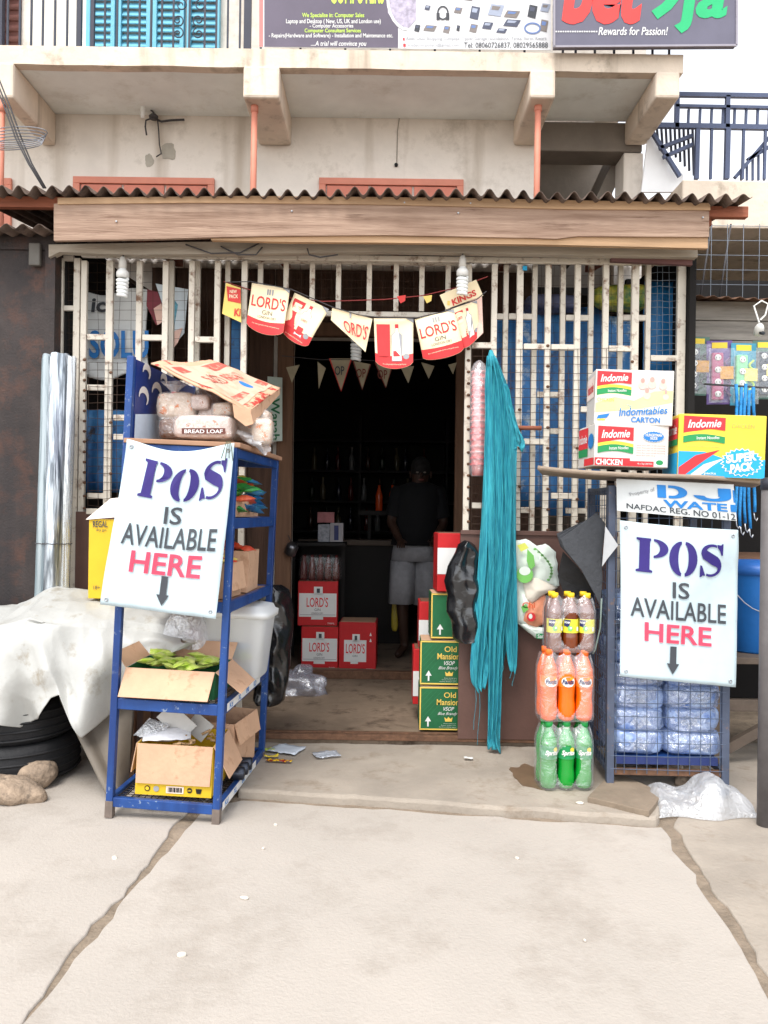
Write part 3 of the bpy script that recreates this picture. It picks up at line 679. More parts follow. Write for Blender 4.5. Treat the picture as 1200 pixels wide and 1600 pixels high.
# brown kick panels
kp = thing('kick_panel', 'dark brown painted sheet below the right grille behind the teal net', 'panel', P(800, 1160, 4.35)); kp.location.z = 0.056
bxo('sheet', brownpanel, kp, P(717, 1000, 4.345).x, P(962, 1000, 4.345).x, 4.335, 4.36, 0.075, P(800, 831, 4.35).z, 0.003)
bxo('top_edge', brownpanel, kp, P(717, 1000, 4.345).x, P(962, 1000, 4.345).x, 4.325, 4.334, P(800, 836, 4.35).z, P(800, 829, 4.35).z, 0.002)
kp2 = thing('kick_panel', 'dark brown painted sheet low on the left grille behind the rack', 'panel', P(220, 1160, 4.37)); kp2.location.z = 0.056
bxo('sheet', brownpanel, kp2, P(118, 1000, 4.37).x, P(262, 1000, 4.37).x, 4.345, 4.365, 0.06, P(180, 800, 4.37).z, 0.003)
bxo('top_edge', cream, kp2, P(137, 790, 4.36).x, P(214, 790, 4.36).x, 4.336, 4.344, P(180, 804, 4.36).z, P(180, 795, 4.36).z, 0.002)

# inner timber door frame at the old wall
df = thing('door_frame', 'brown timber frame of the inner doorway to the dark shop', 'door frame', (0, WY, 0.1))
for (xa, xb) in ((430, 455), (709, 722)):
    bxo('jamb', woodd, df, P(xa, 850, WY - 0.05).x, P(xb, 850, WY - 0.05).x, WY - 0.07, WY - 0.002, 0.056, 2.6, 0.004)
bxo('head', woodd, df, P(430, 600, WY - 0.05).x, P(722, 600, WY - 0.05).x, WY - 0.07, WY - 0.002, 2.601, 2.7, 0.004)
bxo('sill', rust, df, P(456, 1060, WY - 0.05).x, P(722, 1060, WY - 0.05).x, WY - 0.06, WY - 0.003, 0.056, 0.115, 0.004)

# ---------------------------------------------------------------- dark shop room (structure)
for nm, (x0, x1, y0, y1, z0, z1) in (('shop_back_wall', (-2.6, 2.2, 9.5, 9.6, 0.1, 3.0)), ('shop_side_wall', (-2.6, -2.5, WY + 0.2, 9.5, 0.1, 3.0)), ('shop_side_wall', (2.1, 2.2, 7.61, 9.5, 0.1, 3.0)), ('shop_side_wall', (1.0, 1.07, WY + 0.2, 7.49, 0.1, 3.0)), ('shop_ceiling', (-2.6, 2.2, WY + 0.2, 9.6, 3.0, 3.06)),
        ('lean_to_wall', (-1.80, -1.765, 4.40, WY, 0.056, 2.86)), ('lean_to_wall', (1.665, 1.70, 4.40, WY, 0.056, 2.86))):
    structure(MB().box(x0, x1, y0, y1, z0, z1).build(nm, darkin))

# blue sheets standing behind the right grille, blue panels at the left
def sheet(name, label, cat, quad, Y, m, group=None, corr=0.0, th=0.006):
    a, b = P(quad[0], quad[1], Y), P(quad[2], quad[3], Y)
    def fn(u, v):
        x = a.x + (b.x - a.x) * u
        return (x, Y + corr * math.sin(x * 62) + 0.01 * noise.noise(Vector((x * 3, v * 3, 5))), b.z + (a.z - b.z) * v)
    o = MB().grid(fn, 70, 6).build(name, m, None, True, solid=th); tag(o, label, cat, group); return o
for k, (xa, xb, ya, yb_, mm, lab) in enumerate(((776, 806, 500, 800, bluewall, 'first'), (812, 850, 486, 792, bluewall2, 'second'), (856, 896, 492, 806, bluewall, 'third'), (900, 940, 480, 800, bluewall, 'fourth'), (946, 990, 494, 640, bluewall2, 'fifth'))):
    sheet('blue_sheet', lab + ' upright blue plastic sheet behind the right grille, counted from the doorway', 'sheet', (xa, ya, xb, yb_), 4.70 + 0.015 * (k % 2), mm, 'blue sheets behind the right grille', corr=0.006)
sheet('blue_sheet', 'bright blue sheet behind wire at the right end post', 'sheet', (1006, 440, 1060, 590), 4.66, mat('bright_blue_sheet', c(34, 116, 178), 0.5, 0.15, 7), corr=0.004)
sheet('blue_sheet', 'upright blue panel behind the left grille above the rack', 'panel', (362, 500, 384, 640), 4.72, bluewall)
sheet('blue_sheet', 'blue plastic sheet behind wire mesh near the metal rolls', 'sheet', (136, 640, 212, 770), 4.62, bluewall, corr=0.01)
def pile(name, label, x0, y0, x1, y1, Y, m, seed):
    a, b = P(x0, y0, Y), P(x1, y1, Y); c0 = (a + b) / 2
    o = MB().blob(c0, abs(b.x - a.x) / 2, 0.09, abs(b.z - a.z) / 2, 0.5, 24, 14, 0.12, 2.0, seed).build(name, m, None, True); return tag(o, label, 'packet')
pile('snack_packet', 'yellow and green packet high behind the right grille', 925, 450, 1008, 486, 4.62, mat('yellow_green_packet', c(196, 180, 60), 0.4, 0.3, 14, col2=c(60, 110, 60)), 3)
pile('snack_packet', 'dark bundle high behind the right grille near the bulb', 820, 462, 905, 488, 4.66, mat('dull_bundle', c(70, 74, 100), 0.6, 0.4, 14), 5)
def pane(name, label, cat, pts, Y, m, par=None, th=0.003):
    o = MB().prism([P(x, y, Y) for (x, y) in pts], (0, th, 0)).build(name, m, par, world=True)
    if par is None: tag(o, label, cat)
    return o
# white sack with lettering and paper flags behind the left grille
sk = thing('white_sack', 'big white sack with blue letters behind the left grille', 'sack', P(185, 590, 4.62))
def fn(u, v):
    q = P(136 + 98 * u - 6 * math.sin(v * 3), 456 + 132 * v + 6 * math.sin(u * 6), 4.60); q.y += 0.03 * noise.noise(Vector((u * 4, v * 4, 1))) ; return q
MB().grid(fn, 24, 24).build('cloth', mat('white_sack_cloth', c(222, 224, 222), 0.7, 0.05, 6, 0.3, 20), sk, True, solid=0.01, world=True)
d = Decal(pxmap(4.575)); d.text('SOLU', (139, 516, 232, 560), bluep, 1, 0.03); d.text('ic', (143, 466, 166, 488), charcoal, 1, 0.03, 0.1)
d.build('lettering', sk, True)
ff_ = thing('paper_flags', 'maroon and pale blue paper flags behind the left grille', 'flags', P(255, 540, 4.55))
for pts, m in (([(230, 452), (246, 456), (262, 500), (244, 508), (229, 478)], mat('maroon_paper', c(128, 52, 62), 0.6)), ([(243, 443), (294, 452), (288, 520), (268, 545), (262, 500)], mat('pale_blue_paper', c(206, 216, 222), 0.6)), ([(256, 470), (268, 462), (278, 476), (272, 512), (262, 524), (254, 500)], mat('teal_paper', c(92, 150, 170), 0.6, 0.4, 30)), ([(240, 482), (252, 474), (258, 500), (246, 508)], mat('pink_paper', c(226, 186, 170), 0.6)), ([(265, 520), (285, 512), (278, 535), (266, 550)], MATS['pink_paper'])):
    pane('flag', '', '', pts, 4.55 - 0.004 * random.random() - 0.004 * len(ff_.children), m, ff_)
# ================================================================ the blue rack and what stands on it
RKL = Vector((-0.905, 3.335, 0.0)); RKR = Euler((0, R(2.0), R(-4.5)))
RK = Matrix.LocRotScale(RKL, RKR, None)
rk = thing('shelf_rack', 'tall blue steel shelf rack standing on the pavement at left', 'rack', RKL, RKR)
hw = 0.228; dp = 0.80; t_ = 0.03
LV = [0.085, 0.50, 0.925, 1.275, 1.565]
def leg(x, y, z1):
    o = MB().box(x - t_ / 2, x + t_ / 2, y - t_ / 2, y + t_ / 2, 0.0, z1).build('leg', bluepaint, rk, bevel=0.003)
    MB().box(x - t_ / 2 - 0.001, x + t_ / 2 + 0.001, y - t_ / 2 - 0.001, y + t_ / 2 + 0.001, 0.0, 0.07).build('worn_foot', mat('worn_steel', c(110, 98, 90), 0.6, 0.2, 20), o)
leg(-hw, 0, 1.93); leg(hw, 0, LV[4] + 0.01); leg(-hw, dp, 1.93); leg(hw, dp, LV[4] + 0.01)
dark_mesh = mat('shelf_wire', c(60, 56, 58), 0.6, 0.1, metal=0.4)
for i, z in enumerate(LV):
    h_ = 0.045 if i in (1, 2, 3) else 0.04
    for (a, b) in (((-hw, 0), (hw, 0)), ((-hw, dp), (hw, dp))):
        MB().box(a[0] + t_ / 2, b[0] - t_ / 2, a[1] - 0.012, a[1] + 0.012, z - h_, z).build('cross_rail', bluepaint, rk, bevel=0.003)
    for x in (-hw, hw):
        MB().box(x - 0.012, x + 0.012, t_ / 2, dp - t_ / 2, z - h_, z).build('side_rail', bluepaint, rk, bevel=0.003)
    if i == 4:
        MB().box(-hw - 0.01, hw + 0.03, -0.02, dp + 0.02, z + 0.002, z + 0.022).build('shelf_board', mat('brown_board', c(164, 126, 100), 0.8, 0.12, 6), rk, bevel=0.003)
    elif i in (2, 3):
        MB().box(-hw + 0.013, hw - 0.013, 0.013, dp - 0.013, z - 0.016, z - 0.004).build('shelf_board', mat('brown_board', c(164, 126, 100), 0.8, 0.12, 6), rk)
    else:
        mb = MB()
        for k in range(16):
            x = -hw + 0.02 + k * (2 * hw - 0.04) / 15; mb.tube([(x, 0.013, z - 0.01), (x, dp - 0.013, z - 0.01)], 0.0022, 5, False)
        for k in range(30):
            y = 0.02 + k * (dp - 0.04) / 29; mb.tube([(-hw + 0.013, y, z - 0.013), (hw - 0.013, y, z - 0.013)], 0.0018, 5, False)
        stuff(mb.build('shelf_mesh', dark_mesh, rk))
# white lettered strips on two side rails
def sidemap(x): return lambda u, v, dd: Vector((x + dd, u, v))
for z in (LV[1], LV[0]):
    d = Decal(sidemap(hw + 0.0122)); d.rect(0.03, z - 0.036, 0.62, z - 0.002, white, 1)
    for k, s_ in enumerate(('Kd', 'XL', 'eva', 'KD')): d.text(s_, (0.07 + k * 0.14, z - 0.007, 0.12 + k * 0.14, z - 0.031), bluep, 2, 0.02)
    d.build('sticker_strip', rk)
# blue side panel at the upper left, printed
sp_ = MB().box(-hw + 0.013, -hw + 0.017, 0.016, dp - 0.016, LV[4] + 0.024, 1.92).build('side_panel', mat('panel_deep_blue', c(20, 48, 120), 0.4, 0.08), rk)
d = Decal(sidemap(-hw + 0.0175))
lightb = mat('panel_pale_blue', c(196, 216, 236), 0.4, 0.06, 20)
z0 = LV[4] + 0.026
d.poly([(0.02, z0), (0.78, z0), (0.78, z0 + 0.14), (0.5, z0 + 0.12), (0.3, z0 + 0.135), (0.02, z0 + 0.10)], lightb, 1)
d.text('eva', (0.30, z0 + 0.10, 0.52, z0 + 0.035), charcoal, 2, 0.02)
for (yy, zz, r_) in ((0.10, 0.20, 0.05), (0.25, 0.24, 0.055), (0.12, 0.31, 0.04), (0.42, 0.21, 0.05), (0.33, 0.31, 0.035)):
    d.line([(yy + r_ * math.cos(t), z0 - 0.02 + zz + r_ * 0.7 * math.sin(t)) for t in [k * 0.4 - 0.8 for k in range(11)]], [0.006 + 0.024 * math.sin(k / 10 * 3.14) for k in range(11)], white, 2)
d.build('panel_print', sp_)

def on_rack(name, label, cat, x, y, z, rz=0, group=None):
    return thing(name, label, cat, RK @ Vector((x, y, z)), (0, R(2.0), R(-4.5 + rz)), group)

# ---- POS banners --------------------------------------------------------------
def arc(cx, cy, rx, ry, a0, a1, n=14): return [(cx + rx * math.cos(R(a0 + (a1 - a0) * k / n)), cy + ry * math.sin(R(a0 + (a1 - a0) * k / n))) for k in range(n + 1)]
def stencil_POS(d, box, m, layer=1, lower_o=False, slant=0.0):
    """heavy stencil letters P O S in box (x0, y0, x1, y1), y down, drawn as outlines"""
    x0, y0, x1, y1 = box; W_, H_ = x1 - x0, y1 - y0
    def put(pts, ox, w_, oy=0.0, h_=1.0):
        d.poly([(x0 + W_ * (ox + w_ * a + slant * (oy + h_ * b - 0.5)), y1 - H_ * (oy + h_ * b)) for (a, b) in pts], m, layer)
    put([(0, 0), (0.52, 0), (0.52, 0.06), (0.43, 0.09), (0.43, 0.91), (0.46, 0.93), (0.46, 1), (0, 1), (0, 0.94), (0.10, 0.91), (0.10, 0.09), (0, 0.06)], 0.0, 0.36)
    put(arc(0.5, 0.72, 0.5, 0.28, 88, -88) + arc(0.5, 0.72, 0.22, 0.21, -86, 86), 0.02, 0.34)
    oh = 0.88 if lower_o else 1.02; oo = -0.02
    put(arc(0.46, 0.5, 0.46, 0.5, 94, 266) + arc(0.46, 0.5, 0.14, 0.42, 262, 98), 0.37, 0.32, oo, oh)
    put(arc(0.54, 0.5, 0.46, 0.5, 86, -86) + arc(0.54, 0.5, 0.14, 0.42, -82, 82), 0.37, 0.32, oo, oh)
    # S: a stroke that swells along its spine, with two separate serifs
    sp = arc(0.5, 0.74, 0.34, 0.20, 60, 200, 10) + arc(0.46, 0.29, 0.38, 0.23, 70, -115, 12)
    n = len(sp); up = []; lo_ = []
    for i, p in enumerate(sp):
        a = Vector(sp[max(0, i - 1)]); b = Vector(sp[min(n - 1, i + 1)]); dd = (b - a).normalized(); nn = Vector((-dd.y, dd.x)); t = i / (n - 1)
        ww = 0.035 + 0.115 * math.exp(-((t - 0.48) / 0.2) ** 2); q = Vector(p); up.append(tuple(q + nn * ww)); lo_.append(tuple(q - nn * ww))
    for i in range(n - 1):
        put([up[i], up[i + 1], lo_[i + 1], lo_[i]], 0.72, 0.28)
    put([(0.68, 0.97), (0.84, 0.955), (0.88, 1.0), (0.93, 1.0), (0.94, 0.66), (0.88, 0.66), (0.80, 0.80), (0.70, 0.88)], 0.72, 0.28)
    put([(0.02, 0.0), (0.07, 0.0), (0.14, 0.05), (0.26, 0.05), (0.20, 0.16), (0.09, 0.34), (0.02, 0.34)], 0.72, 0.28)
def pos_banner(name, label, tl, tr, br, bl, wave, lower_o, rot, tie):
    b = thing(name, label, 'banner', (Vector(bl) + Vector(br)) / 2)
    fm = quadmap(tl, tr, br, bl, wave)
    MB().grid(lambda u, v: fm(u, v, 0), 28, 36).build('vinyl_sheet', vinyl, b, True, solid=0.002, world=True)
    d = Decal(lambda u, v, dd: fm(u, v, dd + 0.0045), 0.0006)
    stencil_POS(d, (0.19, 0.085, 0.95, 0.325) if lower_o else (0.13, 0.095, 0.87, 0.315), purple, 1, lower_o, 0.04 if lower_o else 0.02)
    if lower_o:
        d.text('IS', (0.45, 0.365, 0.60, 0.475), charcoal, 1, 0.012); d.text('AVAILABLE', (0.10, 0.495, 0.93, 0.625), charcoal, 1, 0.010); d.text('HERE', (0.21, 0.655, 0.83, 0.785), pinkred, 1, 0.018)
        cx = 0.53; ys = (0.79, 0.90, 0.965)
    else:
        d.text('IS', (0.43, 0.36, 0.575, 0.465), charcoal, 1, 0.012); d.text('AVAILABLE', (0.08, 0.482, 0.90, 0.605), charcoal, 1, 0.010); d.text('HERE', (0.20, 0.635, 0.78, 0.755), pinkred, 1, 0.018)
        cx = 0.45; ys = (0.775, 0.885, 0.955)
    d.poly([(cx - 0.028, ys[0]), (cx + 0.028, ys[0]), (cx + 0.028, ys[1]), (cx + 0.055, ys[1]), (cx, ys[2]), (cx - 0.055, ys[1]), (cx - 0.028, ys[1])], charcoal, 1)
    d.build('lettering', b, True)
    for (u, v) in ((0.05, 0.04), (0.95, 0.04), (0.95, 0.965), (0.05, 0.965)):
        q = fm(u, v, 0.002); pts = [(q.x + 0.0065 * math.cos(t), q.y - 0.001, q.z + 0.0065 * math.sin(t)) for t in [k * math.pi / 5 for k in range(11)]]
        MB().tube(pts, 0.0026, 6, False).build('eyelet', steelc, b, True, world=True)
    return b
def wv1(u, v):
    sag = -0.045 * math.sin(math.pi * min(1, max(0, u))) ** 1.3 * (1 - v) ** 2.0
    return (0.004 * math.sin(5 * v), -0.018 * math.sin(math.pi * u) * (1 - 0.5 * v) + 0.010 * math.sin(9 * u + 5 * v) * (1 - v) + 0.02 * (v ** 6) * math.sin(3 * u + 1) - 0.012 * math.exp(-((u - v * 0.6 - 0.25) / 0.1) ** 2) * (1 - v) - 0.005 * ridge((u * 0.8 + v * 0.5, v * 0.6, 0.3), 3.0, 4.0, 2), sag)
tl, tr, br, bl = P(199, 686, 3.300), P(366, 692, 3.275), P(340, 966, 3.235), P(156, 945, 3.26)
pos_banner('notice_banner', 'white vinyl POS notice tied to the front of the blue rack', tl, tr, br, bl, wv1, True, 0, 0)
cb = MB()
for k in range(4): cb.tube([P(354 + k * 2, 690, 3.27), P(350 + 4 * k, 703, 3.255), P(346 + 6 * k, 716 + 4 * (k % 2), 3.25)], 0.0018, 5)
tag(cb.build('tie_string', mat('green_string', c(86, 92, 70), 0.8), None, True), 'knotted thin string at the top corner of the rack notice', 'string')

# ---- open bread carton, loaves -------------------------------------------------
def loaf(name, label, x0, y0, x1, y1, Y, dy, m, seed, e=0.45, rot=0.0, neck=None):
    a, b = P(x0, y0, Y), P(x1, y1, Y); c0 = (a + b) / 2
    t = thing(name, label, 'bread', (c0.x, Y + dy / 2, min(a.z, b.z)))
    rx, rz = abs(b.x - a.x) / 2, abs(a.z - b.z) / 2
    MB().blob((0, 0, rz), rx, dy / 2, rz, e, 24, 14, 0.05, 6.0, seed, Matrix.Rotation(R(rot), 4, 'Y') if rot else None).build('wrapped_loaf', m, t, True)
    MB().blob((0, 0, rz), rx * 1.05, dy / 2 * 1.06, rz * 1.05, e, 40, 22, 0.03, 6.0, seed + 3, rd=0.025, rf=26).build('film_wrap', film('bread_film', (0.8, 0.8, 0.8), body=0.10, gloss=0.12, bscale=40, bump=1.0), t, True)
    if neck:
        mb = MB()
        def fn(u, v):
            th = 2 * math.pi * u; r_ = 0.012 + 0.045 * v ** 1.5 * (1 + 0.25 * math.sin(5 * th + seed)); return (neck + r_ * math.cos(th), -dy / 2 * 0.6 + r_ * math.sin(th), rz * 1.85 + 0.05 * v)
        mb.grid(fn, 20, 6, True).build('bag_neck', clearfilm, t, True)
        MB().lathe([(0.014, 0), (0.014, 0.01)], 10, (neck, -dy / 2 * 0.6, rz * 1.85)).build('red_tie', redp, t, True)
    return t
breadw = mat('bread_wrapper_white', c(214, 196, 176), 0.3, 0.05, 22, 0.6, 24, col2=c(200, 178, 158), wear=c(206, 116, 46), wlo=0.58, whi=0.61, wscale=26)
breadb = mat('bread_wrapper_brown', c(112, 72, 50), 0.3, 0.3, 10, 0.5, 24)
breadp = mat('bread_wrapper_pink', c(212, 192, 182), 0.3, 0.12, 30, 0.7, 24, wear=c(178, 120, 90), wlo=0.6, whi=0.63, wscale=30)
l1 = loaf('bread_loaf', 'bread loaf in white orange-spotted wrapper with twisted neck beside the blue panel', 243, 611, 303, 656, 3.50, 0.13, breadw, 1, neck=-0.01)
l1b = loaf('bread_loaf', 'brown bread loaf under the orange-spotted loaf on the rack', 244, 650, 300, 686, 3.50, 0.2, breadb, 2)
l2 = loaf('bread_loaf', 'long bread loaf in pale wrapper lying across the front of the rack top', 270, 647, 362, 686, 3.42, 0.12, breadp, 3)
d = Decal(pxmap(3.415)); d.rect(284, 669, 352, 678, mat('bread_brown_print', c(96, 52, 44), 0.5), 1); d.text('BREAD LOAF', (288, 671, 348, 677), white, 2, 0.02); d.build('print', l2, True)
loaf('bread_loaf', 'bread loaf in white and orange wrapper at the right of the rack top', 357, 636, 420, 690, 3.60, 0.16, breadw, 4)
loaf('bread_loaf', 'dark brown loaf deep in the open carton on the rack', 302, 606, 348, 650, 3.68, 0.16, breadb, 5)
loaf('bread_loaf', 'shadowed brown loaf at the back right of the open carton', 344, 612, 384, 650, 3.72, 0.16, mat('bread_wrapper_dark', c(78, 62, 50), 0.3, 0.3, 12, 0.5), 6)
loaf('bread_loaf', 'small pale roll squeezed between the spotted loaf and the flap', 296, 616, 326, 640, 3.50, 0.08, breadp, 14)
loaf('bread_loaf', 'small orange-spotted roll above the middle of the long loaf', 330, 628, 362, 650, 3.48, 0.08, breadw, 15)
loaf('bread_loaf', 'white wrapped loaf standing at the right front corner of the rack top', 392, 652, 424, 694, 3.46, 0.10, breadw, 9)
loaf('bread_loaf', 'orange-spotted loaf lying high at the right under the carton flap', 352, 622, 402, 650, 3.58, 0.12, breadw, 11)
loaf('bread_loaf', 'pale wrapped loaf in the middle behind the long loaf', 306, 634, 356, 662, 3.54, 0.10, breadp, 12)
bt = MB()
def fn(u, v):
    a_ = P(372 + 44 * u, 676 + 22 * u, 3.50 - 0.02 * u); th = 2 * math.pi * v; r_ = 0.022 * (0.5 + u) * (1 + 0.3 * math.sin(4 * th + 9 * u)); return (a_.x + r_ * 0.4 * math.cos(th), a_.y + r_ * math.cos(th), a_.z + r_ * math.sin(th))
tag(bt.grid(fn, 14, 16).build('bag_tail', film('crinkled_film', body=0.45, gloss=0.25, bscale=40, bump=1.0), None, True), 'crumpled clear bag end spilling over the rack edge', 'plastic bag')
# the carton itself: floor-less box lying on its back with the lid flap over the loaves
bc = thing('bread_carton', 'open printed cardboard carton over the bread on the rack top', 'carton', RK @ Vector((0.0, 0.45, 1.59)))
pts = [P(236, 566, 3.42), P(330, 562, 3.95), P(438, 606, 3.95), P(392, 640, 3.40)]
cardprint = mat('printed_cardboard', c(206, 166, 136), 0.75, 0.08, 7, 0.15, 40, wear=c(186, 56, 48), wlo=0.56, whi=0.58, wscale=7)
def lidf(u, v):
    q = (1 - v) * ((1 - u) * pts[3] + u * pts[2]) + v * ((1 - u) * pts[0] + u * pts[1]); return q + Vector((0, 0, 0.012 * ridge((q.x, q.y, 0), 4.0, 2.0, 2) - 0.012))
MB().grid(lidf, 24, 18).build('lid_flap', cardprint, bc, True, solid=0.006, world=True)
dq = Decal(lambda u, v, dd: lidf(u, v) + Vector((0, 0, 0.005 + dd)), 0.0006); lidred = mat('lid_red', c(184, 88, 76), 0.7, 0.15, 20, wear=c(200, 160, 136), wlo=0.52, whi=0.6, wscale=18); lidw = mat('lid_white', c(204, 176, 154), 0.7, 0.06, 9, wear=c(190, 150, 122), wlo=0.5, whi=0.7, wscale=8)
dq.rect(0.04, 0.10, 0.96, 0.90, lidw, 0, 12, 8)
for (u0, v0, u1, v1) in ((0.08, 0.16, 0.40, 0.24), (0.60, 0.70, 0.94, 0.86), (0.10, 0.74, 0.26, 0.86), (0.84, 0.15, 0.95, 0.30)): dq.rect(u0, v0, u1, v1, lidred, 2, 6, 3)
dq.text('SLICED BREAD', [(0.20, 0.62), (0.80, 0.56), (0.80, 0.40), (0.20, 0.46)], lidred, 3, 0.01); dq.ell(0.62, 0.30, 0.05, 0.09, bluep, 2)
dq.build('lid_print', bc, True)
MB().prism([P(392, 640, 3.402), P(437.5, 606, 3.948), P(437.5, 616, 3.948), P(394, 664, 3.402)], (-0.005, 0, 0)).build('lid_side', card, bc, world=True)
d = Decal(quadmap(P(236, 566, 3.42), P(330, 562, 3.95), P(438, 606, 3.95), P(392, 640, 3.40)))
d.fm = (lambda q: (lambda u, v, dd: (1 - v) * ((1 - u) * q[3] + u * q[2]) + v * ((1 - u) * q[0] + u * q[1]) + Vector((0, 0, 0.002 + dd))))(pts)
d.build('lid_print', bc, True) if d.v else None
p3 = P(392, 640, 3.40); p2 = P(438, 606, 3.95); p0 = P(236, 566, 3.42)
MB().prism([p3, P(366, 622, 3.41), P(366, 640, 3.41), P(383, 664, 3.40), P(396, 652, 3.40)], (0.01, 0.5, 0.0)).build('side_flap', card, bc, world=True) if False else None
MB().prism([P(362, 622, 3.405), P(391, 641, 3.398), P(396, 662, 3.398), P(384, 666, 3.40), P(366, 652, 3.405)], (0.0, 0.006, 0)).build('torn_flap', card, bc, world=True)
a = RK @ Vector((-0.19, 0.72, 1.59)); 
MB().box(-0.19, 0.22, 0.70, 0.706, 1.59, 1.80).build('back_wall', cardin, bc, world=False).matrix_local = parent_matrix(bc).inverted() @ RK
MB().box(0.214, 0.22, 0.38, 0.70, 1.59, 1.70).build('side_wall', cardin, bc, world=False).matrix_local = parent_matrix(bc).inverted() @ RK

# ---- generic open carton with flaps -------------------------------------------
def open_carton(root, w_, d_, h_, mo, flaps, th=0.004, mi=None):
    """root-local: base centre; flaps = list of (side, angle below horizontal, length)"""
    mi = mi or cardin
    for (x0, x1, y0, y1, z0, z1, nm) in ((-w_ / 2, w_ / 2, -d_ / 2, -d_ / 2 + th, 0, h_, 'front_wall'), (-w_ / 2, w_ / 2, d_ / 2 - th, d_ / 2, 0, h_, 'back_wall'), (-w_ / 2, -w_ / 2 + th, -d_ / 2 + th, d_ / 2 - th, 0, h_, 'side_wall'), (w_ / 2 - th, w_ / 2, -d_ / 2 + th, d_ / 2 - th, 0, h_, 'side_wall'), (-w_ / 2 + th, w_ / 2 - th, -d_ / 2 + th, d_ / 2 - th, 0.001, th, 'base')):
        MB().box(x0, x1, y0, y1, z0, z1).build(nm, mo if 'wall' in nm else mi, root)
    for (sd_, ang, ln) in flaps:
        a = R(ang)
        if sd_ == 'f': M = Matrix.Translation((0, -d_ / 2, h_ + 0.001)) @ Matrix.Rotation(a, 4, 'X'); mb = MB().prism([(-w_ / 2 + 0.002, 0, 0), (w_ / 2 - 0.002, 0, 0), (w_ / 2 - 0.006, -ln, 0.003), (-w_ / 2 + 0.004, -ln, 0.002)], (0, 0, th))
        if sd_ == 'b': M = Matrix.Translation((0, d_ / 2, h_ + 0.001)) @ Matrix.Rotation(-a, 4, 'X'); mb = MB().prism([(-w_ / 2, 0, 0), (w_ / 2, 0, 0), (w_ / 2, ln, 0), (-w_ / 2, ln, 0)], (0, 0, th))
        if sd_ == 'r': M = Matrix.Translation((w_ / 2, 0, h_ + 0.001)) @ Matrix.Rotation(a, 4, 'Y'); mb = MB().prism([(0, -d_ / 2, 0), (ln, -d_ / 2 + 0.01, 0), (ln, d_ / 2 - 0.01, 0), (0, d_ / 2, 0)], (0, 0, th))
        if sd_ == 'l': M = Matrix.Translation((-w_ / 2, 0, h_ + 0.001)) @ Matrix.Rotation(-a, 4, 'Y'); mb = MB().prism([(0, -d_ / 2, 0), (-ln, -d_ / 2 + 0.01, 0), (-ln, d_ / 2 - 0.01, 0), (0, d_ / 2, 0)], (0, 0, th))
        o = mb.build('flap', card, root); o.matrix_local = M
def sachet(par, c0, L_, W_, col, seed, rz=0.0, tilt=0.0, name='sachet'):
    M = Matrix.Translation(c0) @ Euler((R(tilt), R(8 * math.sin(seed * 3.1)), R(rz))).to_matrix().to_4x4(); mb = MB()
    def fn(u, v):
        x = (u - 0.5) * L_; y = (v % 1.0 - 0.5) * W_
        return (x, y, 0)
    top = lambda u, v, s_: M @ Vector(((u - 0.5) * L_, (v - 0.5) * W_ * (1 + 0.06 * math.cos(u * 40)), s_ * W_ * 0.24 * (max(0, math.sin(math.pi * v)) ** 0.6) * (max(0, math.sin(math.pi * min(1, max(0, u * 1.16 - 0.08))))) ** 0.5 * (1 + 0.3 * noise.noise(Vector((u * 5, v * 4, seed))))))
    mb.grid(lambda u, v: top(u, v, 1), 10, 6); mb.grid(lambda u, v: top(u, v, -1), 10, 6)
    return mb.build(name, col, par, True)
def foil(name, col, col2=None): return mat(name, col, 0.32, 0.15, 30, 0.25, 40, col2=col2, spec=0.6)
fg, fy, fr, fb_, fl_ = foil('foil_green', c(40, 140, 70), c(70, 170, 80)), foil('foil_yellow', c(236, 206, 70), c(246, 232, 150)), foil('foil_red', c(204, 56, 44), c(226, 110, 70)), foil('foil_blue', c(38, 96, 160), c(70, 150, 190)), foil('foil_lime', c(168, 200, 60), c(214, 224, 130))

# level four: open green carton with lime sachets
gc = on_rack('sachet_carton', 'green carton with kraft flaps open holding lime sachets on the rack', 'carton', -0.02, 0.20, LV[1] + 0.002, 2)
open_carton(gc, 0.385, 0.30, 0.115, greenbox, (('f', 52, 0.135), ('r', 38, 0.14), ('b', -30, 0.12), ('l', -50, 0.08)))
d = Decal(lambda u, v, dd: Vector((u, -0.151 - dd, v)))
d.poly([(-0.19, 0.002), (0.02, 0.002), (-0.05, 0.03), (-0.15, 0.045), (-0.19, 0.05)], card, 1); d.text('NATURAL', (-0.10, 0.03, 0.05, 0.012), white, 2, 0.01)
d.line([(-0.18, 0.04), (-0.08, 0.012), (0.05, 0.01), (0.13, 0.035)], 0.008, goldp, 2); d.build('print', gc)
sr_ = random.Random(3)
for k in range(34):
    s_ = sachet(gc, Vector((sr_.uniform(-0.14, 0.13), sr_.uniform(-0.10, 0.11), 0.09 + 0.045 * sr_.random() + 0.012)), 0.085, 0.05, fl_, k, sr_.uniform(0, 180), sr_.uniform(-30, 30))
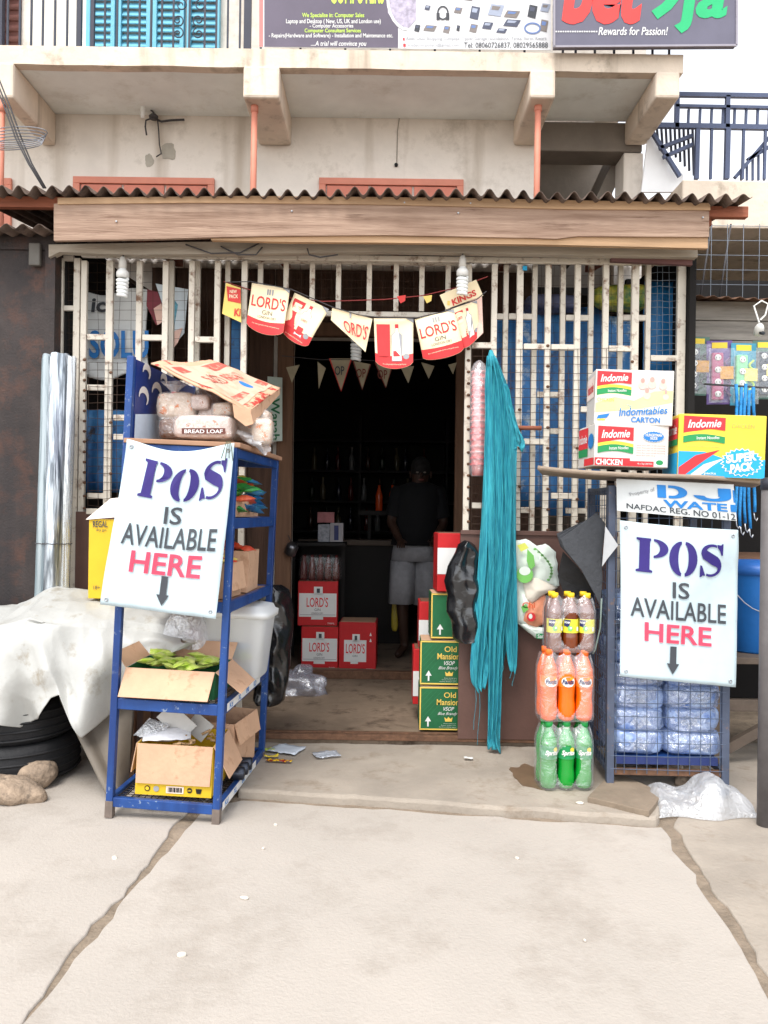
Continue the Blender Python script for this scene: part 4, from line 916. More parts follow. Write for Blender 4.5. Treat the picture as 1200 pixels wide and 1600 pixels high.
# translucent tub behind it
tb = on_rack('plastic_tub', 'translucent lidded plastic tub behind the sachet carton on the rack', 'tub', 0.125, 0.60, LV[1] + 0.002)
tubm = film('tub_plastic', (0.80, 0.82, 0.82), body=0.55, gloss=0.08, rough=0.3, bump=0.05)
def rr_loop(w_, d_, z, e=0.35, n=36):
    out = []
    for k in range(n):
        t = 2 * math.pi * k / n; f_ = lambda x: math.copysign(abs(x) ** e, x); out.append((w_ * f_(math.cos(t)), d_ * f_(math.sin(t)), z))
    return out
def loft(loops, cap0=True, cap1=True):
    mb = MB(); n = len(loops[0]); vv = [q for l in loops for q in l]; ff = []
    for i in range(len(loops) - 1):
        for k in range(n): ff.append((i * n + k, i * n + (k + 1) % n, (i + 1) * n + (k + 1) % n, (i + 1) * n + k))
    if cap0: ff.append(tuple(reversed(range(n))))
    if cap1: ff.append(tuple(range(len(vv) - n, len(vv))))
    return mb.add(vv, ff)
loft([rr_loop(0.135, 0.115, 0), rr_loop(0.14, 0.12, 0.01), rr_loop(0.165, 0.14, 0.30)], cap1=False).build('tub_body', tubm, tb, True)
loft([rr_loop(0.178, 0.152, 0.292), rr_loop(0.18, 0.155, 0.318), rr_loop(0.165, 0.14, 0.325), rr_loop(0.155, 0.13, 0.345), rr_loop(0.12, 0.10, 0.352)]).build('lid', film('tub_lid', (0.86, 0.88, 0.88), body=0.75, gloss=0.08, rough=0.3, bump=0.05), tb, True)
sr_ = random.Random(9)
for k in range(7): sachet(tb, Vector((sr_.uniform(-0.08, 0.08), sr_.uniform(-0.07, 0.07), 0.03 + 0.02 * k)), 0.14, 0.07, (white, fb_, fr, fl_)[k % 4], k, sr_.uniform(0, 180), sr_.uniform(-15, 15))
# clear bag of goods at the left of that shelf
cbx = on_rack('clear_bag', 'bulging clear plastic bag of goods on the rack left of the tub', 'plastic bag', -0.09, 0.55, LV[1] + 0.003)
MB().blob((0, 0, 0.155), 0.125, 0.17, 0.16, 0.7, 30, 20, 0.12, 3.0, 4).build('bag', film('bag_film', (0.84, 0.85, 0.88), body=0.5, gloss=0.2, bscale=30, bump=1.0), cbx, True)
MB().blob((-0.02, 0.02, 0.13), 0.09, 0.12, 0.11, 0.6, 18, 12, 0.1, 4.0, 8).build('contents', mat('pale_packets', c(210, 205, 214), 0.5, 0.2, 30, col2=c(176, 140, 176)), cbx, True)

# bottom shelf: yellow carton and its neighbours
yc = on_rack('yellow_carton', 'yellow printed carton with hanging kraft flap on the bottom shelf', 'carton', 0.015, 0.19, LV[0] + 0.002, 3)
open_carton(yc, 0.325, 0.28, 0.215, yellowbox, (('f', 88, 0.165), ('r', 62, 0.15), ('l', 80, 0.13)))
d = Decal(lambda u, v, dd: Vector((u, -0.141 - dd, v)))
d.rect(-0.03, 0.012, 0.045, 0.042, mat('barcode_paper', c(226, 206, 190), 0.7), 1)
for k in range(12): d.rect(-0.022 + k * 0.005, 0.017, -0.0195 + k * 0.005 + 0.0012 * (k % 3), 0.037, black, 2)
d.ell(-0.11, 0.028, 0.012, 0.012, black, 1); d.ell(-0.11, 0.028, 0.008, 0.008, yellowbox, 2); d.ell(-0.072, 0.028, 0.012, 0.012, greyp, 1); d.ell(0.07, 0.028, 0.011, 0.011, black, 1); d.text('18+', (0.062, 0.032, 0.078, 0.024), yellowbox, 2, 0.02)
d.poly([(0.10, 0.016), (0.118, 0.016), (0.122, 0.036), (0.096, 0.036)], black, 1); d.text('KEEP IN A COOL DRY PLACE', (-0.06, 0.055, 0.07, 0.048), charcoal, 1, 0.01)
d.build('print', yc)
d = Decal(lambda u, v, dd: Vector((0.1635 + dd, u, v))); d.rect(-0.08, 0.03, 0.02, 0.05, black, 1); d.build('side_print', yc)
sr_ = random.Random(5)
for k in range(22):
    a_ = Vector((sr_.uniform(-0.02, 0.13), sr_.uniform(-0.11, 0.05), 0.20 + sr_.uniform(0, 0.03)))
    MB().tube([a_, a_ + Vector((sr_.uniform(-0.04, 0.04), sr_.uniform(-0.03, 0.03), sr_.uniform(-0.01, 0.02)))], 0.006, 6).build('stick', mat('tan_sticks', c(176, 142, 104), 0.7, 0.2, 30), yc, True)
sachet(yc, Vector((-0.06, -0.06, 0.235)), 0.20, 0.10, mat('white_pouch', c(226, 226, 230), 0.3, 0.05, 20, 0.3), 2, 15, 12, 'pouch')
sachet(yc, Vector((-0.13, -0.05, 0.25)), 0.13, 0.10, film('pouch_film', body=0.5, gloss=0.3, bscale=40, bump=1.0), 5, -30, 35, 'pouch')
MB().box(-0.10, 0.05, -0.002, 0.002, -0.05, 0.05, Matrix.Translation((-0.01, -0.03, 0.27)) @ Euler((R(15), R(42), R(10))).to_matrix().to_4x4()).build('paper_slip', mat('grey_slip', c(190, 188, 184), 0.7), yc)
MB().box(-0.04, 0.06, -0.002, 0.002, -0.05, 0.04, Matrix.Translation((0.05, 0.03, 0.26)) @ Euler((R(-10), R(35), R(-5))).to_matrix().to_4x4()).build('paper_slip', mat('grey_slip', c(190, 188, 184), 0.7), yc)
kc = on_rack('kraft_carton', 'plain kraft carton at the back of the bottom shelf', 'carton', 0.055, 0.52, LV[0] + 0.002, -6)
open_carton(kc, 0.31, 0.30, 0.235, card, (('r', 75, 0.10),))
for k in range(3):
    b_ = on_rack('drink_can', ('nearest', 'middle', 'farthest')[k] + ' of three small dark cans beside the yellow carton on the bottom shelf', 'can', 0.205, 0.30 + 0.07 * k, LV[0] + 0.032, 10, 'cans on the bottom shelf')
    MB().lathe([(0.02, 0.0), (0.028, 0.004), (0.03, 0.01), (0.03, 0.05), (0.028, 0.056), (0.02, 0.06)], 14, (0, 0, 0), Matrix.Rotation(R(90), 4, 'Y')).build('body', mat('dark_tin', c(56, 60, 70), 0.3, 0.2, 20, metal=0.6), b_, True)

# level three: kraft cartons of red sachets
for k, (x, y, w_, d_, h_, lab) in enumerate(((0.10, 0.20, 0.20, 0.22, 0.15, 'kraft carton of red sachets, front one on the rack side'), (0.075, 0.50, 0.27, 0.26, 0.19, 'taller kraft carton heaped with red sachets at rack back'))):
    q = on_rack('sachet_carton', lab, 'carton', x, y, LV[2] + 0.002, -3 + 6 * k); open_carton(q, w_, d_, h_, card, (('r', 78, 0.12),) if k == 0 else ())
    for j in range(22): sachet(q, Vector((sr_.uniform(-w_ / 2 + 0.04, w_ / 2 - 0.03), sr_.uniform(-d_ / 2 + 0.04, d_ / 2 - 0.04), h_ - 0.01 + 0.04 * sr_.random())), 0.085, 0.05, (fr, fr, fy)[j % 3], j, sr_.uniform(0, 180), sr_.uniform(-25, 25))
# level two: sweet packs
q = on_rack('sweet_carton', 'cut kraft carton spilling green, red and yellow sweet packs on the rack', 'carton', 0.09, 0.42, LV[3] + 0.002)
open_carton(q, 0.20, 0.42, 0.07, card, (('f', -30, 0.10),))
for j in range(46):
    y = sr_.uniform(-0.18, 0.20); sachet(q, Vector((sr_.uniform(-0.02, 0.13), y, 0.03 + 0.15 * sr_.random() * (1 - 0.3 * abs(y)))), 0.11, 0.06, (fg, fg, fr, fy, fb_, fg)[min(5, int(j * 6 / 46))] if j % 3 else (fg, fy, fr, fb_)[j % 4], j, sr_.uniform(-40, 40), sr_.uniform(-30, 30))

# ================================================================ left side: metal kiosk, rolls, tarpaulin heap, stones
kk = thing('metal_kiosk', 'dark sheet metal kiosk front at the left edge of the photo', 'kiosk', (-2.3, 4.5, 0))
kx = P(86, 650, 4.32).x
MB().box(-3.4, kx, 4.30, 4.32, 0.02, P(40, 366, 4.31).z).build('door_sheet', darkmetal, kk, world=True)
bxo('side_sheet', darkmetal, kk, kx - 0.02, kx, 4.321, 6.0, 0.02, P(40, 366, 4.31).z)
bxo('frame', darkmetal, kk, kx - 0.05, kx + 0.004, 4.285, 4.299, 0.02, P(40, 370, 4.31).z)
bxo('frame', darkmetal, kk, -3.4, kx - 0.051, 4.286, 4.299, P(40, 392, 4.31).z, P(40, 372, 4.31).z)
def fn(u, v):
    x = -3.4 + (P(84, 350, 4.2).x + 3.4) * u; y = 4.12 + 1.85 * v; return (x, y, P(40, 357, 4.15).z + 0.014 * math.cos(2 * math.pi * x / 0.0855) + 0.10 * (y - 4.12))
MB().grid(fn, 150, 4).build('roof_sheet', roofmat, kk, True, solid=0.003, world=True)
mb_ = mat('grey_box', c(96, 92, 86), 0.6)
a_ = P(55, 398, 4.27); bx_ = MB().box(a_.x - 0.03, a_.x + 0.03, 4.255, 4.284, a_.z - 0.06, a_.z + 0.06).build('meter_box', mb_, kk, world=True, bevel=0.006)
# long rolls of clear and silver sheet
for k, (xa, xb, yt, lab, m) in enumerate(((50, 70, 557, 'grey-green end roll of the tall sheeting rolls by the dark kiosk', film('roll_film_dark', (0.26, 0.33, 0.36), body=0.8, gloss=0.16, bscale=3, bump=0.6, stretch=(6, 6, 0.4))), (62, 92, 556, 'brightest tall silver sheeting roll leaning by the dark kiosk', mat('silver_sheet', c(116, 124, 132), 0.2, 0.1, 4, 0.5, 9, metal=0.55, stretch=(9, 9, 0.6), col2=c(214, 222, 230), lo=0.36, hi=0.6, streak=c(48, 58, 68), slo=0.52, shi=0.6, sscale=26)), (86, 104, 560, 'thin clear sheeting roll next to the cream post', film('roll_film_pale', (0.50, 0.54, 0.56), body=0.5, gloss=0.25, bscale=4, bump=0.8, stretch=(7, 7, 0.4))))):  # dark upright streaks on silver_sheet paint reflections into its colour
    Y = 4.12 - 0.02 * (k == 1); a0, b0 = P(xa, 950, Y), P(xb, 950, Y); a1, b1 = P(xa, yt, Y + 0.08), P(xb, yt, Y + 0.08); r_ = (b0.x - a0.x) / 2
    t = thing('sheeting_roll', lab, 'roll', ((a0.x + b0.x) / 2, Y, 0.0), group='tall sheeting rolls'); zt_ = a1.z
    def fn(u, v, r_=r_, zt_=zt_, k=k):
        th = u * 2 * math.pi * 2.6; rr_ = r_ * (1 - 0.22 * u) * (1 + 0.06 * math.sin(3 * th + k) + 0.07 * ridge((math.cos(th), math.sin(th), v * 2.2), 1.4, k * 3.0, 2)); return (rr_ * math.cos(th), rr_ * math.sin(th) + 0.08 * v, 0.02 + (zt_ - 0.02) * v + 0.012 * math.sin(th * 1.3) * v)
    MB().grid(fn, 110, 30).build('rolled_sheet', m, t, True)
    zz = P(90, 850, Y).z
    MB().tube([((r_ + 0.004) * math.cos(j * 0.5), (r_ + 0.004) * math.sin(j * 0.5) + 0.08 * zz / zt_, zz + 0.002 * math.sin(j * 3)) for j in range(14)], 0.0025, 6, False).build('tie_wire', cable, t, True)
# tyres
def tyre(name, label, c0, rx, tilt, m=rubber):
    t = thing(name, label, 'tyre', c0, (R(tilt), R(tilt * 0.4), 0), 'tyres under the tarpaulin'); w_ = 0.095
    prof = []
    for a_ in range(0, 360, 20):
        ca, sa = math.cos(R(a_)), math.sin(R(a_)); prof.append((rx * 0.78 + rx * 0.22 * math.copysign(abs(ca) ** 0.6, ca), w_ + w_ * math.copysign(abs(sa) ** 0.6, sa)))
    prof.append(prof[0]); MB().lathe(prof, 44, cap=False).build('carcass', m, t, True)
    for k in range(4):
        z = w_ * (0.35 + 0.42 * k); MB().tube([((rx * 1.001) * math.cos(j * math.pi / 22), (rx * 1.001) * math.sin(j * math.pi / 22), z) for j in range(45)], 0.006, 5, False).build('tread_rib', m, t, True)
    return t
c0 = G(28, 1205); tyre('old_tyre', 'lower black tyre lying on the ground under the white tarpaulin', (c0.x - 0.02, 3.92, 0.005), 0.31, 0)
tyre('old_tyre', 'upper black tyre stacked under the white tarpaulin', (c0.x - 0.03, 3.94, 0.20), 0.30, 2)
# support table under the tarpaulin
tbm = thing('low_stand', 'rough timber stand hidden under the white tarpaulin', 'stand', (-1.6, 4.05, 0))
for (x, y) in ((-2.3, 3.85), (-1.2, 3.85), (-2.3, 4.12), (-1.2, 4.12)): bxo('leg', woodd, tbm, x - 0.02, x + 0.02, y - 0.02, y + 0.02, 0.005, 0.64)
bxo('top', woodd, tbm, -2.4, -1.14, 3.80, 4.15, 0.64, 0.66)
# tarpaulin
tarpm = mat('white_tarpaulin', c(174, 174, 170), 0.42, 0.05, 5, 0.15, 60, wear=c(136, 124, 104), wlo=0.56, whi=0.72, wscale=6.0)
edge = [(-140, 1140), (0, 1135), (20, 1146), (55, 1128), (80, 1092), (96, 1085), (110, 1108), (135, 1150), (150, 1138), (172, 1116), (200, 1060), (240, 1030), (300, 1010), (330, 1004)]
def ipx(pts, x):
    for (a, b) in zip(pts, pts[1:]):
        if a[0] <= x <= b[0]: return a[1] + (b[1] - a[1]) * (x - a[0]) / (b[0] - a[0])
    return pts[-1][1]
topy = [(-140, 960), (0, 968), (40, 950), (70, 940), (110, 944), (160, 950), (210, 954), (300, 968), (330, 975)]
def fn(u, v):
    px_ = -140 + 440 * u
    yb = 4.20; yf = 3.66 + 0.05 * math.sin(u * 9) + 0.0
    zt_ = P(px_, ipx(topy, px_), 4.0).z + 0.07
    if v < 0.45:
        s_ = v / 0.45; Y = yb + (yf + 0.06 - yb) * s_; q = P(px_, 950, 3.95); x = q.x; z = zt_ - 0.02 - 0.10 * s_ ** 2.2 + 0.03 * noise.noise(Vector((x * 3.2, Y * 4, 3))) + 0.050 * crumple((x, Y * 0.8, 0.3), 4.0, 1.0)
        return (x, Y, z)
    s_ = (v - 0.45) / 0.55; ze = P(px_, ipx(edge, px_), 3.58).z; z0_ = zt_ - 0.12
    x = P(px_, 1000, 3.95).x * (1 - s_) + P(px_, 1100, 3.60).x * s_; z = z0_ + (ze - z0_) * s_
    Y = yf + 0.06 - 0.07 * math.sin(min(1, s_ * 2) * math.pi / 2) + (0.055 * math.sin(x * 16 + 1.5 * s_) + 0.035 * math.sin(x * 31 + 2)) * s_ + 0.03 * noise.noise(Vector((x * 6, z * 6, 1))) - 0.050 * crumple((x * 1.2 + z * 0.3, 0.2, z * 0.6), 4.0, 2.0) - 0.05 * math.exp(-((px_ - 96) / 16) ** 2) * s_
    return (x, Y, z)
o = MB().grid(fn, 220, 120).build('white_tarpaulin', tarpm, None, True, solid=0.002); tag(o, 'crumpled white tarpaulin draped over a heap at the left', 'tarpaulin')
# bent grey sheet under its fold
def fn(u, v):
    a_ = P(92 + 78 * v, 1092 + 160 * v, 3.68 - 0.18 * v); b_ = P(215 - 18 * v, 1070 + 165 * v, 3.85 - 0.22 * v)
    if u < 0.25: 
        th = u / 0.25 * math.pi; return a_ + Vector((0.022 - 0.022 * math.cos(th), 0.02 - 0.035 * math.sin(th), 0.0))
    s_ = (u - 0.25) / 0.75; q = (a_ + Vector((0.044, 0.02, 0))).lerp(b_, s_); q.y += 0.02 * math.sin(s_ * 5 + v * 3); return q
o = MB().grid(fn, 26, 12).build('bent_sheet', mat('grey_bent_sheet', c(112, 104, 94), 0.7, 0.12, 6, 0.2, 30), None, True, solid=0.006); tag(o, 'grey bent sheet propped from the tarpaulin down to the pavement', 'sheet')
# stones
stone = mat('pale_stone', c(146, 128, 110), 0.9, 0.3, 16, 1.0, 50, wear=c(104, 92, 80), wlo=0.52, whi=0.66, wscale=22)
def rock(name, label, px_, py_, rx, ry, rz, seed, yaw=0):
    q = G(px_, py_); o = MB().blob((q.x, q.y + ry, rz * 0.93), rx, ry, rz, 0.85, 48, 30, 0.14, 4.0, seed, rd=0.06, rf=11, M=Euler((R(8), R(12), R(yaw))).to_matrix().to_4x4()).build(name, stone, None, True); tag(o, label, 'stone'); return o
rock('stone', 'rounded pale stone against the tyre at the left', 50, 1238, 0.078, 0.06, 0.066, 1, 20)
rock('stone', 'flat pale stone lowest at the left edge', 6, 1262, 0.125, 0.09, 0.052, 2, 10)
rock('stone', 'small grey stone behind the flat stone at the left edge', 6, 1224, 0.07, 0.06, 0.04, 3, 0)
# yellow carton behind the notice
rg_ = thing('biscuit_carton', 'tall yellow carton with white flap beside the rack notice', 'carton', P(170, 940, 4.0))
a_, b_ = P(139, 812, 3.95), P(200, 936, 3.95)
MB().box(a_.x, b_.x, 3.95, 4.15, b_.z, a_.z).build('body', yellowbox, rg_, world=True, bevel=0.003)
MB().prism([P(134, 812, 3.94), P(205, 806, 3.94), P(205, 776, 3.99), P(172, 780, 3.99)], (0, 0.005, 0.003)).build('flap', mat('pale_card', c(226, 216, 206), 0.7), rg_, world=True)
d = Decal(pxmap(3.948)); d.text('REGAL', (145, 814, 168, 824), charcoal, 1, 0.015); d.text('dry gin', (150, 826, 166, 831), charcoal, 1); d.text('18+', (146, 915, 156, 921), charcoal, 1); d.build('lettering', rg_, True)
# ================================================================ bunting over the doorway
FY = 4.30
gbn = thing('gin_bunting', 'cream and red gin bunting strung across the doorway', 'bunting', P(560, 580, FY))
def flag(par, quad, kind, Y, name='flag', curl=0.02, cut=None, seed=0):
    tl, tr, br, bl = [P(x, y, Y) for (x, y) in quad]
    def fm(u, v, dd):
        q = (1 - v) * ((1 - u) * tl + u * tr) + v * ((1 - u) * bl + u * br)
        return q + Vector((0, -dd + curl * math.sin(u * 3.3 + seed) * (0.3 + v) + 0.01 * math.sin(v * 4 + seed), 0))
    # sheet with rounded bottom
    def ve(u): return 1.0 + 0.13 * (math.sin(math.pi * min(1, max(0, u))) ** 0.55 - 0.55)
    mb = MB(); mb.grid(lambda u, v: fm(u, v * ve(u), 0), 14, 14)
    pap = mat('flag_cream', c(246, 228, 190), 0.6, 0.04, 8)
    redf = mat('flag_red', c(206, 54, 56), 0.6, 0.05, 8)
    f_ = mb.build(name, pap, par, True, solid=0.0012, world=True)
    d = Decal(fm, 0.0006)
    n = 12; top = [(i / n, 0.74 + 0.05 * math.sin(math.pi * i / n)) for i in range(n + 1)]; bot = [(i / n, ve(i / n) - 0.004) for i in range(n + 1)]
    for i in range(n): d.poly([top[i], top[i + 1], bot[i + 1], bot[i]], redf, 1)
    if kind == 'text':
        d.text("LORD'S", (0.05, 0.24, 0.95, 0.50), redf, 2, 0.012); d.text('GIN', (0.36, 0.545, 0.63, 0.64), charcoal, 2); d.text('LONDON DRY', (0.26, 0.675, 0.76, 0.73), charcoal, 2)
        for x in (0.42, 0.48, 0.55): d.rect(x, 0.08, x + 0.04, 0.2, greyp, 2)
        d.text('For unforgettable drinks and good times', (0.14, 0.86, 0.88, 0.895), creamp, 2)
    else:
        d.rect(0.06, 0.12, 0.40, 0.80, redf, 2); d.rect(0.12, 0.2, 0.34, 0.42, creamp, 3); d.text("LORD'S", (0.13, 0.26, 0.33, 0.33), redf, 4, 0.02)
        d.text("LORD'S", [(0.36, 0.72), (0.36, 0.38), (0.40, 0.38), (0.40, 0.72)], creamp, 4, 0.02)
        bt_ = mat('bottle_white_print', c(240, 236, 228), 0.4); gs = greyp
        d.poly([(0.53, 0.12), (0.62, 0.12), (0.62, 0.27), (0.71, 0.34), (0.71, 0.90), (0.44, 0.90), (0.44, 0.34), (0.53, 0.27)], gs, 2)
        d.poly([(0.545, 0.20), (0.61, 0.20), (0.61, 0.28), (0.69, 0.35), (0.69, 0.88), (0.46, 0.88), (0.46, 0.35), (0.545, 0.28)], bt_, 3)
        d.rect(0.535, 0.12, 0.615, 0.20, redf, 4); d.rect(0.48, 0.68, 0.67, 0.80, redf, 4); d.text("LORD'S", (0.48, 0.48, 0.67, 0.54), redf, 4, 0.01); d.ell(0.82, 0.80, 0.08, 0.06, greyp, 3)
        d.text('For unforgettable drinks and good times', (0.2, 0.95, 0.82, 0.985), creamp, 2)
    d.poly([(0.80, 0.0), (1.0, 0.0), (1.0, 0.10)], greyp, 3)
    d.build('print', f_, True)
    return f_
flag(gbn, [(393, 441), (453, 451), (443, 527), (384, 509)], 'text', FY, seed=1)
flag(gbn, [(460, 456), (514, 483), (480, 546), (436, 514)], 'bottle', FY + 0.02, seed=2)
flag(gbn, [(584, 497), (646, 497), (645, 573), (587, 570)], 'bottle', FY, seed=0.5)
flag(gbn, [(648, 499), (709, 483), (726, 549), (662, 564)], 'text', FY, seed=3)
flag(gbn, [(704, 484), (745, 470), (752, 520), (722, 548)], 'bottle', FY + 0.04, seed=4)
# half-folded one
fo_ = MB().prism([P(519, 481, FY), P(582, 498, FY), P(571, 550, FY + 0.02), P(563, 542, FY + 0.015), P(517, 500, FY + 0.01)], (0, 0.002, 0)).build('folded_flag', mat('flag_cream', c(246, 228, 190), 0.6, 0.04, 8), gbn, world=True)
d = Decal(pxmap(FY - 0.001), 0.0006); d.text("ORD'S", [(534, 499), (577, 510), (571, 532), (541, 519)], MATS['flag_red'], 1, 0.012); d.rect(546, 488, 549, 497, greyp, 1); d.build('print', fo_, True)
MB().tube(pxpath([(352, 441), (392, 440), (455, 452), (520, 480), (560, 492), (600, 497), (648, 497), (690, 488), (745, 468), (760, 455)], FY - 0.006), 0.0028, 5, False).build('tape', cable, gbn, True, world=True)
k2 = thing('sachet_bunting', 'red ribbon bunting with kings packet flags behind the gin bunting', 'bunting', P(560, 480, 4.36))
MB().tube(pxpath([(350, 440), (420, 462), (505, 471), (600, 468), (660, 462), (720, 448), (762, 432)], 4.365), 0.003, 5, False).build('ribbon', mat('dull_red_ribbon', c(150, 60, 58), 0.6), k2, True, world=True)
kr = mat('kings_red', c(208, 54, 48), 0.5, 0.05); ky = mat('kings_yellow', c(236, 206, 110), 0.5, 0.05)
f1 = MB().prism([P(353, 442, 4.35), P(376, 450, 4.35), P(377, 504, 4.35), P(347, 490, 4.35)], (0, 0.002, 0)).build('flag', ky, k2, world=True)
d = Decal(pxmap(4.349)); d.poly([(354, 447), (376, 452), (376, 474), (356, 470)], kr, 1); d.text('NEW', (359, 453, 370, 458), creamp, 2, 0.02); d.text('PACK', (358, 460, 372, 466), creamp, 2, 0.02); d.text('Ki', (366, 482, 376, 494), kr, 2, 0.03, 0.1); d.build('print', f1, True)
f2 = MB().prism([P(687, 461, 4.352), P(744, 437, 4.352), P(755, 462, 4.352), P(697, 483, 4.352)], (0, 0.002, 0)).build('flag', MATS['flag_cream'], k2, world=True)
d = Decal(pxmap(4.351)); d.text('KINGS', [(705, 468), (742, 452), (745, 461), (708, 478)], kr, 1, 0.03); d.rect(699, 470, 703, 477, ky, 1); d.build('print', f2, True)
f3 = MB().prism([P(714, 482, 4.357), P(753, 460, 4.357), P(755, 520, 4.357), P(740, 535, 4.357), P(730, 531, 4.357)], (0, 0.002, 0)).build('flag', mat('flag_pink', c(232, 196, 180), 0.6, 0.1, 20), k2, world=True)
d = Decal(pxmap(4.355)); d.poly([(718, 488), (734, 480), (740, 520), (730, 526)], kr, 1); d.rect(738, 482, 745, 512, creamp, 1); d.build('print', f3, True)
for (x, m) in ((627, kr), (668, ky)):
    MB().prism([P(x - 7, 463, 4.36), P(x + 7, 461, 4.36), P(x + 6, 470, 4.36), P(x - 1, 474, 4.36)], (0, 0.002, 0)).build('scrap', m, k2, world=True)

# ================================================================ spiral lamps
def cfl_lamp(label, px_, y0, y1, Y, s_=1.0):
    a_, b_ = P(px_, y0, Y), P(px_, y1, Y); H = a_.z - b_.z
    t = thing('spiral_bulb', label, 'bulb', b_, group='hanging spiral bulbs'); k = H / 0.23
    MB().lathe([(0.012 * k, 0.165 * k), (0.022 * k, 0.17 * k), (0.021 * k, 0.21 * k), (0.014 * k, 0.23 * k), (0.004, 0.232 * k)], 14).build('holder', mat('old_holder', c(196, 192, 184), 0.5, 0.08), t, True)
    MB().lathe([(0.018 * k, 0.115 * k), (0.033 * k, 0.122 * k), (0.034 * k, 0.145 * k), (0.018 * k, 0.168 * k)], 16).build('base', plasticw, t, True)
    pts = []
    for j in range(90):
        u = j / 89; th = u * 2 * math.pi * 5; r_ = 0.026 * k * (1 - 0.12 * u); pts.append((r_ * math.cos(th), r_ * math.sin(th), (0.112 - 0.10 * u) * k))
    MB().tube(pts, 0.0098 * k, 8).build('spiral_tube', cfl, t, True)
    MB().tube([(0, 0, 0.23 * k), (0.004, 0.01, 0.26 * k), (0.01, 0.02, 0.31 * k)], 0.004, 6).build('flex', cable, t, True)
cfl_lamp('white spiral bulb hanging before the left grille', 191, 402, 467, 4.27)
cfl_lamp('white spiral bulb hanging at the right edge of the doorway', 722, 400, 464, 4.27)
cfl_lamp('dim spiral bulb hanging inside the lean-to behind the bunting', 556, 505, 566, 5.0)

# inner pennants
ip_ = thing('pennant_bunting', 'dim cream pennants strung across the dark inner doorway', 'bunting', P(560, 600, 5.6))
MB().tube(pxpath([(440, 556), (500, 562), (560, 562), (620, 566), (700, 556)], 5.6), 0.003, 5, False).build('string', cable, ip_, True, world=True)
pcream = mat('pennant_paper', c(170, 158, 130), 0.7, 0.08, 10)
for k, (a_, b_, t) in enumerate((((515, 560), (549, 560), (533, 611)), ((552, 564), (579, 569), (566, 609)), ((586, 566), (612, 574), (603, 606)), ((626, 574), (647, 572), (638, 599)), ((496, 565), (509, 575), (498, 608)), ((447, 574), (468, 570), (456, 598)), ((658, 566), (679, 572), (670, 592)), ((700, 570), (714, 566), (708, 585)))):
    f_ = MB().prism([P(*a_, 5.6), P(*b_, 5.6), P(*t, 5.58)], (0, 0.002, 0)).build('pennant', pcream, ip_, world=True)
    if k < 3:
        d = Decal(pxmap(5.575)); cx = (a_[0] + b_[0]) / 2; d.text('OP', (cx - 9, a_[1] + 12, cx + 6, a_[1] + 26), mat('dull_red_print', c(122, 60, 50), 0.7) if k else charcoal, 1, 0.01); d.line([a_, t, b_], 2, MATS['dull_red_print'] if 'dull_red_print' in MATS else kr, 1); d.build('print', f_, True)
# poster beside the inner door
wp = thing('wall_poster', 'narrow pale poster with vertical green letters beside the inner doorway', 'poster', P(432, 690, 5.85))
MB().prism([P(418, 588, 5.85), P(441, 590, 5.85), P(441, 689, 5.85), P(418, 690, 5.85)], (0, 0.004, 0)).build('sheet', mat('poster_pale', c(200, 214, 204), 0.6), wp, world=True)
d = Decal(pxmap(5.848)); d.text('Wanah', [(437, 622), (437, 688), (423, 688), (423, 622)], mat('poster_green', c(28, 110, 66), 0.6), 1, 0.02); d.build('lettering', wp, True)

# ================================================================ inside the shop
def gin_box(label, px0, py0, px1, py1, Y, dep, rz=0.0, style=0, group='red gin cartons', name='gin_carton'):
    a_, b_ = P(px0, py0, Y), P(px1, py1, Y); w_, h_ = b_.x - a_.x, a_.z - b_.z
    t = thing(name, label, 'carton', ((a_.x + b_.x) / 2, Y, b_.z), (0, 0, R(rz)), group)
    MB().box(-w_ / 2, w_ / 2, 0, dep, 0, h_).build('body', redbox, t, bevel=0.004)
    MB().box(-w_ / 2 + 0.01, w_ / 2 - 0.01, 0.01, dep - 0.01, h_ + 0.0005, h_ + 0.003).build('top_flap', card if style == 1 else mat('brown_lid', c(120, 84, 66), 0.8), t)
    d = Decal(lambda u, v, dd: Vector((-w_ / 2 + u * w_, -dd, h_ * (1 - v))))
    if style == 0:
        d.rect(0.03, 0.27, 0.97, 0.80, white, 1); d.rect(0.40, 0.12, 0.62, 0.30, white, 1); d.rect(0.34, 0.78, 0.64, 0.86, white, 1)
        d.text("LORD'S", (0.22, 0.36, 0.76, 0.58), redp, 2, 0.012); d.text('GIN', (0.42, 0.61, 0.57, 0.67), charcoal, 2); d.text('LONDON DRY', (0.34, 0.70, 0.64, 0.74), charcoal, 2); d.rect(0.47, 0.16, 0.55, 0.26, charcoal, 2)
        d.line([(0.05, 0.755), (0.95, 0.755)], 0.012, greyp, 2)
    elif style == 1:
        d.rect(0.14, 0.36, 0.74, 0.80, white, 1); d.rect(0.36, 0.24, 0.56, 0.40, white, 1); d.rect(0.32, 0.78, 0.52, 0.84, white, 1)
        d.text("LORD'S", (0.19, 0.43, 0.70, 0.63), redp, 2, 0.012); d.text('GIN', (0.37, 0.66, 0.50, 0.70), charcoal, 2); d.rect(0.42, 0.27, 0.49, 0.36, charcoal, 2)
        for (x, y) in ((0.85, 0.24), (0.85, 0.36)): d.poly([(x - 0.03, y + 0.03), (x, y - 0.04), (x + 0.03, y + 0.03)], white, 1)
    elif style == 2:
        d.rect(0.0, 0.25, 1.0, 0.70, white, 1); d.text("LORD'S", (0.55, 0.33, 1.6, 0.56), redp, 2, 0.012) if False else d.text('L', (0.60, 0.36, 0.72, 0.56), redp, 2, 0.01)
    else: d.rect(0.0, 0.40, 1.0, 0.85, white, 1)
    d.text('750ML', (0.75, 0.93, 0.93, 0.965), white, 2); d.build('print', t)
    return t
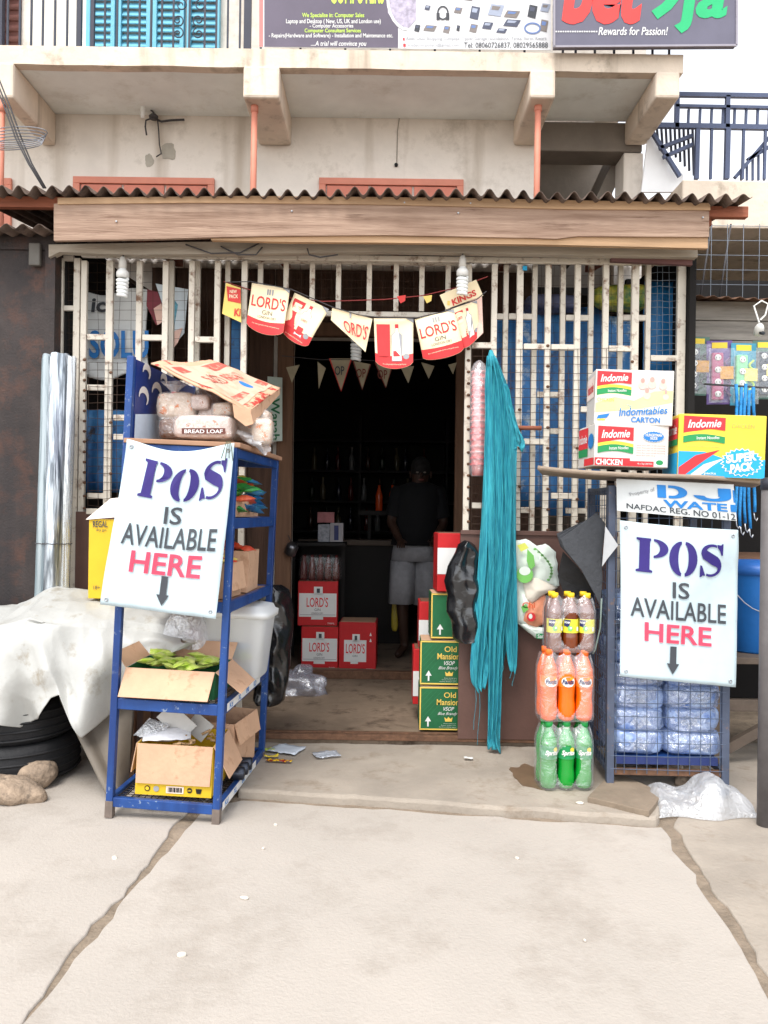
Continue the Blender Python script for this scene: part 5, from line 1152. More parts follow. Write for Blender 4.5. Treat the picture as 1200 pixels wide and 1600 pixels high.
gin_box('red gin carton on top of the stack inside the doorway', 466, 908, 527, 978, 6.16, 0.26, 2)
gin_box('lower red gin carton of the stack inside the doorway', 471, 979, 528, 1047, 6.14, 0.26, -1)
gin_box('red gin carton on the floor right of the stack inside the doorway', 530, 972, 587, 1050, 6.12, 0.28, -2, 1)
# bottles of malt on the stack
bot_dark = mat('dark_red_bottle', c(84, 26, 24), 0.2, 0.15, 10, spec=0.6)
mp_ = thing('malt_pack', 'shrink wrapped dark red bottles on the gin carton stack', 'drink pack', P(500, 908, 6.2))
for i in range(5):
    for j in range(2):
        MB().lathe([(0.024, 0), (0.029, 0.012), (0.029, 0.10), (0.026, 0.12), (0.012, 0.17), (0.012, 0.195)], 12, (-0.13 + 0.063 * i, 0.03 + 0.063 * j, 0.004)).build('bottle', bot_dark, mp_, True)
MB().blob((0, 0.06, 0.10), 0.17, 0.075, 0.105, 0.4, 30, 14, 0.03, 6, 2).build('shrink_wrap', film('malt_wrap', body=0.02, gloss=0.05), mp_, True)
# counter, shelves and goods in the gloom
ct = thing('shop_counter', 'dark counter with pale edge deep in the shop', 'counter', (-0.1, 7.3, 0.1))
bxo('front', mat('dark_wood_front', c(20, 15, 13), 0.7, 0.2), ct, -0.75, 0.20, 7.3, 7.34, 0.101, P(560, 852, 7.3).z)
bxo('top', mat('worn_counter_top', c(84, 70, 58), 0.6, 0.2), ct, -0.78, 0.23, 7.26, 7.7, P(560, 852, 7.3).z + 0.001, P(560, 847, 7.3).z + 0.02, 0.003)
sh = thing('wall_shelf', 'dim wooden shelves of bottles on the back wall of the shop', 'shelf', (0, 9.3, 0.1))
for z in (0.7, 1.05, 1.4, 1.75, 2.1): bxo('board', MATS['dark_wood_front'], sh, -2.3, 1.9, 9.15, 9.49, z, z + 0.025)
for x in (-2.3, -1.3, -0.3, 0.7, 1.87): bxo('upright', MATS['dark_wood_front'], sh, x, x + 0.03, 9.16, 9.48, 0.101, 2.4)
bot_cols = [mat('shelf_bottle_%d' % i, cc, 0.2, 0.1, spec=0.6) for i, cc in enumerate((c(60, 30, 16), c(28, 42, 30), c(90, 80, 60), c(30, 30, 46), c(84, 22, 20), c(100, 100, 100)))]
pb = random.Random(11); protos = []
for i, m in enumerate(bot_cols):
    me = MB().lathe([(0.030, 0), (0.036, 0.012), (0.036, 0.13), (0.03, 0.16), (0.013, 0.20), (0.013, 0.25), (0.015, 0.255), (0.015, 0.27)], 10)
    protos.append(me)
for r_, z in enumerate((1.075, 1.425, 1.775)):
    for k in range(9):
        x = -0.85 + k * 0.16 + pb.uniform(-0.03, 0.03)
        o = protos[(k + r_) % 6].build('shelf_bottle', bot_cols[(k + r_) % 6], None, True); o.location = (x, 9.28 + pb.uniform(-0.03, 0.05), z + 0.026 - 0.026 + 0.001)
        tag(o, 'dim bottle standing on the back wall shelves of the shop', 'bottle', 'bottles on the back wall shelves')
for k, x in enumerate((592, 613)):
    q = P(x, 800, 7.5); q.z = P(x, 847, 7.3).z + 0.022
    o = MB().lathe([(0.03, 0), (0.034, 0.01), (0.034, 0.13), (0.03, 0.16), (0.013, 0.21), (0.013, 0.24)], 12, (q.x, 7.5, P(x, 798, 7.5).z)).build('orange_bottle', mat('orange_drink', c(180, 66, 26), 0.2, 0.1), None, True)
    tag(o, ('left' if k == 0 else 'right') + ' one of two orange bottles on the shelf deep in the shop', 'bottle')
bs = thing('bottle_ledge', 'narrow dark ledge carrying two orange bottles in the shop', 'ledge', P(600, 800, 7.5))
bxo('board', MATS['dark_wood_front'], bs, P(560, 800, 7.5).x, P(640, 800, 7.5).x, 7.42, 7.58, P(600, 802, 7.5).z - 0.02, P(600, 798, 7.5).z - 0.001); bxo('bracket', MATS['dark_wood_front'], bs, P(575, 800, 7.5).x, P(580, 800, 7.5).x, 7.44, 7.56, P(600, 852, 7.5).z, P(600, 802, 7.5).z - 0.021); bxo('bracket', MATS['dark_wood_front'], bs, P(622, 800, 7.5).x, P(627, 800, 7.5).x, 7.44, 7.56, P(600, 852, 7.5).z, P(600, 802, 7.5).z - 0.021)
# side shelf at the left inside the doorway with small boxes
ss = thing('side_shelf', 'dark shelf with small boxes just inside the doorway at left', 'shelf', P(490, 848, 6.45)); ss.location.z = 0.1
zsh = P(500, 848, 6.45).z
bxo('board', MATS['dark_wood_front'], ss, P(452, 848, 6.45).x, P(540, 848, 6.45).x, 6.42, 6.75, zsh - 0.025, zsh); 
for x in (456, 534): bxo('leg', MATS['dark_wood_front'], ss, P(x, 848, 6.6).x, P(x + 5, 848, 6.6).x, 6.62, 6.65, 0.101, zsh - 0.026)
def shelf_box(label, x0, y0, x1, y1, Y, m, txt=None):
    a_, b_ = P(x0, y0, Y), P(x1, y1, Y); t = thing('small_box', label, 'box', ((a_.x + b_.x) / 2, Y + 0.06, b_.z)); MB().box(a_.x, b_.x, Y, Y + 0.12, b_.z + 0.001, a_.z).build('body', m, t, world=True, bevel=0.002)
    if txt:
        d = Decal(pxmap(Y)); d.rect(x0 + (x1 - x0) * 0.3, y0 + 4, x0 + (x1 - x0) * 0.65, y1 - 3, navy, 1); d.build('print', t, True)
shelf_box('white box with dark panel on the inner side shelf', 516, 817, 536, 847, 6.5, mat('box_white', c(150, 146, 150), 0.6), 1)
shelf_box('grey striped box next to the white box on the inner side shelf', 497, 819, 515, 847, 6.52, mat('box_grey', c(140, 142, 150), 0.6, 0.3, 40))
shelf_box('pink topped box highest on the inner side shelf', 496, 800, 522, 817, 6.53, mat('box_pink', c(150, 92, 94), 0.6, 0.2, 20))
# tin lamp on the jamb
q = P(456, 858, 5.9); tl_ = thing('metal_tin', 'shiny round tin hanging on the inner door jamb', 'tin', q)
MB().lathe([(0.0, -0.04), (0.035, -0.04), (0.045, -0.035), (0.045, 0.03), (0.03, 0.05), (0.0, 0.052)], 18, (0, -0.03, 0), Euler((R(25), R(25), 0)).to_matrix().to_4x4()).build('body', mat('tin_metal', c(110, 110, 114), 0.3, 0.15, 10, metal=0.85), tl_, True)
MB().tube([(0, -0.03, 0.05), (-0.02, -0.02, 0.09), (-0.03, -0.005, 0.10)], 0.003, 6).build('hook', cable, tl_, True)

# ================================================================ the person in the shop
PY = 6.62
pz = 0.101; pxx = P(645, 900, PY).x
pr = thing('person', 'person in dark top and pale grey shorts standing inside the dark shop', 'person', (pxx, PY, pz))
skin = mat('brown_skin', c(56, 37, 28), 0.55, 0.08, 10)
J = {'pel': (0.02, 0, 0.90), 'wst': (0.02, 0, 1.06), 'che': (0.035, -0.02, 1.26), 'nek': (0.045, -0.04, 1.42), 'hed': (0.05, -0.06, 1.50), 'top': (0.05, -0.06, 1.62),
     'hl': (-0.075, 0, 0.86), 'kl': (-0.085, -0.03, 0.47), 'al': (-0.06, 0.03, 0.085), 'tl': (-0.13, -0.10, 0.025),
     'hr': (0.10, 0, 0.86), 'kr': (0.12, -0.01, 0.47), 'ar': (0.11, 0.05, 0.085), 'tr': (0.07, -0.10, 0.025),
     'sl': (-0.12, -0.02, 1.37), 'el': (-0.19, -0.06, 1.12), 'wl': (-0.12, -0.22, 0.98), 'sr': (0.19, -0.02, 1.37), 'er': (0.25, -0.05, 1.11), 'wr': (0.16, -0.22, 0.99)}
rad = {'pel': .13, 'wst': .12, 'che': .13, 'nek': .055, 'hed': .085, 'top': .07, 'hl': .085, 'kl': .058, 'al': .036, 'tl': .028, 'hr': .085, 'kr': .058, 'ar': .036, 'tr': .028, 'sl': .055, 'el': .042, 'wl': .028, 'sr': .055, 'er': .042, 'wr': .028}
ks = list(J); ix = {k: i for i, k in enumerate(ks)}
E = [('pel', 'wst'), ('wst', 'che'), ('che', 'nek'), ('nek', 'hed'), ('hed', 'top'), ('pel', 'hl'), ('hl', 'kl'), ('kl', 'al'), ('al', 'tl'), ('pel', 'hr'), ('hr', 'kr'), ('kr', 'ar'), ('ar', 'tr'), ('che', 'sl'), ('sl', 'el'), ('el', 'wl'), ('che', 'sr'), ('sr', 'er'), ('er', 'wr')]
vlist = [Vector(J[k]) for k in ks]; rlist = [rad[k] for k in ks]; elist = [(ix[a], ix[b]) for a, b in E]
for s_, wr_ in ((-1, 'wl'), (1, 'wr')):       # hands: palm and five fingers
    w0 = Vector(J[wr_]); pi_ = len(vlist); vlist.append(w0 + Vector((-0.01 * s_, -0.06, -0.02))); rlist.append(0.026); elist.append((ix[wr_], pi_))
    for f_ in range(4):
        b0 = w0 + Vector((-0.01 * s_ + (f_ - 1.5) * 0.017, -0.095, -0.03)); tp = b0 + Vector((0, -0.045 + 0.006 * abs(f_ - 1.5), -0.03))
        n0 = len(vlist); vlist += [b0, tp]; rlist += [0.009, 0.0075]; elist += [(pi_, n0), (n0, n0 + 1)]
    n0 = len(vlist); vlist += [w0 + Vector((-0.04 * s_, -0.06, -0.01)), w0 + Vector((-0.055 * s_, -0.095, -0.02))]; rlist += [0.010, 0.008]; elist += [(pi_, n0), (n0, n0 + 1)]
me = bpy.data.meshes.new('body'); me.from_pydata([tuple(v) for v in vlist], elist, []); bo = bpy.data.objects.new('body', me); COL.objects.link(bo); bo.parent = pr; me.materials.append(skin)
sk_ = bo.modifiers.new('skin', 'SKIN'); sub_ = bo.modifiers.new('sub', 'SUBSURF'); sub_.levels = 1; sub_.render_levels = 2
for i, r_ in enumerate(rlist): me.skin_vertices[0].data[i].radius = (r_, r_)
me.skin_vertices[0].data[0].use_root = True
def tube_cloth(name, m, loops, par, n=28, fold=0.0, seed=0):
    mb = MB(); vv = []
    for li, (c_, rx, ry) in enumerate(loops):
        for k in range(n):
            t = 2 * math.pi * k / n; f_ = 1 + fold * math.sin(5 * t + seed + li * 0.7) * li / len(loops); vv.append((c_[0] + rx * f_ * math.cos(t), c_[1] + ry * f_ * math.sin(t), c_[2]))
    ff = [(i * n + k, i * n + (k + 1) % n, (i + 1) * n + (k + 1) % n, (i + 1) * n + k) for i in range(len(loops) - 1) for k in range(n)]
    return mb.add(vv, ff).build(name, m, par, True, solid=0.006)
shortm = mat('pale_grey_cloth', c(138, 138, 142), 0.85, 0.1, 20, 0.4, 40); topm = mat('dark_navy_cloth', c(6, 7, 11), 0.9, 0.1, 10)
tube_cloth('shorts', shortm, [((0.02, 0, 1.0), .165, .13), ((0.02, 0, 0.88), .19, .145), ((0.02, 0, 0.80), .20, .15)], pr)
tube_cloth('shorts_leg', shortm, [((-0.075, 0, 0.80), .108, .13), ((-0.085, -0.01, 0.62), .108, .12), ((-0.09, -0.02, 0.45), .112, .12)], pr, fold=0.10)
tube_cloth('shorts_leg', shortm, [((0.12, 0, 0.80), .108, .13), ((0.125, -0.005, 0.62), .11, .12), ((0.13, -0.01, 0.44), .118, .12)], pr, fold=0.10, seed=2)
tube_cloth('top', topm, [((0.045, -0.04, 1.45), .07, .06), ((0.04, -0.03, 1.41), .17, .10), ((0.035, -0.02, 1.30), .20, .15), ((0.02, 0, 1.10), .175, .145), ((0.02, 0, 0.93), .205, .165)], pr, fold=0.03)
for s_, (a_, b_) in enumerate((('sl', 'el'), ('sr', 'er'))):
    A, B = Vector(J[a_]), Vector(J[b_]); MB().tube([A + (A - B) * 0.12, A, A.lerp(B, 0.5), A.lerp(B, 0.85)], [0.06, 0.075, 0.066, 0.062], 14, False).build('sleeve', topm, pr, True)
hd = MB().blob((0.05, -0.05, 1.56), 0.082, 0.098, 0.10, 1.0, 20, 14, flat=None).build('hair', mat('black_hair', c(20, 17, 16), 0.9, 0.2, 40, 0.6, 120), pr, True)
for s_ in (-1, 1):
    MB().blob((0.05 + 0.03 * s_, -0.138, 1.525), 0.011, 0.006, 0.007, 1.0, 10, 6).build('eye', mat('dull_eye', c(120, 112, 104), 0.5), pr, True); MB().blob((0.05 + 0.085 * s_, -0.055, 1.51), 0.010, 0.02, 0.03, 1.0, 10, 8).build('ear', skin, pr, True)
MB().blob((0.05, -0.15, 1.50), 0.014, 0.02, 0.024, 1.0, 10, 8).build('nose', skin, pr, True); MB().blob((0.05, -0.138, 1.465), 0.024, 0.010, 0.008, 1.0, 12, 6).build('mouth', mat('lips', c(104, 56, 50), 0.5), pr, True)
yb_ = MB().blob(P(617, 962, 6.75), 0.03, 0.04, 0.13, 0.5, 14, 10, 0.05, 4, 2).build('yellow_bag', mat('olive_bag', c(170, 150, 50), 0.5, 0.15), None, True); tag(yb_, 'olive yellow packet hanging beside the person in the shop', 'packet')

# ================================================================ cartons at the right of the doorway
def spirits_box(label, x0, y0, x1, y1, Y, dep, rz, full=True):
    a_, b_ = P(x0, y0, Y), P(x1, y1, Y); w_, h_ = b_.x - a_.x, a_.z - b_.z
    t = thing('spirits_carton', label, 'carton', ((a_.x + b_.x) / 2, Y, b_.z), (0, 0, R(rz)), 'green spirits cartons')
    MB().box(-w_ / 2, w_ / 2, 0, dep, 0, h_).build('body', [greenbox], t, bevel=0.004)
    MB().box(-w_ / 2 + 0.004, w_ / 2 - 0.004, 0.004, dep - 0.004, h_ + 0.0005, h_ + 0.004).build('top_flap', card, t)
    d = Decal(lambda u, v, dd: Vector((-w_ / 2 + u * w_, -dd, h_ * (1 - v))))
    for (q0, q1, q2, q3) in ((0, 0, 1, 0.035), (0, 0.965, 1, 1), (0, 0.035, 0.035, 0.965)): d.rect(q0 + 0.002, q1 + 0.002, q2 - 0.002, q3 - 0.002, goldp, 1)
    d.poly([(0.20, 0.92), (0.20, 0.80), (0.14, 0.80), (0.22, 0.68), (0.30, 0.80), (0.24, 0.80), (0.24, 0.92)], white, 1)
    if full:
        d.text('Old', (0.62, 0.12, 0.93, 0.25), goldp, 1, 0.01); d.text('Mansion', (0.44, 0.28, 1.0, 0.42), goldp, 1, 0.01); d.text('VSOP', (0.60, 0.46, 0.88, 0.55), white, 1, 0.01, 0.1); d.text('Blue Brandy', (0.48, 0.58, 0.96, 0.67), white, 1, 0.0, 0.1)
        d.poly([(0.66, 0.80), (0.64, 0.70), (0.70, 0.74), (0.745, 0.69), (0.79, 0.74), (0.85, 0.70), (0.83, 0.80)], goldp, 1)
        for k in range(3): d.text('Quality distilled spirit', (0.62 - 0.06 * k, 0.84 + 0.04 * k, 0.94, 0.86 + 0.04 * k), white, 1)
        lat = mat('green_lattice', c(44, 126, 78), 0.5)
        for k in range(7): d.line([(0.04, 0.1 + 0.13 * k), (0.04 + 0.13 * min(k, 6), 0.1)], 0.006, lat, 0.4) if k else None
    d.build('print', t); return t
spirits_box('lowest green carton with gold and white lettering at the right doorpost', 656, 1073, 716, 1141, 4.50, 0.20, 0)
spirits_box('middle green carton with gold and white lettering at the right doorpost', 657, 1001, 717, 1070, 4.50, 0.20, -1)
spirits_box('topmost green carton showing only an arrow under the red carton', 674, 927, 738, 998, 4.50, 0.20, 1, False)
gin_box('tall red and white gin carton leaning on top of the green cartons', 684, 833, 742, 925, 4.48, 0.20, 3, 2)
gin_box('red gin carton standing behind the topmost green carton', 655, 940, 690, 1012, 4.78, 0.2, 0, 3)
gin_box('red and white gin carton on the floor behind the green cartons', 646, 1014, 690, 1101, 4.76, 0.2, 0, 3)

# ================================================================ black bags
blackbag = mat('black_polythene', c(24, 25, 28), 0.22, 0.15, 8, 0.5, 20, spec=0.8)
def hang_bag(label, prof, Y, dep, folds, seed, m=blackbag, name='polythene_bag', nz=0.05):
    """prof: list of (py, px_left, px_right)"""
    n = 80; loops = []
    for (y, xa, xb) in prof:
        a_, b_ = P(xa, y, Y), P(xb, y, Y); cx = (a_.x + b_.x) / 2; rx = (b_.x - a_.x) / 2; l = []
        for k in range(n):
            t = 2 * math.pi * k / n; f_ = 1 + 0.10 * math.sin(folds * t + seed + y * 0.012) + nz * 2 * noise.noise(Vector((math.cos(t) * 2.5 + seed, math.sin(t) * 2.5, y * 0.035)))
            l.append((cx + rx * math.cos(t) * (0.9 + 0.1 * f_), Y + dep * math.sin(t) * f_, a_.z + 0.012 * noise.noise(Vector((t, y * 0.05, seed)))))
            rq = l[-1]; g_ = 1 + 0.26 * ridge((rq[0], rq[1], rq[2] * 0.7), 8.0, seed, 2); l[-1] = (cx + (rq[0] - cx) * (0.85 + 0.15 * g_), Y + (rq[1] - Y) * g_, rq[2])
        loops.append(l)
    o = loft(loops).build(name, m, None, True); return tag(o, label, 'plastic bag')
def dense(prof, n=8):
    out = []
    for (a, b) in zip(prof, prof[1:]):
        for k in range(n): t = k / n; out.append(tuple(a[i] + (b[i] - a[i]) * t for i in range(3)))
    return out + [prof[-1]]
hang_bag('black polythene bag hanging on the right doorpost beside the teal net', dense([(846, 726, 734), (852, 716, 742), (862, 712, 747), (884, 700, 748), (908, 694, 750), (930, 700, 752), (955, 698, 750), (975, 706, 752), (996, 708, 751), (1002, 714, 748), (1003, 720, 742)]), 4.30, 0.055, 5, 1)
hang_bag('large black polythene bag hanging between the rack and the doorway', dense([(914, 404, 438), (922, 392, 452), (945, 386, 458), (985, 394, 456), (1020, 390, 453), (1060, 400, 450), (1092, 396, 444), (1098, 400, 438)]), 4.45, 0.08, 6, 3)
# grey transparent bag on the floor behind
q = P(465, 1075, 5.4); q.z = 0.056
o = MB().blob((q.x, 5.5, 0.09), 0.15, 0.12, 0.10, 0.8, 60, 36, 0.22, 4.0, 5, rd=0.16, rf=9).build('polythene_bag', film('grey_film', (0.42, 0.44, 0.54), body=0.4, gloss=0.2, bscale=20, bump=1.0), None, True); tag(o, 'crumpled grey see-through bag on the floor inside the doorway', 'plastic bag')

# ================================================================ teal net
netm = bpy.data.materials.new('teal_net'); netm.use_nodes = True
n_ = netm.node_tree.nodes; L_ = netm.node_tree.links; b_ = n_['Principled BSDF']; b_.inputs['Roughness'].default_value = 0.75
tc = n_.new('ShaderNodeTexCoord'); mp = n_.new('ShaderNodeMapping'); mp.inputs['Scale'].default_value = (170, 90, 9.0); nz = n_.new('ShaderNodeTexNoise'); nz.inputs['Scale'].default_value = 1.0; nz.inputs['Detail'].default_value = 3
rp = n_.new('ShaderNodeValToRGB'); rp.color_ramp.elements[0].position = 0.34; rp.color_ramp.elements[1].position = 0.66; rp.color_ramp.elements[0].color = (*c(26, 132, 156), 1); rp.color_ramp.elements[1].color = (*c(66, 184, 198), 1)
L_.new(tc.outputs['Object'], mp.inputs[0]); L_.new(mp.outputs[0], nz.inputs['Vector']); L_.new(nz.outputs['Fac'], rp.inputs[0]); L_.new(rp.outputs[0], b_.inputs['Base Color'])
bp = n_.new('ShaderNodeBump'); bp.inputs['Strength'].default_value = 0.6; bp.inputs['Distance'].default_value = 0.01; L_.new(nz.outputs['Fac'], bp.inputs['Height']); L_.new(bp.outputs[0], b_.inputs['Normal'])
b_.inputs['Alpha'].default_value = 0.78
tn = thing('hanging_net', 'long teal net bundle hanging down the right doorpost', 'net', P(775, 1168, 4.25))
def netsheet(name, prof, Y, folds, amp, seed, ragged=4):
    def fn(u, v):
        # v 0 top .. 1 bottom
        k = v * (len(prof) - 1); i = min(int(k), len(prof) - 2); t = k - i; y, xa, xb = [prof[i][j] + (prof[i + 1][j] - prof[i][j]) * t for j in range(3)]
        w_ = (xb - xa); am = amp * min(1, w_ / 40 + 0.25)
        x = xa + w_ * u + 2.2 * math.sin(u * folds * 6.28 + seed + v * 5); yy = y + ragged * v * v * 3 * noise.noise(Vector((u * 6, seed, 0)))
        q = P(x, yy, Y); q.y += am * math.sin(u * folds * 6.28 + seed * 2 + 1.5 * math.sin(v * 6 + seed)) + 0.015 * noise.noise(Vector((u * 3, v * 5, seed))); return q
    return MB().grid(fn, 46, 40).build(name, netm, tn, True, solid=0.002, world=True)
netsheet('left_fall', [(556, 762, 772), (590, 758, 778), (650, 757, 782), (720, 756, 780), (800, 754, 784), (900, 748, 782), (980, 742, 772), (1040, 737, 766), (1066, 738, 762), (1076, 744, 758)], 4.24, 3, 0.020, 1)
netsheet('long_fall', [(556, 763, 772), (600, 760, 788), (680, 762, 800), (780, 764, 804), (900, 764, 800), (1000, 762, 786), (1080, 762, 781), (1130, 762, 780), (1158, 761, 780), (1170, 763, 781)], 4.205, 3, 0.022, 4)
netsheet('right_fall', [(558, 764, 774), (610, 772, 794), (680, 782, 806), (760, 786, 806), (850, 786, 806), (940, 788, 808), (1000, 792, 809), (1036, 796, 808), (1048, 798, 805)], 4.235, 2, 0.016, 7)
netsheet('side_flap', [(600, 778, 790), (640, 786, 802), (670, 794, 812), (690, 798, 820), (700, 800, 817)], 4.25, 3, 0.012, 9)
netsheet('back_fall', [(700, 768, 800), (850, 766, 800), (950, 770, 798), (1010, 772, 792), (1040, 776, 786)], 4.28, 3, 0.016, 12)
rnn = random.Random(21); mbs = MB()
for k in range(9):
    x0_ = rnn.uniform(756, 802); y0_ = rnn.uniform(640, 960); y1_ = y0_ + rnn.uniform(90, 220); yy_ = rnn.uniform(4.17, 4.21)
    y1_ = min(y1_, 1150 if 764 < x0_ < 782 else 1060); mbs.tube([P(x0_ + rnn.uniform(-5, 5) * t + 2 * math.sin(t * 7 + k), y0_ + (y1_ - y0_) * t, yy_) for t in [j / 8 for j in range(9)]], 0.0014, 5, False)
for (x0_, y0_, y1_) in ((742, 1070, 1140), (748, 1072, 1164), (802, 1046, 1072)): mbs.tube([P(x0_ + 2 * math.sin(t * 5), y0_ + (y1_ - y0_) * t, 4.24) for t in [j / 6 for j in range(7)]], 0.0012, 5, False)
stuff(mbs.build('loose_strands', netm, tn, True, world=True))
MB().tube([P(767, 548, 4.23), P(768, 560, 4.22), P(766, 572, 4.22)], [0.010, 0.022, 0.020], 10).build('knot', netm, tn, True, world=True)
# cups in a sleeve
cp = thing('cup_sleeve', 'plastic sleeve of red and white paper cups hanging beside the net', 'cups', P(748, 735, 4.30))
zt_, zb_ = P(748, 580, 4.3).z, P(748, 734, 4.3).z; qx = P(748, 655, 4.3).x
for k in range(16):
    z = zt_ - (zt_ - zb_) * k / 16
    MB().lathe([(0.039, z - 0.012), (0.043, z - 0.010), (0.044, z), (0.040, z + 0.001)], 18, (qx, 4.31, 0)).build('cup_rim', (redp if k in (3, 4, 9, 10, 11, 14, 15) else mat('cup_pink', c(226, 150, 146), 0.5)), cp, True, world=True)
MB().lathe([(0.030, zb_ - 0.03), (0.036, zb_ + 0.06), (0.038, zt_)], 18, (qx, 4.31, 0)).build('cup_body', mat('cup_coral', c(232, 96, 92), 0.5, 0.15, 12), cp, True, world=True)
MB().lathe([(0.034, zb_ - 0.035), (0.046, zb_), (0.048, zt_), (0.03, zt_ + 0.04), (0.008, zt_ + 0.06)], 18, (qx, 4.31, 0)).build('sleeve', clearfilm, cp, True, world=True)
# ================================================================ right side: paper bag, mats, drinks, cage, cartons
lb = thing('printed_bag', 'torn white printed bag with green leaves on the brown panel', 'bag', P(840, 990, 4.31))
whitepaper = mat('bag_white_green', c(222, 232, 222), 0.5, 0.05, 8)
def crum(pts, Y, m, name, seed, amp=0.012):
    xs = [p[0] for p in pts]; ys = [p[1] for p in pts]
    me_ = MB(); n = len(pts); cx, cy = sum(xs) / n, sum(ys) / n; rings = 5; vv = [P(cx, cy, Y - 0.02)]
    pl = []
    for i in range(n):
        for k in range(3):
            a_, b_ = Vector(pts[i]), Vector(pts[(i + 1) % n]); q = a_.lerp(b_, k / 3); pl.append((q.x + 2 * noise.noise(Vector((q.x * 0.2, q.y * 0.2, seed))), q.y + 2 * noise.noise(Vector((q.y * 0.2, q.x * 0.2, seed + 3)))))
    m_ = len(pl); ff = []
    for r_ in range(1, rings + 1):
        for (x, y) in pl:
            t = r_ / rings; q = P(cx + (x - cx) * t, cy + (y - cy) * t, Y); q.y += amp * 2 * noise.noise(Vector((q.x * 14, q.z * 14, seed))) - 0.02 * (1 - t); vv.append(q)
    for k in range(m_): ff.append((0, 1 + k, 1 + (k + 1) % m_))
    for r_ in range(rings - 1):
        for k in range(m_): ff.append((1 + r_ * m_ + k, 1 + (r_ + 1) * m_ + k, 1 + (r_ + 1) * m_ + (k + 1) % m_, 1 + r_ * m_ + (k + 1) % m_))
    return me_.add(vv, ff).build(name, m, lb, True, solid=0.002, world=True)
crum([(800, 845), (822, 842), (838, 852), (852, 850), (868, 862), (872, 890), (874, 915), (850, 922), (806, 918)], 4.305, whitepaper, 'leaf_print_sheet', 1)
crum([(806, 902), (824, 904), (828, 930), (826, 978), (808, 975)], 4.295, whitepaper, 'sheet', 2)
crum([(816, 906), (838, 902), (872, 918), (852, 928), (830, 944), (822, 938)], 4.285, mat('fold_cream', c(226, 216, 200), 0.6, 0.06), 'folded_corner', 3)
crum([(818, 934), (832, 942), (852, 928), (858, 972), (838, 980), (810, 974)], 4.29, mat('label_peach', c(226, 150, 116), 0.5, 0.15, 20), 'fruit_label', 4)
crum([(806, 972), (836, 978), (858, 982), (858, 1000), (836, 996), (820, 984)], 4.295, whitepaper, 'torn_edge', 5)
d = Decal(pxmap(4.268))
lf = mat('leaf_green', c(120, 190, 96), 0.5, 0.1); lf2 = mat('leaf_pale', c(160, 206, 150), 0.5, 0.1)
d.poly([(824, 858), (834, 868), (836, 884), (828, 892), (823, 876)], lf, 1); d.ell(820, 898, 13, 13, lf, 1, 24); d.ell(820, 892, 9, 7, whitepaper, 2); d.poly([(808, 852), (820, 848), (826, 856), (814, 862)], mat('leaf_yellow', c(214, 216, 96), 0.5), 1)
for k in range(11):
    t = k / 10; d.ell(838 + 26 * math.sin(t * 2.2) - 2, 858 + 48 * t, 2.6, 1.8, lf2 if k % 2 else lf, 1, 8)
d.line([(838 + 24 * math.sin(t / 8 * 2.2), 858 + 50 * t / 8) for t in range(9)], 2.0, lf2, 1)
d.ell(830, 964, 7, 7, redp, 1); d.ell(829, 963, 3, 4, whitepaper, 2); d.text('Chi', (816, 941, 836, 950), mat('print_orange', c(222, 100, 60), 0.5), 1, 0.02); d.rect(838, 990, 857, 998, greenp, 1); d.text('Same', (840, 991, 856, 997), white, 2, 0.02); d.poly([(814, 948), (822, 944), (826, 952), (818, 958)], lf, 1)
d.build('print', lb, True)

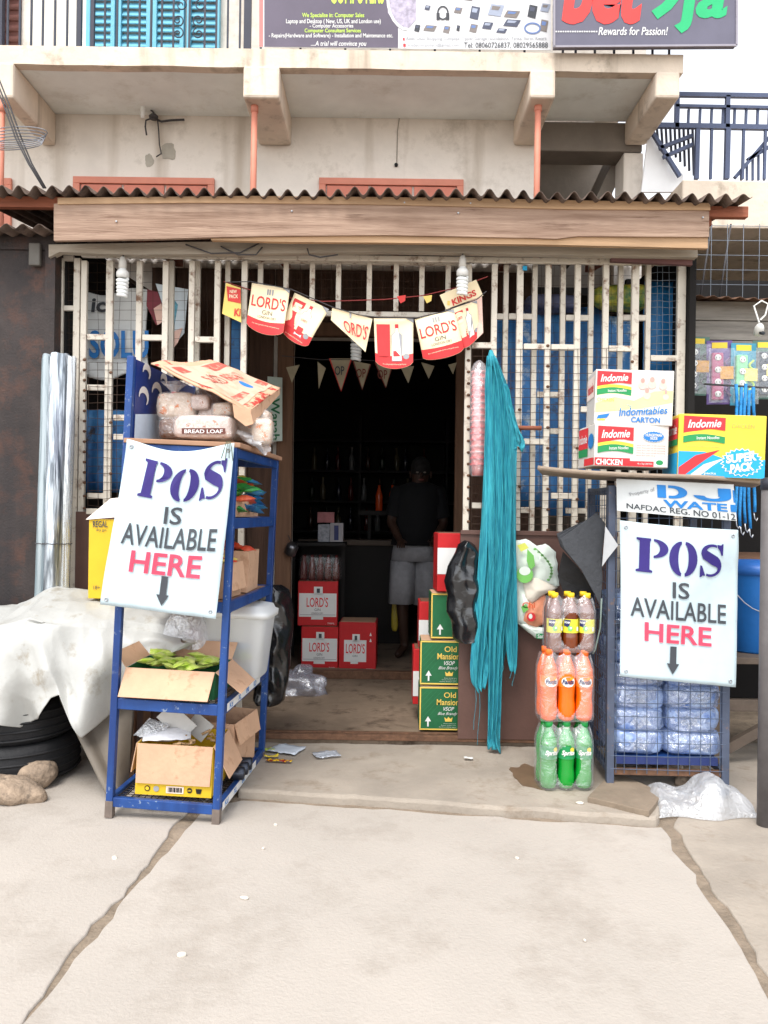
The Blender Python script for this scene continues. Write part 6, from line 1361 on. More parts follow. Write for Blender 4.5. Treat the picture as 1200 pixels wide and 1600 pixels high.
# ---- drink packs --------------------------------------------------------------
def drink_pack(label, pxc, ybase, ytop, Y, width_px, bm, capm, labm, lab2, txt, tcol, seed, kind):
    base = P(pxc, ybase, Y); H = P(pxc, ytop, Y).z - base.z; Wd = width_px * Y / F; r_ = Wd / 6.3
    t = thing('drink_pack', label, 'drink pack', (base.x, Y, base.z), (0, 0, R(random.uniform(-3, 3))), 'stacked packs of soft drinks')
    k = H / 0.255
    prof = [(0.55, 0.0), (0.92, 0.008), (1.0, 0.03), (0.98, 0.06), (0.90, 0.085), (0.96, 0.115), (1.0, 0.125), (1.0, 0.165), (0.94, 0.185), (0.62, 0.215), (0.42, 0.23), (0.40, 0.238)]
    if kind == 'tea': prof = [(0.55, 0.0), (0.92, 0.008), (1.0, 0.03), (1.0, 0.07), (0.97, 0.075), (0.97, 0.15), (1.0, 0.155), (0.96, 0.185), (0.62, 0.215), (0.42, 0.23), (0.40, 0.238)]
    zl = (0.085, 0.145) if kind == 'tea' else ((0.118, 0.168) if kind == 'lemon' else (0.125, 0.165))
    for i in range(3):
        for j in range(2):
            cx, cy = (i - 1) * 2.06 * r_, (j - 0.5) * 2.06 * r_
            bo_ = MB().lathe([(a * r_, z * k) for a, z in prof], 16, (cx, cy, 0.001)).build('bottle', bm, t, True)
            MB().lathe([(0.46 * r_, 0.236 * k), (0.46 * r_, 0.255 * k), (0.40 * r_, 0.257 * k)], 14, (cx, cy, 0.001)).build('cap', capm, bo_, True)
            if j == 0:
                lab_r = 1.012 * r_
                MB().lathe([(lab_r * (0.985 if kind == 'tea' else 1.0), zl[0] * k), (lab_r * (0.985 if kind == 'tea' else 1.0), zl[1] * k)], 20, (cx, cy, 0.001), cap=False).build('label', labm, bo_, True)
                a0 = -90 + (8 if i == 0 else -6 if i == 2 else 0)
                def fm(u, v, dd, cx=cx, cy=cy, a0=a0): an = R(a0 + u); return Vector((cx + (lab_r + 0.0015 + dd) * math.cos(an), cy + (lab_r + 0.0015 + dd) * math.sin(an), 0.001 + (zl[0] + (zl[1] - zl[0]) * (1 - v)) * k))
                d = Decal(fm, 0.0004)
                if kind == 'orange':
                    d.ell(0, 0.5, 44, 0.46, white, 0); d.text(txt, (-36, 0.30, 36, 0.72), tcol, 2, 0.03, 0.08); d.ell(18, 0.2, 12, 0.12, mat('leaf_dot', c(246, 160, 40), 0.5), 1)
                elif kind == 'lemon':
                    d.rect(-70, 0.02, 70, 0.16, navy, 0); d.text(txt, (-40, 0.30, 40, 0.78), tcol, 2, 0.03, 0.12); d.ell(24, 0.26, 14, 0.18, yellowp, 1)
                else:
                    d.poly([(-60, 0.05), (-10, 0.05), (-24, 0.6), (-60, 0.5)], navy, 0); d.text(txt, (-54, 0.12, -16, 0.30), white, 2, 0.03, 0.1); d.ell(-14, 0.66, 17, 0.20, lf, 1); d.ell(-10, 0.62, 7, 0.09, whitepaper, 2); d.rect(30, 0.55, 48, 0.85, white, 1)
                d.build('label_print', bo_)
    # shrink wrap with a window at the front
    hx, hy = 3.14 * r_, 2.12 * r_; rc = 0.95 * r_
    per_pts = []
    sx, sy = hx - rc, hy - rc; n1, n2, nc = 36, 16, 8
    for kx in range(n1): per_pts.append((-sx + 2 * sx * kx / n1, -hy))
    for kx in range(nc): a = -math.pi / 2 + math.pi / 2 * kx / nc; per_pts.append((sx + rc * math.cos(a), -sy + rc * math.sin(a)))
    for kx in range(n2): per_pts.append((hx, -sy + 2 * sy * kx / n2))
    for kx in range(nc): a = math.pi / 2 * kx / nc; per_pts.append((sx + rc * math.cos(a), sy + rc * math.sin(a)))
    for kx in range(n1): per_pts.append((sx - 2 * sx * kx / n1, hy))
    for kx in range(nc): a = math.pi / 2 + math.pi / 2 * kx / nc; per_pts.append((-sx + rc * math.cos(a), sy + rc * math.sin(a)))
    for kx in range(n2): per_pts.append((-hx, sy - 2 * sy * kx / n2))
    for kx in range(nc): a = math.pi + math.pi / 2 * kx / nc; per_pts.append((-sx + rc * math.cos(a), -sy + rc * math.sin(a)))
    NP = len(per_pts); nV = 36
    def wf(u, v):
        x, y = per_pts[int(round(u * NP)) % NP]; z = H * 0.985 * v
        sc = 1.0 if v < 0.70 else 1.0 - 0.42 * ((v - 0.70) / 0.30) ** 1.4
        if v < 0.05: sc *= 0.90 + 0.10 * v / 0.05
        dent = (0.5 - 0.5 * math.cos((x / (2.06 * r_) - 0.5) * 2 * math.pi)) if abs(y) > hy * 0.8 else 0.5
        yk = y * (sc * (0.93 + 0.09 * dent))
        wr = 1 + 0.012 * ridge((x, y, z), 16.0, seed)
        if v > 0.7: z -= 0.022 * (1 - dent) * (v - 0.7) / 0.3
        return (x * (0.72 + 0.28 * sc) * wr, yk * wr, max(0.0006, z))
    mb = MB(); mb.grid(wf, NP, nV, True)
    keep = []
    for f_ in mb.f:
        q = sum((mb.v[i] for i in f_), Vector()) / 4
        an = math.atan2(q.z - H * 0.38, q.x); wob = 1 + 0.06 * math.sin(3 * an + seed)
        if q.y < 0 and (q.x / (1.45 * r_)) ** 2 + ((q.z - H * 0.38) / (H * 0.30)) ** 2 < wob and abs(q.y) > hy * 0.5: continue
        keep.append(f_)
    mb.f = keep; mb.mi = [0] * len(keep); mb.build('shrink_wrap', wrapfilm, t, True)
    return t
pet_g = mat('pet_green', c(8, 140, 44), 0.14, 0.1, 8, spec=0.6, coat=0.5); pet_o = mat('pet_orange', c(246, 104, 8), 0.14, 0.05, 8, spec=0.6, coat=0.5); pet_t = mat('pet_tea', c(108, 48, 16), 0.14, 0.1, 8, spec=0.6, coat=0.5)
drink_pack('shrink wrapped pack of green lemon soda bottles at the bottom of the stack', 880, 1226, 1124, 3.72, 84, pet_g, mat('cap_green', c(30, 150, 70), 0.4), mat('label_green', c(30, 140, 80), 0.4, 0.1), None, 'Sprite', white, 1, 'lemon')
drink_pack('shrink wrapped pack of orange soda bottles in the middle of the stack', 881, 1122, 1013, 3.72, 84, pet_o, mat('cap_orange', c(236, 110, 40), 0.4), mat('label_orange', c(240, 130, 36), 0.4, 0.05), None, 'Fanta', navy, 2, 'orange')
drink_pack('shrink wrapped pack of brown tea bottles with yellow caps on top of the stack', 888, 1016, 926, 3.73, 76, pet_t, mat('cap_yellow', c(240, 196, 40), 0.4), mat('label_yellow', c(226, 218, 60), 0.4, 0.08), None, 'ice', white, 3, 'tea')

# ---- folded black mats leaning on the cage -------------------------------------
matm = mat('charcoal_mat', c(64, 66, 70), 0.85, 0.12, 10, 0.5, 50)
fm_ = thing('folded_mat', 'folded charcoal rubber mats draped on the cage corner', 'mat', P(915, 935, 3.80))
for k in range(3):
    o_ = 0.012 * k
    pts = [(876 - 3 * k, 842 - 4 * k), (932 - 2 * k, 801 + 3 * k), (946, 818), (940, 870), (942, 905), (938, 948), (930, 930), (908, 890), (882 - 3 * k, 858 - 2 * k)]
    MB().prism([P(x, y, 3.70 + 0.03 * k + 0.0006 * (x - 870)) for (x, y) in pts], (0, 0.008, 0)).build('layer', matm, fm_, world=True, bevel=0.002)
MB().prism([P(880, 862, 3.80), P(905, 888, 3.80), P(928, 920, 3.80), P(928, 935, 3.82), P(884, 935, 3.82), P(872, 900, 3.82)], (0, 0.01, 0)).build('under_layer', rubber, fm_, world=True)
MB().prism([P(946, 822, 3.695), P(966, 852, 3.66), P(950, 872, 3.68), P(941, 885, 3.695)], (0, 0.005, 0)).build('turned_corner', mat('pale_underside', c(176, 178, 180), 0.7), fm_, world=True)
MB().tube([P(940, 935, 3.69), P(938, 980, 3.69), P(930, 1015, 3.69), P(926, 1022, 3.69)], 0.004, 6).build('hanging_strip', mat('strip_grey', c(110, 124, 118), 0.7), fm_, True, world=True)

# ---- the wire cage of sachet water ---------------------------------------------
CL = G(953, 1226); CRR = Vector((0, 0, 0))
cgx0, cgx1 = P(953, 1000, 3.74).x, P(1136, 1000, 3.68).x
cg = thing('wire_cage', 'faded blue steel wire cage of water bags at the right', 'cage', ((cgx0 + cgx1) / 2, 3.70, 0.0), (0, R(-0.4), R(-3.0)))
W2 = (cgx1 - cgx0) / 2; DP = 0.46; HT = 1.44
for (x, y) in ((-W2, 0), (W2, 0), (-W2, DP), (W2, DP)): MB().box(x - 0.017, x + 0.017, y - 0.017, y + 0.017, 0.02, HT).build('post', cagepaint, cg, bevel=0.003)
for z in (0.115, 0.80, HT - 0.02):
    m = rust if z == 0.115 else cagepaint
    for y in (0, DP): MB().box(-W2 + 0.018, W2 - 0.018, y - 0.012, y + 0.012, z - 0.014, z + 0.014).build('rail', m if y == 0 else cagepaint, cg, bevel=0.002)
    for x in (-W2, W2): MB().box(x - 0.012, x + 0.012, 0.018, DP - 0.018, z - 0.014, z + 0.014).build('rail', cagepaint, cg, bevel=0.002)
MB().box(-W2 + 0.03, W2 - 0.03, 0.02, DP - 0.02, 0.166, 0.182).build('floor_plate', bluepaint, cg)
MB().box(-W2 + 0.03, W2 - 0.03, -0.002, 0.012, 0.150, 0.183).build('floor_edge', mat('deep_blue_paint', c(38, 52, 104), 0.5, 0.1), cg)
mb = MB(); rn = random.Random(2)
for k in range(11):
    x = -W2 + 0.02 + (2 * W2 - 0.04) * k / 10; mb.tube([(x + rn.uniform(-.006, .006), -0.014, 0.11), (x + rn.uniform(-.004, .004), -0.016, 0.7), (x, -0.014, HT - 0.02)], 0.0019, 5, False)
for k in range(21):
    z = 0.13 + (HT - 0.16) * k / 21; mb.tube([(-W2, -0.016, z), (0, -0.018, z + rn.uniform(-.004, .004)), (W2, -0.016, z + rn.uniform(-.006, .006))], 0.0019, 5, False)
stuff(mb.build('front_mesh', mat('cage_wire', c(84, 96, 116), 0.6, 0.2, 20, metal=0.3), cg, True))
mb = MB()
for k in range(9):
    y = 0.02 + (DP - 0.04) * k / 8; mb.tube([(-W2 - 0.014, y, 0.11), (-W2 - 0.016, y, HT - 0.02)], 0.0019, 5, False)
for k in range(21):
    z = 0.19 + (HT - 0.22) * k / 20; mb.tube([(-W2 - 0.014, 0.0, z), (-W2 - 0.016, DP, z)], 0.0019, 5, False)
stuff(mb.build('side_mesh', MATS['cage_wire'], cg, True))
CG = parent_matrix(cg)
# water bags
bagm = film('water_bag_film', (0.34, 0.46, 0.74), body=0.40, gloss=0.20, rough=0.12, bump=1.0, bscale=22)
inner = mat('sachet_water', c(82, 112, 176), 0.2, 0.15, 16, 0.8, 26, col2=c(176, 196, 228), spec=0.6)
rows = 7
for r_ in range(rows):
    for k in range(2):
        z = 0.184 + r_ * 0.106; x = (-0.5 + k) * W2 * 0.98
        q = CG @ Vector((x, 0.17, z)); pos = ('left', 'right')[k]; nm = ('bottom', 'second', 'third', 'fourth', 'fifth', 'sixth', 'top')[r_]
        t = thing('water_bag', '%s water bag of the %s column in the wire cage, counted from below' % (nm, pos), 'water bag', q, (0, 0, R(-3)), 'water bags in the cage')
        MB().blob((0, 0, 0.058), W2 * 0.485, 0.15, 0.060, 0.42, 26, 14, 0.07, 4.0, r_ * 2 + k).build('sachets', inner, t, True)
        def fn(u, v, s_=r_ * 3 + k):
            th = 2 * math.pi * u; ph = math.pi * (v - 0.5); sp_2 = lambda x, p: math.copysign(abs(x) ** p, x)
            f_ = 1 + 0.05 * math.sin(14 * math.atan2(math.sin(ph) * 0.06, math.cos(ph) * math.cos(th)) + s_) + 0.09 * noise.noise(Vector((math.cos(th) * 3 + s_, math.sin(ph) * 3, math.sin(th) * 3)))
            return (W2 * 0.505 * sp_2(math.cos(ph), .42) * sp_2(math.cos(th), .42) * f_, 0.158 * sp_2(math.cos(ph), .55) * sp_2(math.sin(th), .55) * f_, 0.058 + 0.066 * sp_2(math.sin(ph), .48))
        MB().grid(fn, 40, 18, True).build('bag', bagm, t, True)
        mb = MB()
        def fn2(u, v, s_=r_ * 3 + k):
            th = 2 * math.pi * u; rr_ = 0.006 + 0.034 * v ** 0.8 * (1 + 0.35 * math.sin(5 * th + s_) + 0.2 * math.sin(11 * th)); return (0.03 * math.sin(s_) + rr_ * math.cos(th), -0.155 - 0.02 * v + 0.012 * math.sin(3 * th), 0.06 + rr_ * 0.7 * math.sin(th))
        mb.grid(fn2, 26, 5, True).build('knot', film('knot_film', (0.70, 0.76, 0.86), body=0.26, gloss=0.22, bump=1.0, bscale=60), t, True)
# DJ water sign
dj = thing('water_sign', 'white metal sign with blue lettering above the notice on the cage', 'sign', P(1055, 800, 3.64))
stl, strr, sbr, sbl = P(963, 748, 3.665), P(1146, 757, 3.63), P(1151, 814, 3.63), P(964, 798, 3.665)
fmj = quadmap(stl, strr, sbr, sbl)
MB().grid(lambda u, v: fmj(u, v, 0), 4, 4).build('plate', mat('sign_white', c(204, 208, 208), 0.4, 0.05, 6, wear=c(140, 116, 96), wlo=0.66, whi=0.74, wscale=14), dj, solid=0.004, world=True)
d = Decal(lambda u, v, dd: fmj(u, v, dd + 0.003), 0.0005); djb = mat('sign_blue', c(28, 118, 190), 0.5, 0.08, 10)
d.poly([(0.345, 0.12), (0.42, 0.12), (0.42, 0.50), (0.345, 0.50)], djb); d.poly([(0.44, 0.12)] + arc(0.47, 0.31, 0.13, 0.19, -90, 90) + [(0.44, 0.50), (0.44, 0.42)] + arc(0.47, 0.31, 0.055, 0.11, 90, -90) + [(0.44, 0.20)], djb)
d.poly([(0.86, 0.13), (0.97, 0.13), (0.97, 0.36)] + arc(0.81, 0.36, 0.16, 0.15, 0, 180) + [(0.73, 0.36)] + arc(0.81, 0.37, 0.065, 0.06, 180, 0) + [(0.86, 0.36)], djb)
d.rect(0.965 + 0.02, 0.16, 1.0, 0.50, djb)
d.text('WATE', (0.39, 0.55, 0.93, 0.77), djb, 1, 0.03); d.poly([(0.955, 0.56), (1.0, 0.56), (1.0, 0.76), (0.955, 0.76)], djb)
d.text('NAFDAC REG. NO 01-12', [(0.08, 0.74), (0.99, 0.81), (0.99, 0.985), (0.08, 0.90)], charcoal, 1, 0.012)
d.text('Property of', [(0.10, 0.42), (0.32, 0.20), (0.33, 0.34), (0.12, 0.54)], greyp, 1, 0.012)
d.build('lettering', dj, True)
# second notice
def wv2(u, v): return (0.004 * math.sin(4 * v), -0.012 * math.sin(math.pi * u) - 0.004 * ridge((u * 0.8 + v * 0.5, v * 0.6, 0.3), 3.0, 7.0, 2) - 0.014 * math.exp(-((u - 1.0) / 0.25) ** 2 - ((v - 0.10) / 0.12) ** 2) + 0.006 * math.sin(7 * u + 4 * v), -0.006 * math.sin(math.pi * u) * (1 - v))
pos_banner('notice_banner', 'white vinyl POS notice hung on the wire cage at the right', P(968, 813, 3.635), P(1152, 828, 3.61), P(1149, 1073, 3.60), P(969, 1056, 3.63), wv2, False, 0, 0)

# ---- board on the cage and noodle cartons --------------------------------------
bd = thing('rough_board', 'rough warped board lying across the top of the cage', 'board', P(1015, 740, 3.7))
bz = HT + 0.005
def fn(u, v):
    e_ = 0.018 * noise.noise(Vector((u * 6, v * 3, 2))); x = -0.62 + u * 1.28 if False else 0
    a_ = P(840 + 352 * u, 726 + 20 * u + 3 * math.sin(u * 7), 3.60 + 0.02 * math.sin(u * 15)); b_ = P(848 + 330 * u, 728 + 14 * u, 4.12); q = a_.lerp(b_, v); q.z = CH + (800 - (728 + 17 * u + 2 * math.sin(u * 6))) * 3.6 / F + 0.010 * (1 if u < 0.3 else 0) * (0.3 - u); return q
MB().grid(fn, 40, 8).build('plank', woodgrey if False else mat('grey_brown_board', c(150, 134, 118), 0.85, 0.2, 6, 0.4, 24, stretch=(0.5, 5, 5)), bd, True, solid=0.018, world=True)
def noodle(label, cx, yb_, w_px, h_px, Y, dep, rz, style):
    base = P(cx, yb_, Y); w_, h_ = w_px * Y / F, h_px * Y / F
    t = thing('noodle_carton', label, 'carton', base, (0, R(1.5 if style != 'b' else 1.0), R(rz)), 'noodle cartons on the board')
    MB().box(-w_ / 2, w_ / 2, 0, dep, 0, h_).build('body', mat('carton_white', c(208, 204, 198), 0.5, 0.03) if style != 'c' else yellowp, t, bevel=0.004)
    MB().box(-w_ / 2 + 0.003, w_ / 2 - 0.003, dep * 0.4, dep * 0.6, h_ + 0.0006, h_ + 0.0016).build('tape', mat('buff_tape', c(206, 176, 130), 0.3), t)
    d = Decal(lambda u, v, dd: Vector((-w_ / 2 + u * w_, -dd, h_ * (1 - v))))
    def logo(x0, y0, x1, y1):
        W_, H_ = x1 - x0, y1 - y0
        d.poly([(x0, y0), (x1, y0 + 0.02), (x1, y0 + H_ * 0.55)] + [(x1 - W_ * k / 8, y0 + H_ * (0.62 - 0.12 * math.sin(k / 8 * 3.6 + 0.4))) for k in range(1, 9)], redp, 1)
        lo_, hi_ = [], []
        for k in range(9):
            u = k / 8; yy = y0 + H_ * (0.70 - 0.10 * math.sin(u * 3.2 + 0.2) - 0.05 * u); hi_.append((x0 + W_ * u, yy)); lo_.append((x0 + W_ * u, yy + H_ * 0.12))
        d.poly(hi_ + lo_[::-1], yellowp, 2); g1 = [(x, y + H_ * 0.26) for (x, y) in lo_]; d.poly(lo_ + g1[::-1], greenp, 2)
        d.text('Indomie', [(x0 + W_ * 0.12, y0 + H_ * 0.16), (x0 + W_ * 0.90, y0 + H_ * 0.10), (x0 + W_ * 0.90, y0 + H_ * 0.42), (x0 + W_ * 0.12, y0 + H_ * 0.48)], white, 3, 0.022, 0.06)
        d.text('Instant Noodles', [(x0 + W_ * 0.32, y0 + H_ * 0.80), (x0 + W_ * 0.86, y0 + H_ * 0.76), (x0 + W_ * 0.86, y0 + H_ * 0.88), (x0 + W_ * 0.32, y0 + H_ * 0.92)], white, 4, 0.01)
    def burst(cx_, cy_, rx, ry, m1, m2, lay=3, n=22):
        pts = []
        for k in range(2 * n): f_ = 1.0 if k % 2 else 0.86; a_ = math.pi * k / n; pts.append((cx_ + rx * f_ * math.cos(a_), cy_ + ry * f_ * math.sin(a_)))
        d.poly(pts, m1, lay); d.poly([(cx_ + (x - cx_) * 0.93, cy_ + (y - cy_) * 0.93) for (x, y) in pts], m2, lay + 1)
    pale = mat('pale_yellow_print', c(246, 240, 200), 0.5); gold2 = mat('sun_yellow', c(250, 226, 60), 0.5)
    if style == 'a':
        d.rect(0.01, 0.42, 0.99, 0.74, pale, 0); d.poly([(0.01, 0.62), (0.25, 0.50), (0.5, 0.56), (0.75, 0.38), (0.99, 0.36), (0.99, 0.58), (0.6, 0.70), (0.01, 0.78)], mat('print_cream_yellow', c(250, 238, 150), 0.5), 0.5)
        logo(0.02, 0.03, 0.46, 0.45); d.text('CHICKEN', (0.03, 0.52, 0.24, 0.585), mat('khaki_print', c(170, 160, 90), 0.5), 3, 0.0)
        for (x, y, s_) in ((0.60, 0.22, 1.0), (0.72, 0.20, 1.1), (0.86, 0.22, 1.0), (0.66, 0.40, 1.0), (0.90, 0.42, 0.8)):
            for m_, (ax, ay, rx, ry) in ((mat('pic_pink', c(238, 190, 176), 0.5, 0.1, 60), (x, y + 0.06, 0.05, 0.07)), (mat('pic_coral', c(232, 150, 140), 0.5, 0.1, 60), (x, y - 0.03, 0.026, 0.045))): d.ell(ax, ay, rx * s_, ry * s_, m_, 2 if ry > 0.05 else 3, 14)
        d.text('The', (0.40, 0.63, 0.47, 0.68), bluep, 3, 0.0, 0.2); d.text('Indomitables', [(0.32, 0.70), (0.93, 0.64), (0.93, 0.78), (0.32, 0.85)], bluep, 3, 0.015, 0.02); d.text('CARTON', (0.47, 0.855, 0.84, 0.955), bluep, 3, 0.03); d.poly([(0.05, 0.84), (0.20, 0.80), (0.16, 0.88), (0.03, 0.91)], bluep, 2); d.rect(0.04, 0.905, 0.14, 0.93, gold2, 2)
    elif style == 'b':
        logo(0.04, 0.05, 0.52, 0.66); d.rect(0.0 + 0.004, 0.80, 0.48, 0.985, redp, 1); d.text('CHICKEN', (0.02, 0.83, 0.38, 0.97), white, 2, 0.03); d.text('FLAVOUR', (0.40, 0.90, 0.56, 0.96), redp, 2, 0.01); d.rect(0.48, 0.86, 0.80, 0.985, redp, 1); d.text('40 x 70g CARTON', (0.58, 0.90, 0.78, 0.95), white, 3, 0.0)
        burst(0.79, 0.27, 0.16, 0.14, white, bluep, 2); d.text('HUNGRYMAN', (0.68, 0.20, 0.90, 0.27), white, 5, 0.02); d.text('SIZE', (0.74, 0.28, 0.84, 0.34), white, 5, 0.02)
        for k in range(5): d.text('wheat flour palm oil salt seasoning', (0.56, 0.47 + 0.06 * k, 0.95, 0.50 + 0.06 * k), redp, 2, 0.0)
        d.rect(0.82, 0.70, 0.98, 0.97, white, 1); d.ell(0.88, 0.88, 0.05, 0.06, greenp, 2)
    else:
        d.poly([(0.002, 0.60), (0.30, 0.60), (0.58, 0.72), (0.998, 0.70), (0.998, 0.998), (0.002, 0.998)], cyanp, 0); d.poly([(0.01, 0.86), (0.20, 0.66), (0.48, 0.56), (0.30, 0.74), (0.08, 0.98), (0.01, 0.98)], redp, 1); d.poly([(0.14, 0.98), (0.30, 0.80), (0.55, 0.68), (0.40, 0.82), (0.26, 0.98)], white, 1)
        logo(0.05, 0.03, 0.53, 0.44); d.text('CHICKEN', (0.60, 0.14, 0.86, 0.21), mat('khaki_print', c(170, 160, 90), 0.5), 3, 0.0); d.text('Enriched noodles with vegetables', (0.10, 0.50, 0.48, 0.54), mat('khaki_print', c(170, 160, 90), 0.5), 3)
        burst(0.73, 0.75, 0.25, 0.23, white, cyanp, 2); d.text('SUPER', [(0.55, 0.64), (0.88, 0.57), (0.90, 0.71), (0.55, 0.78)], white, 5, 0.05); d.text('PACK', [(0.60, 0.79), (0.86, 0.73), (0.88, 0.87), (0.60, 0.93)], white, 5, 0.05); d.text('40 packs', (0.22, 0.92, 0.44, 0.97), white, 4, 0.01)
    d.build('front_print', t)
    d = Decal(lambda u, v, dd: Vector((-w_ / 2 - dd, dep * (1 - u), h_ * (1 - v))))
    if style == 'a': d.rect(0.05, 0.1, 0.95, 0.5, mat('side_pale', c(246, 226, 216), 0.5), 1); d.text('Indomie', (0.15, 0.2, 0.85, 0.4), redp, 2, 0.02)
    elif style == 'b': d.rect(0.02, 0.05, 0.6, 0.55, redp, 1); d.rect(0.02, 0.56, 0.6, 0.75, greenp, 1); burst(0.8, 0.4, 0.18, 0.2, cyanp, bluep, 2); d.text('Indomie', (0.06, 0.2, 0.56, 0.42), white, 2, 0.02); d.rect(0.4, 0.8, 0.98, 0.97, redp, 1)
    else: d.rect(0.02, 0.62, 0.98, 0.99, cyanp, 1); d.rect(0.1, 0.06, 0.95, 0.4, redp, 2); d.rect(0.1, 0.4, 0.95, 0.5, greenp, 2); d.text('Indomie', (0.2, 0.15, 0.9, 0.32), white, 3, 0.02)
    d.build('side_print', t); return t
noodle('lower white noodle carton with red chicken strip on the board', 986, 729.5, 117, 66, 3.66, 0.26, 2, 'b')
noodle('upper white noodle carton with family picture, topmost on the board', 989, 664, 120, 86, 3.67, 0.22, -5, 'a')
noodle('yellow and blue super pack noodle carton at the right of the board', 1126, 746, 132, 98, 3.60, 0.26, -5, 'c')

# ---- stall further right: mesh, boards, power strips, ropes, bucket, post ------
st_ = thing('market_stall', 'dark neighbouring stall with grey boards at the right edge', 'stall', (2.6, 5.2, 0))
bxo('back_wall', darkin, st_, 1.72, 4.2, 5.75, 5.8, 0.0, 3.0); bxo('side_wall', darkin, st_, 4.16, 4.2, 4.6, 5.74, 0, 3.0)
a_, b_ = P(1068, 470, 4.75), P(1300, 565, 4.75)
for k in range(3):
    z1 = a_.z - (a_.z - b_.z) * k / 3; z0 = a_.z - (a_.z - b_.z) * (k + 1) / 3 + 0.004; bxo('grey_plank', woodgrey, st_, a_.x, b_.x, 4.75 + 0.003 * k, 4.775 + 0.003 * k, z0, z1, 0.002)
bxo('shelf', woodd, st_, 1.74, 3.2, 4.78, 5.7, P(1100, 880, 4.8).z, P(1100, 872, 4.8).z)
def fn(u, v): x = 1.74 + 1.5 * u; return (x, 4.62 + 0.3 * v, P(1120, 464, 4.62).z + 0.008 * math.cos(x * 80) + 0.06 * v - 0.05 * (u - 0.1))
MB().grid(fn, 110, 3).build('tin_edge', rust, st_, True, solid=0.003, world=True)
ms = thing('mesh_screen', 'square wire mesh screen above the stall at the right', 'mesh', P(1135, 465, 4.9))
mb = MB()
for x in range(1062, 1330, 25): mb.tube([P(x, 350, 4.9), P(x - 2, 470, 4.9)], 0.0022, 5, False)
for y in range(352, 470, 23): mb.tube([P(1060, y, 4.903), P(1330, y + 3, 4.903)], 0.0022, 5, False)
stuff(mb.build('wires', mat('galvanised_wire', c(120, 128, 138), 0.5, 0.1, metal=0.5), ms, True, world=True))
for x in (1080, 1112, 1142): MB().tube([P(x, 350, 5.3), P(x - 20, 480, 5.3)], 0.006, 6).build('dark_rod', cable, ms, True, world=True)
# lampholder
wl2 = thing('lampholder', 'white empty lampholder on a looped flex at the right edge', 'lampholder', P(1186, 515, 4.5))
MB().lathe([(0.016, -0.035), (0.026, -0.03), (0.026, 0.01), (0.018, 0.03), (0.008, 0.04)], 16, (0, 0, 0), Euler((R(50), R(-15), 0)).to_matrix().to_4x4()).build('socket', plasticw, wl2, True)
MB().lathe([(0.0, 0), (0.017, 0.001)], 14, (0.004, -0.028, -0.026), Euler((R(50), R(-15), 0)).to_matrix().to_4x4()).build('socket_mouth', charcoal, wl2, True)
MB().tube([P(1186, 504, 4.5), P(1178, 478, 4.5), P(1190, 470, 4.5), P(1200, 475, 4.5), P(1196, 492, 4.5), P(1188, 500, 4.5)], 0.005, 6, False).build('flex', plasticw, wl2, True, world=True)
# power strips
def strip(label, x0, y0, x1, y1, Y, bodyc, cardc, cordc, tall=False):
    a_, b_ = P(x0, y0, Y), P(x1, y1, Y); w_, h_ = b_.x - a_.x, a_.z - b_.z
    t = thing('power_strip', label, 'power strip', ((a_.x + b_.x) / 2, Y, b_.z), (0, R(random.uniform(-2, 2)), R(random.uniform(-6, 6))), 'power strips hanging at the stall')
    MB().box(-w_ / 2, w_ / 2, 0.0, 0.003, 0, h_).build('card', cardc, t)
    MB().box(-w_ * 0.36, w_ * 0.10, -0.03, -0.001, h_ * 0.06, h_ * 0.80).build('strip_body', bodyc, t, bevel=0.008)
    for k in range(4):
        z = h_ * (0.15 + 0.19 * k); so_ = MB().lathe([(0.0, 0.0), (w_ * 0.12, 0.0), (w_ * 0.125, 0.003), (w_ * 0.10, 0.005), (0, 0.005)], 16, (-w_ * 0.13, -0.031, z), Matrix.Rotation(R(90), 4, 'X')).build('socket', plasticw, t, True)
        for dx in (-1, 1): MB().box(-w_ * 0.13 + dx * w_ * 0.06 - 0.002, -w_ * 0.13 + dx * w_ * 0.06 + 0.002, -0.0375, -0.0365, z - 0.006, z + 0.004).build('slot', black, so_)
    MB().tube([(w_ * 0.28 + 0.014 * math.cos(j * 0.7), -0.016, h_ * 0.12 + h_ * 0.6 * j / 26) for j in range(27)], 0.0065, 6).build('cord', cordc, t, True)
    MB().box(-w_ * 0.05, w_ * 0.46, -0.034, -0.033, h_ * 0.38, h_ * 0.58).build('paper_band', mat('band_%d' % int(x0), c(*random.choice(((206, 150, 60), (60, 120, 190), (224, 210, 120)))), 0.5, 0.2, 30), t)
    MB().box(-w_ / 2, w_ / 2, -0.04, -0.0395, 0.004, h_ * 0.86).build('blister', film('blister_film', body=0.03, gloss=0.05), t)
    MB().box(-w_ * 0.3, w_ * 0.3, -0.003, -0.0005, h_ * 0.88, h_ * 0.97).build('header', yellowp, t)
strip('grey power strip in clear pack, first from the cream post', 1068, 526, 1104, 618, 4.62, mat('strip_grey_body', c(62, 70, 82), 0.4), mat('card_teal', c(86, 118, 108), 0.6), charcoal)
strip('pink and purple power strip in clear pack at the stall', 1106, 532, 1144, 632, 4.60, mat('strip_pink', c(176, 70, 116), 0.4), mat('card_lilac', c(110, 88, 146), 0.6), mat('cord_purple', c(110, 70, 120), 0.5))
strip('pale green power strip in clear pack at the stall', 1142, 536, 1180, 634, 4.58, mat('strip_green', c(130, 206, 150), 0.4), mat('card_sky', c(70, 150, 178), 0.6), mat('cord_lime', c(190, 226, 90), 0.5))
strip('grey power strip in clear pack at the right edge of the photo', 1178, 532, 1214, 624, 4.60, MATS['strip_grey_body'], MATS['card_teal'], charcoal)
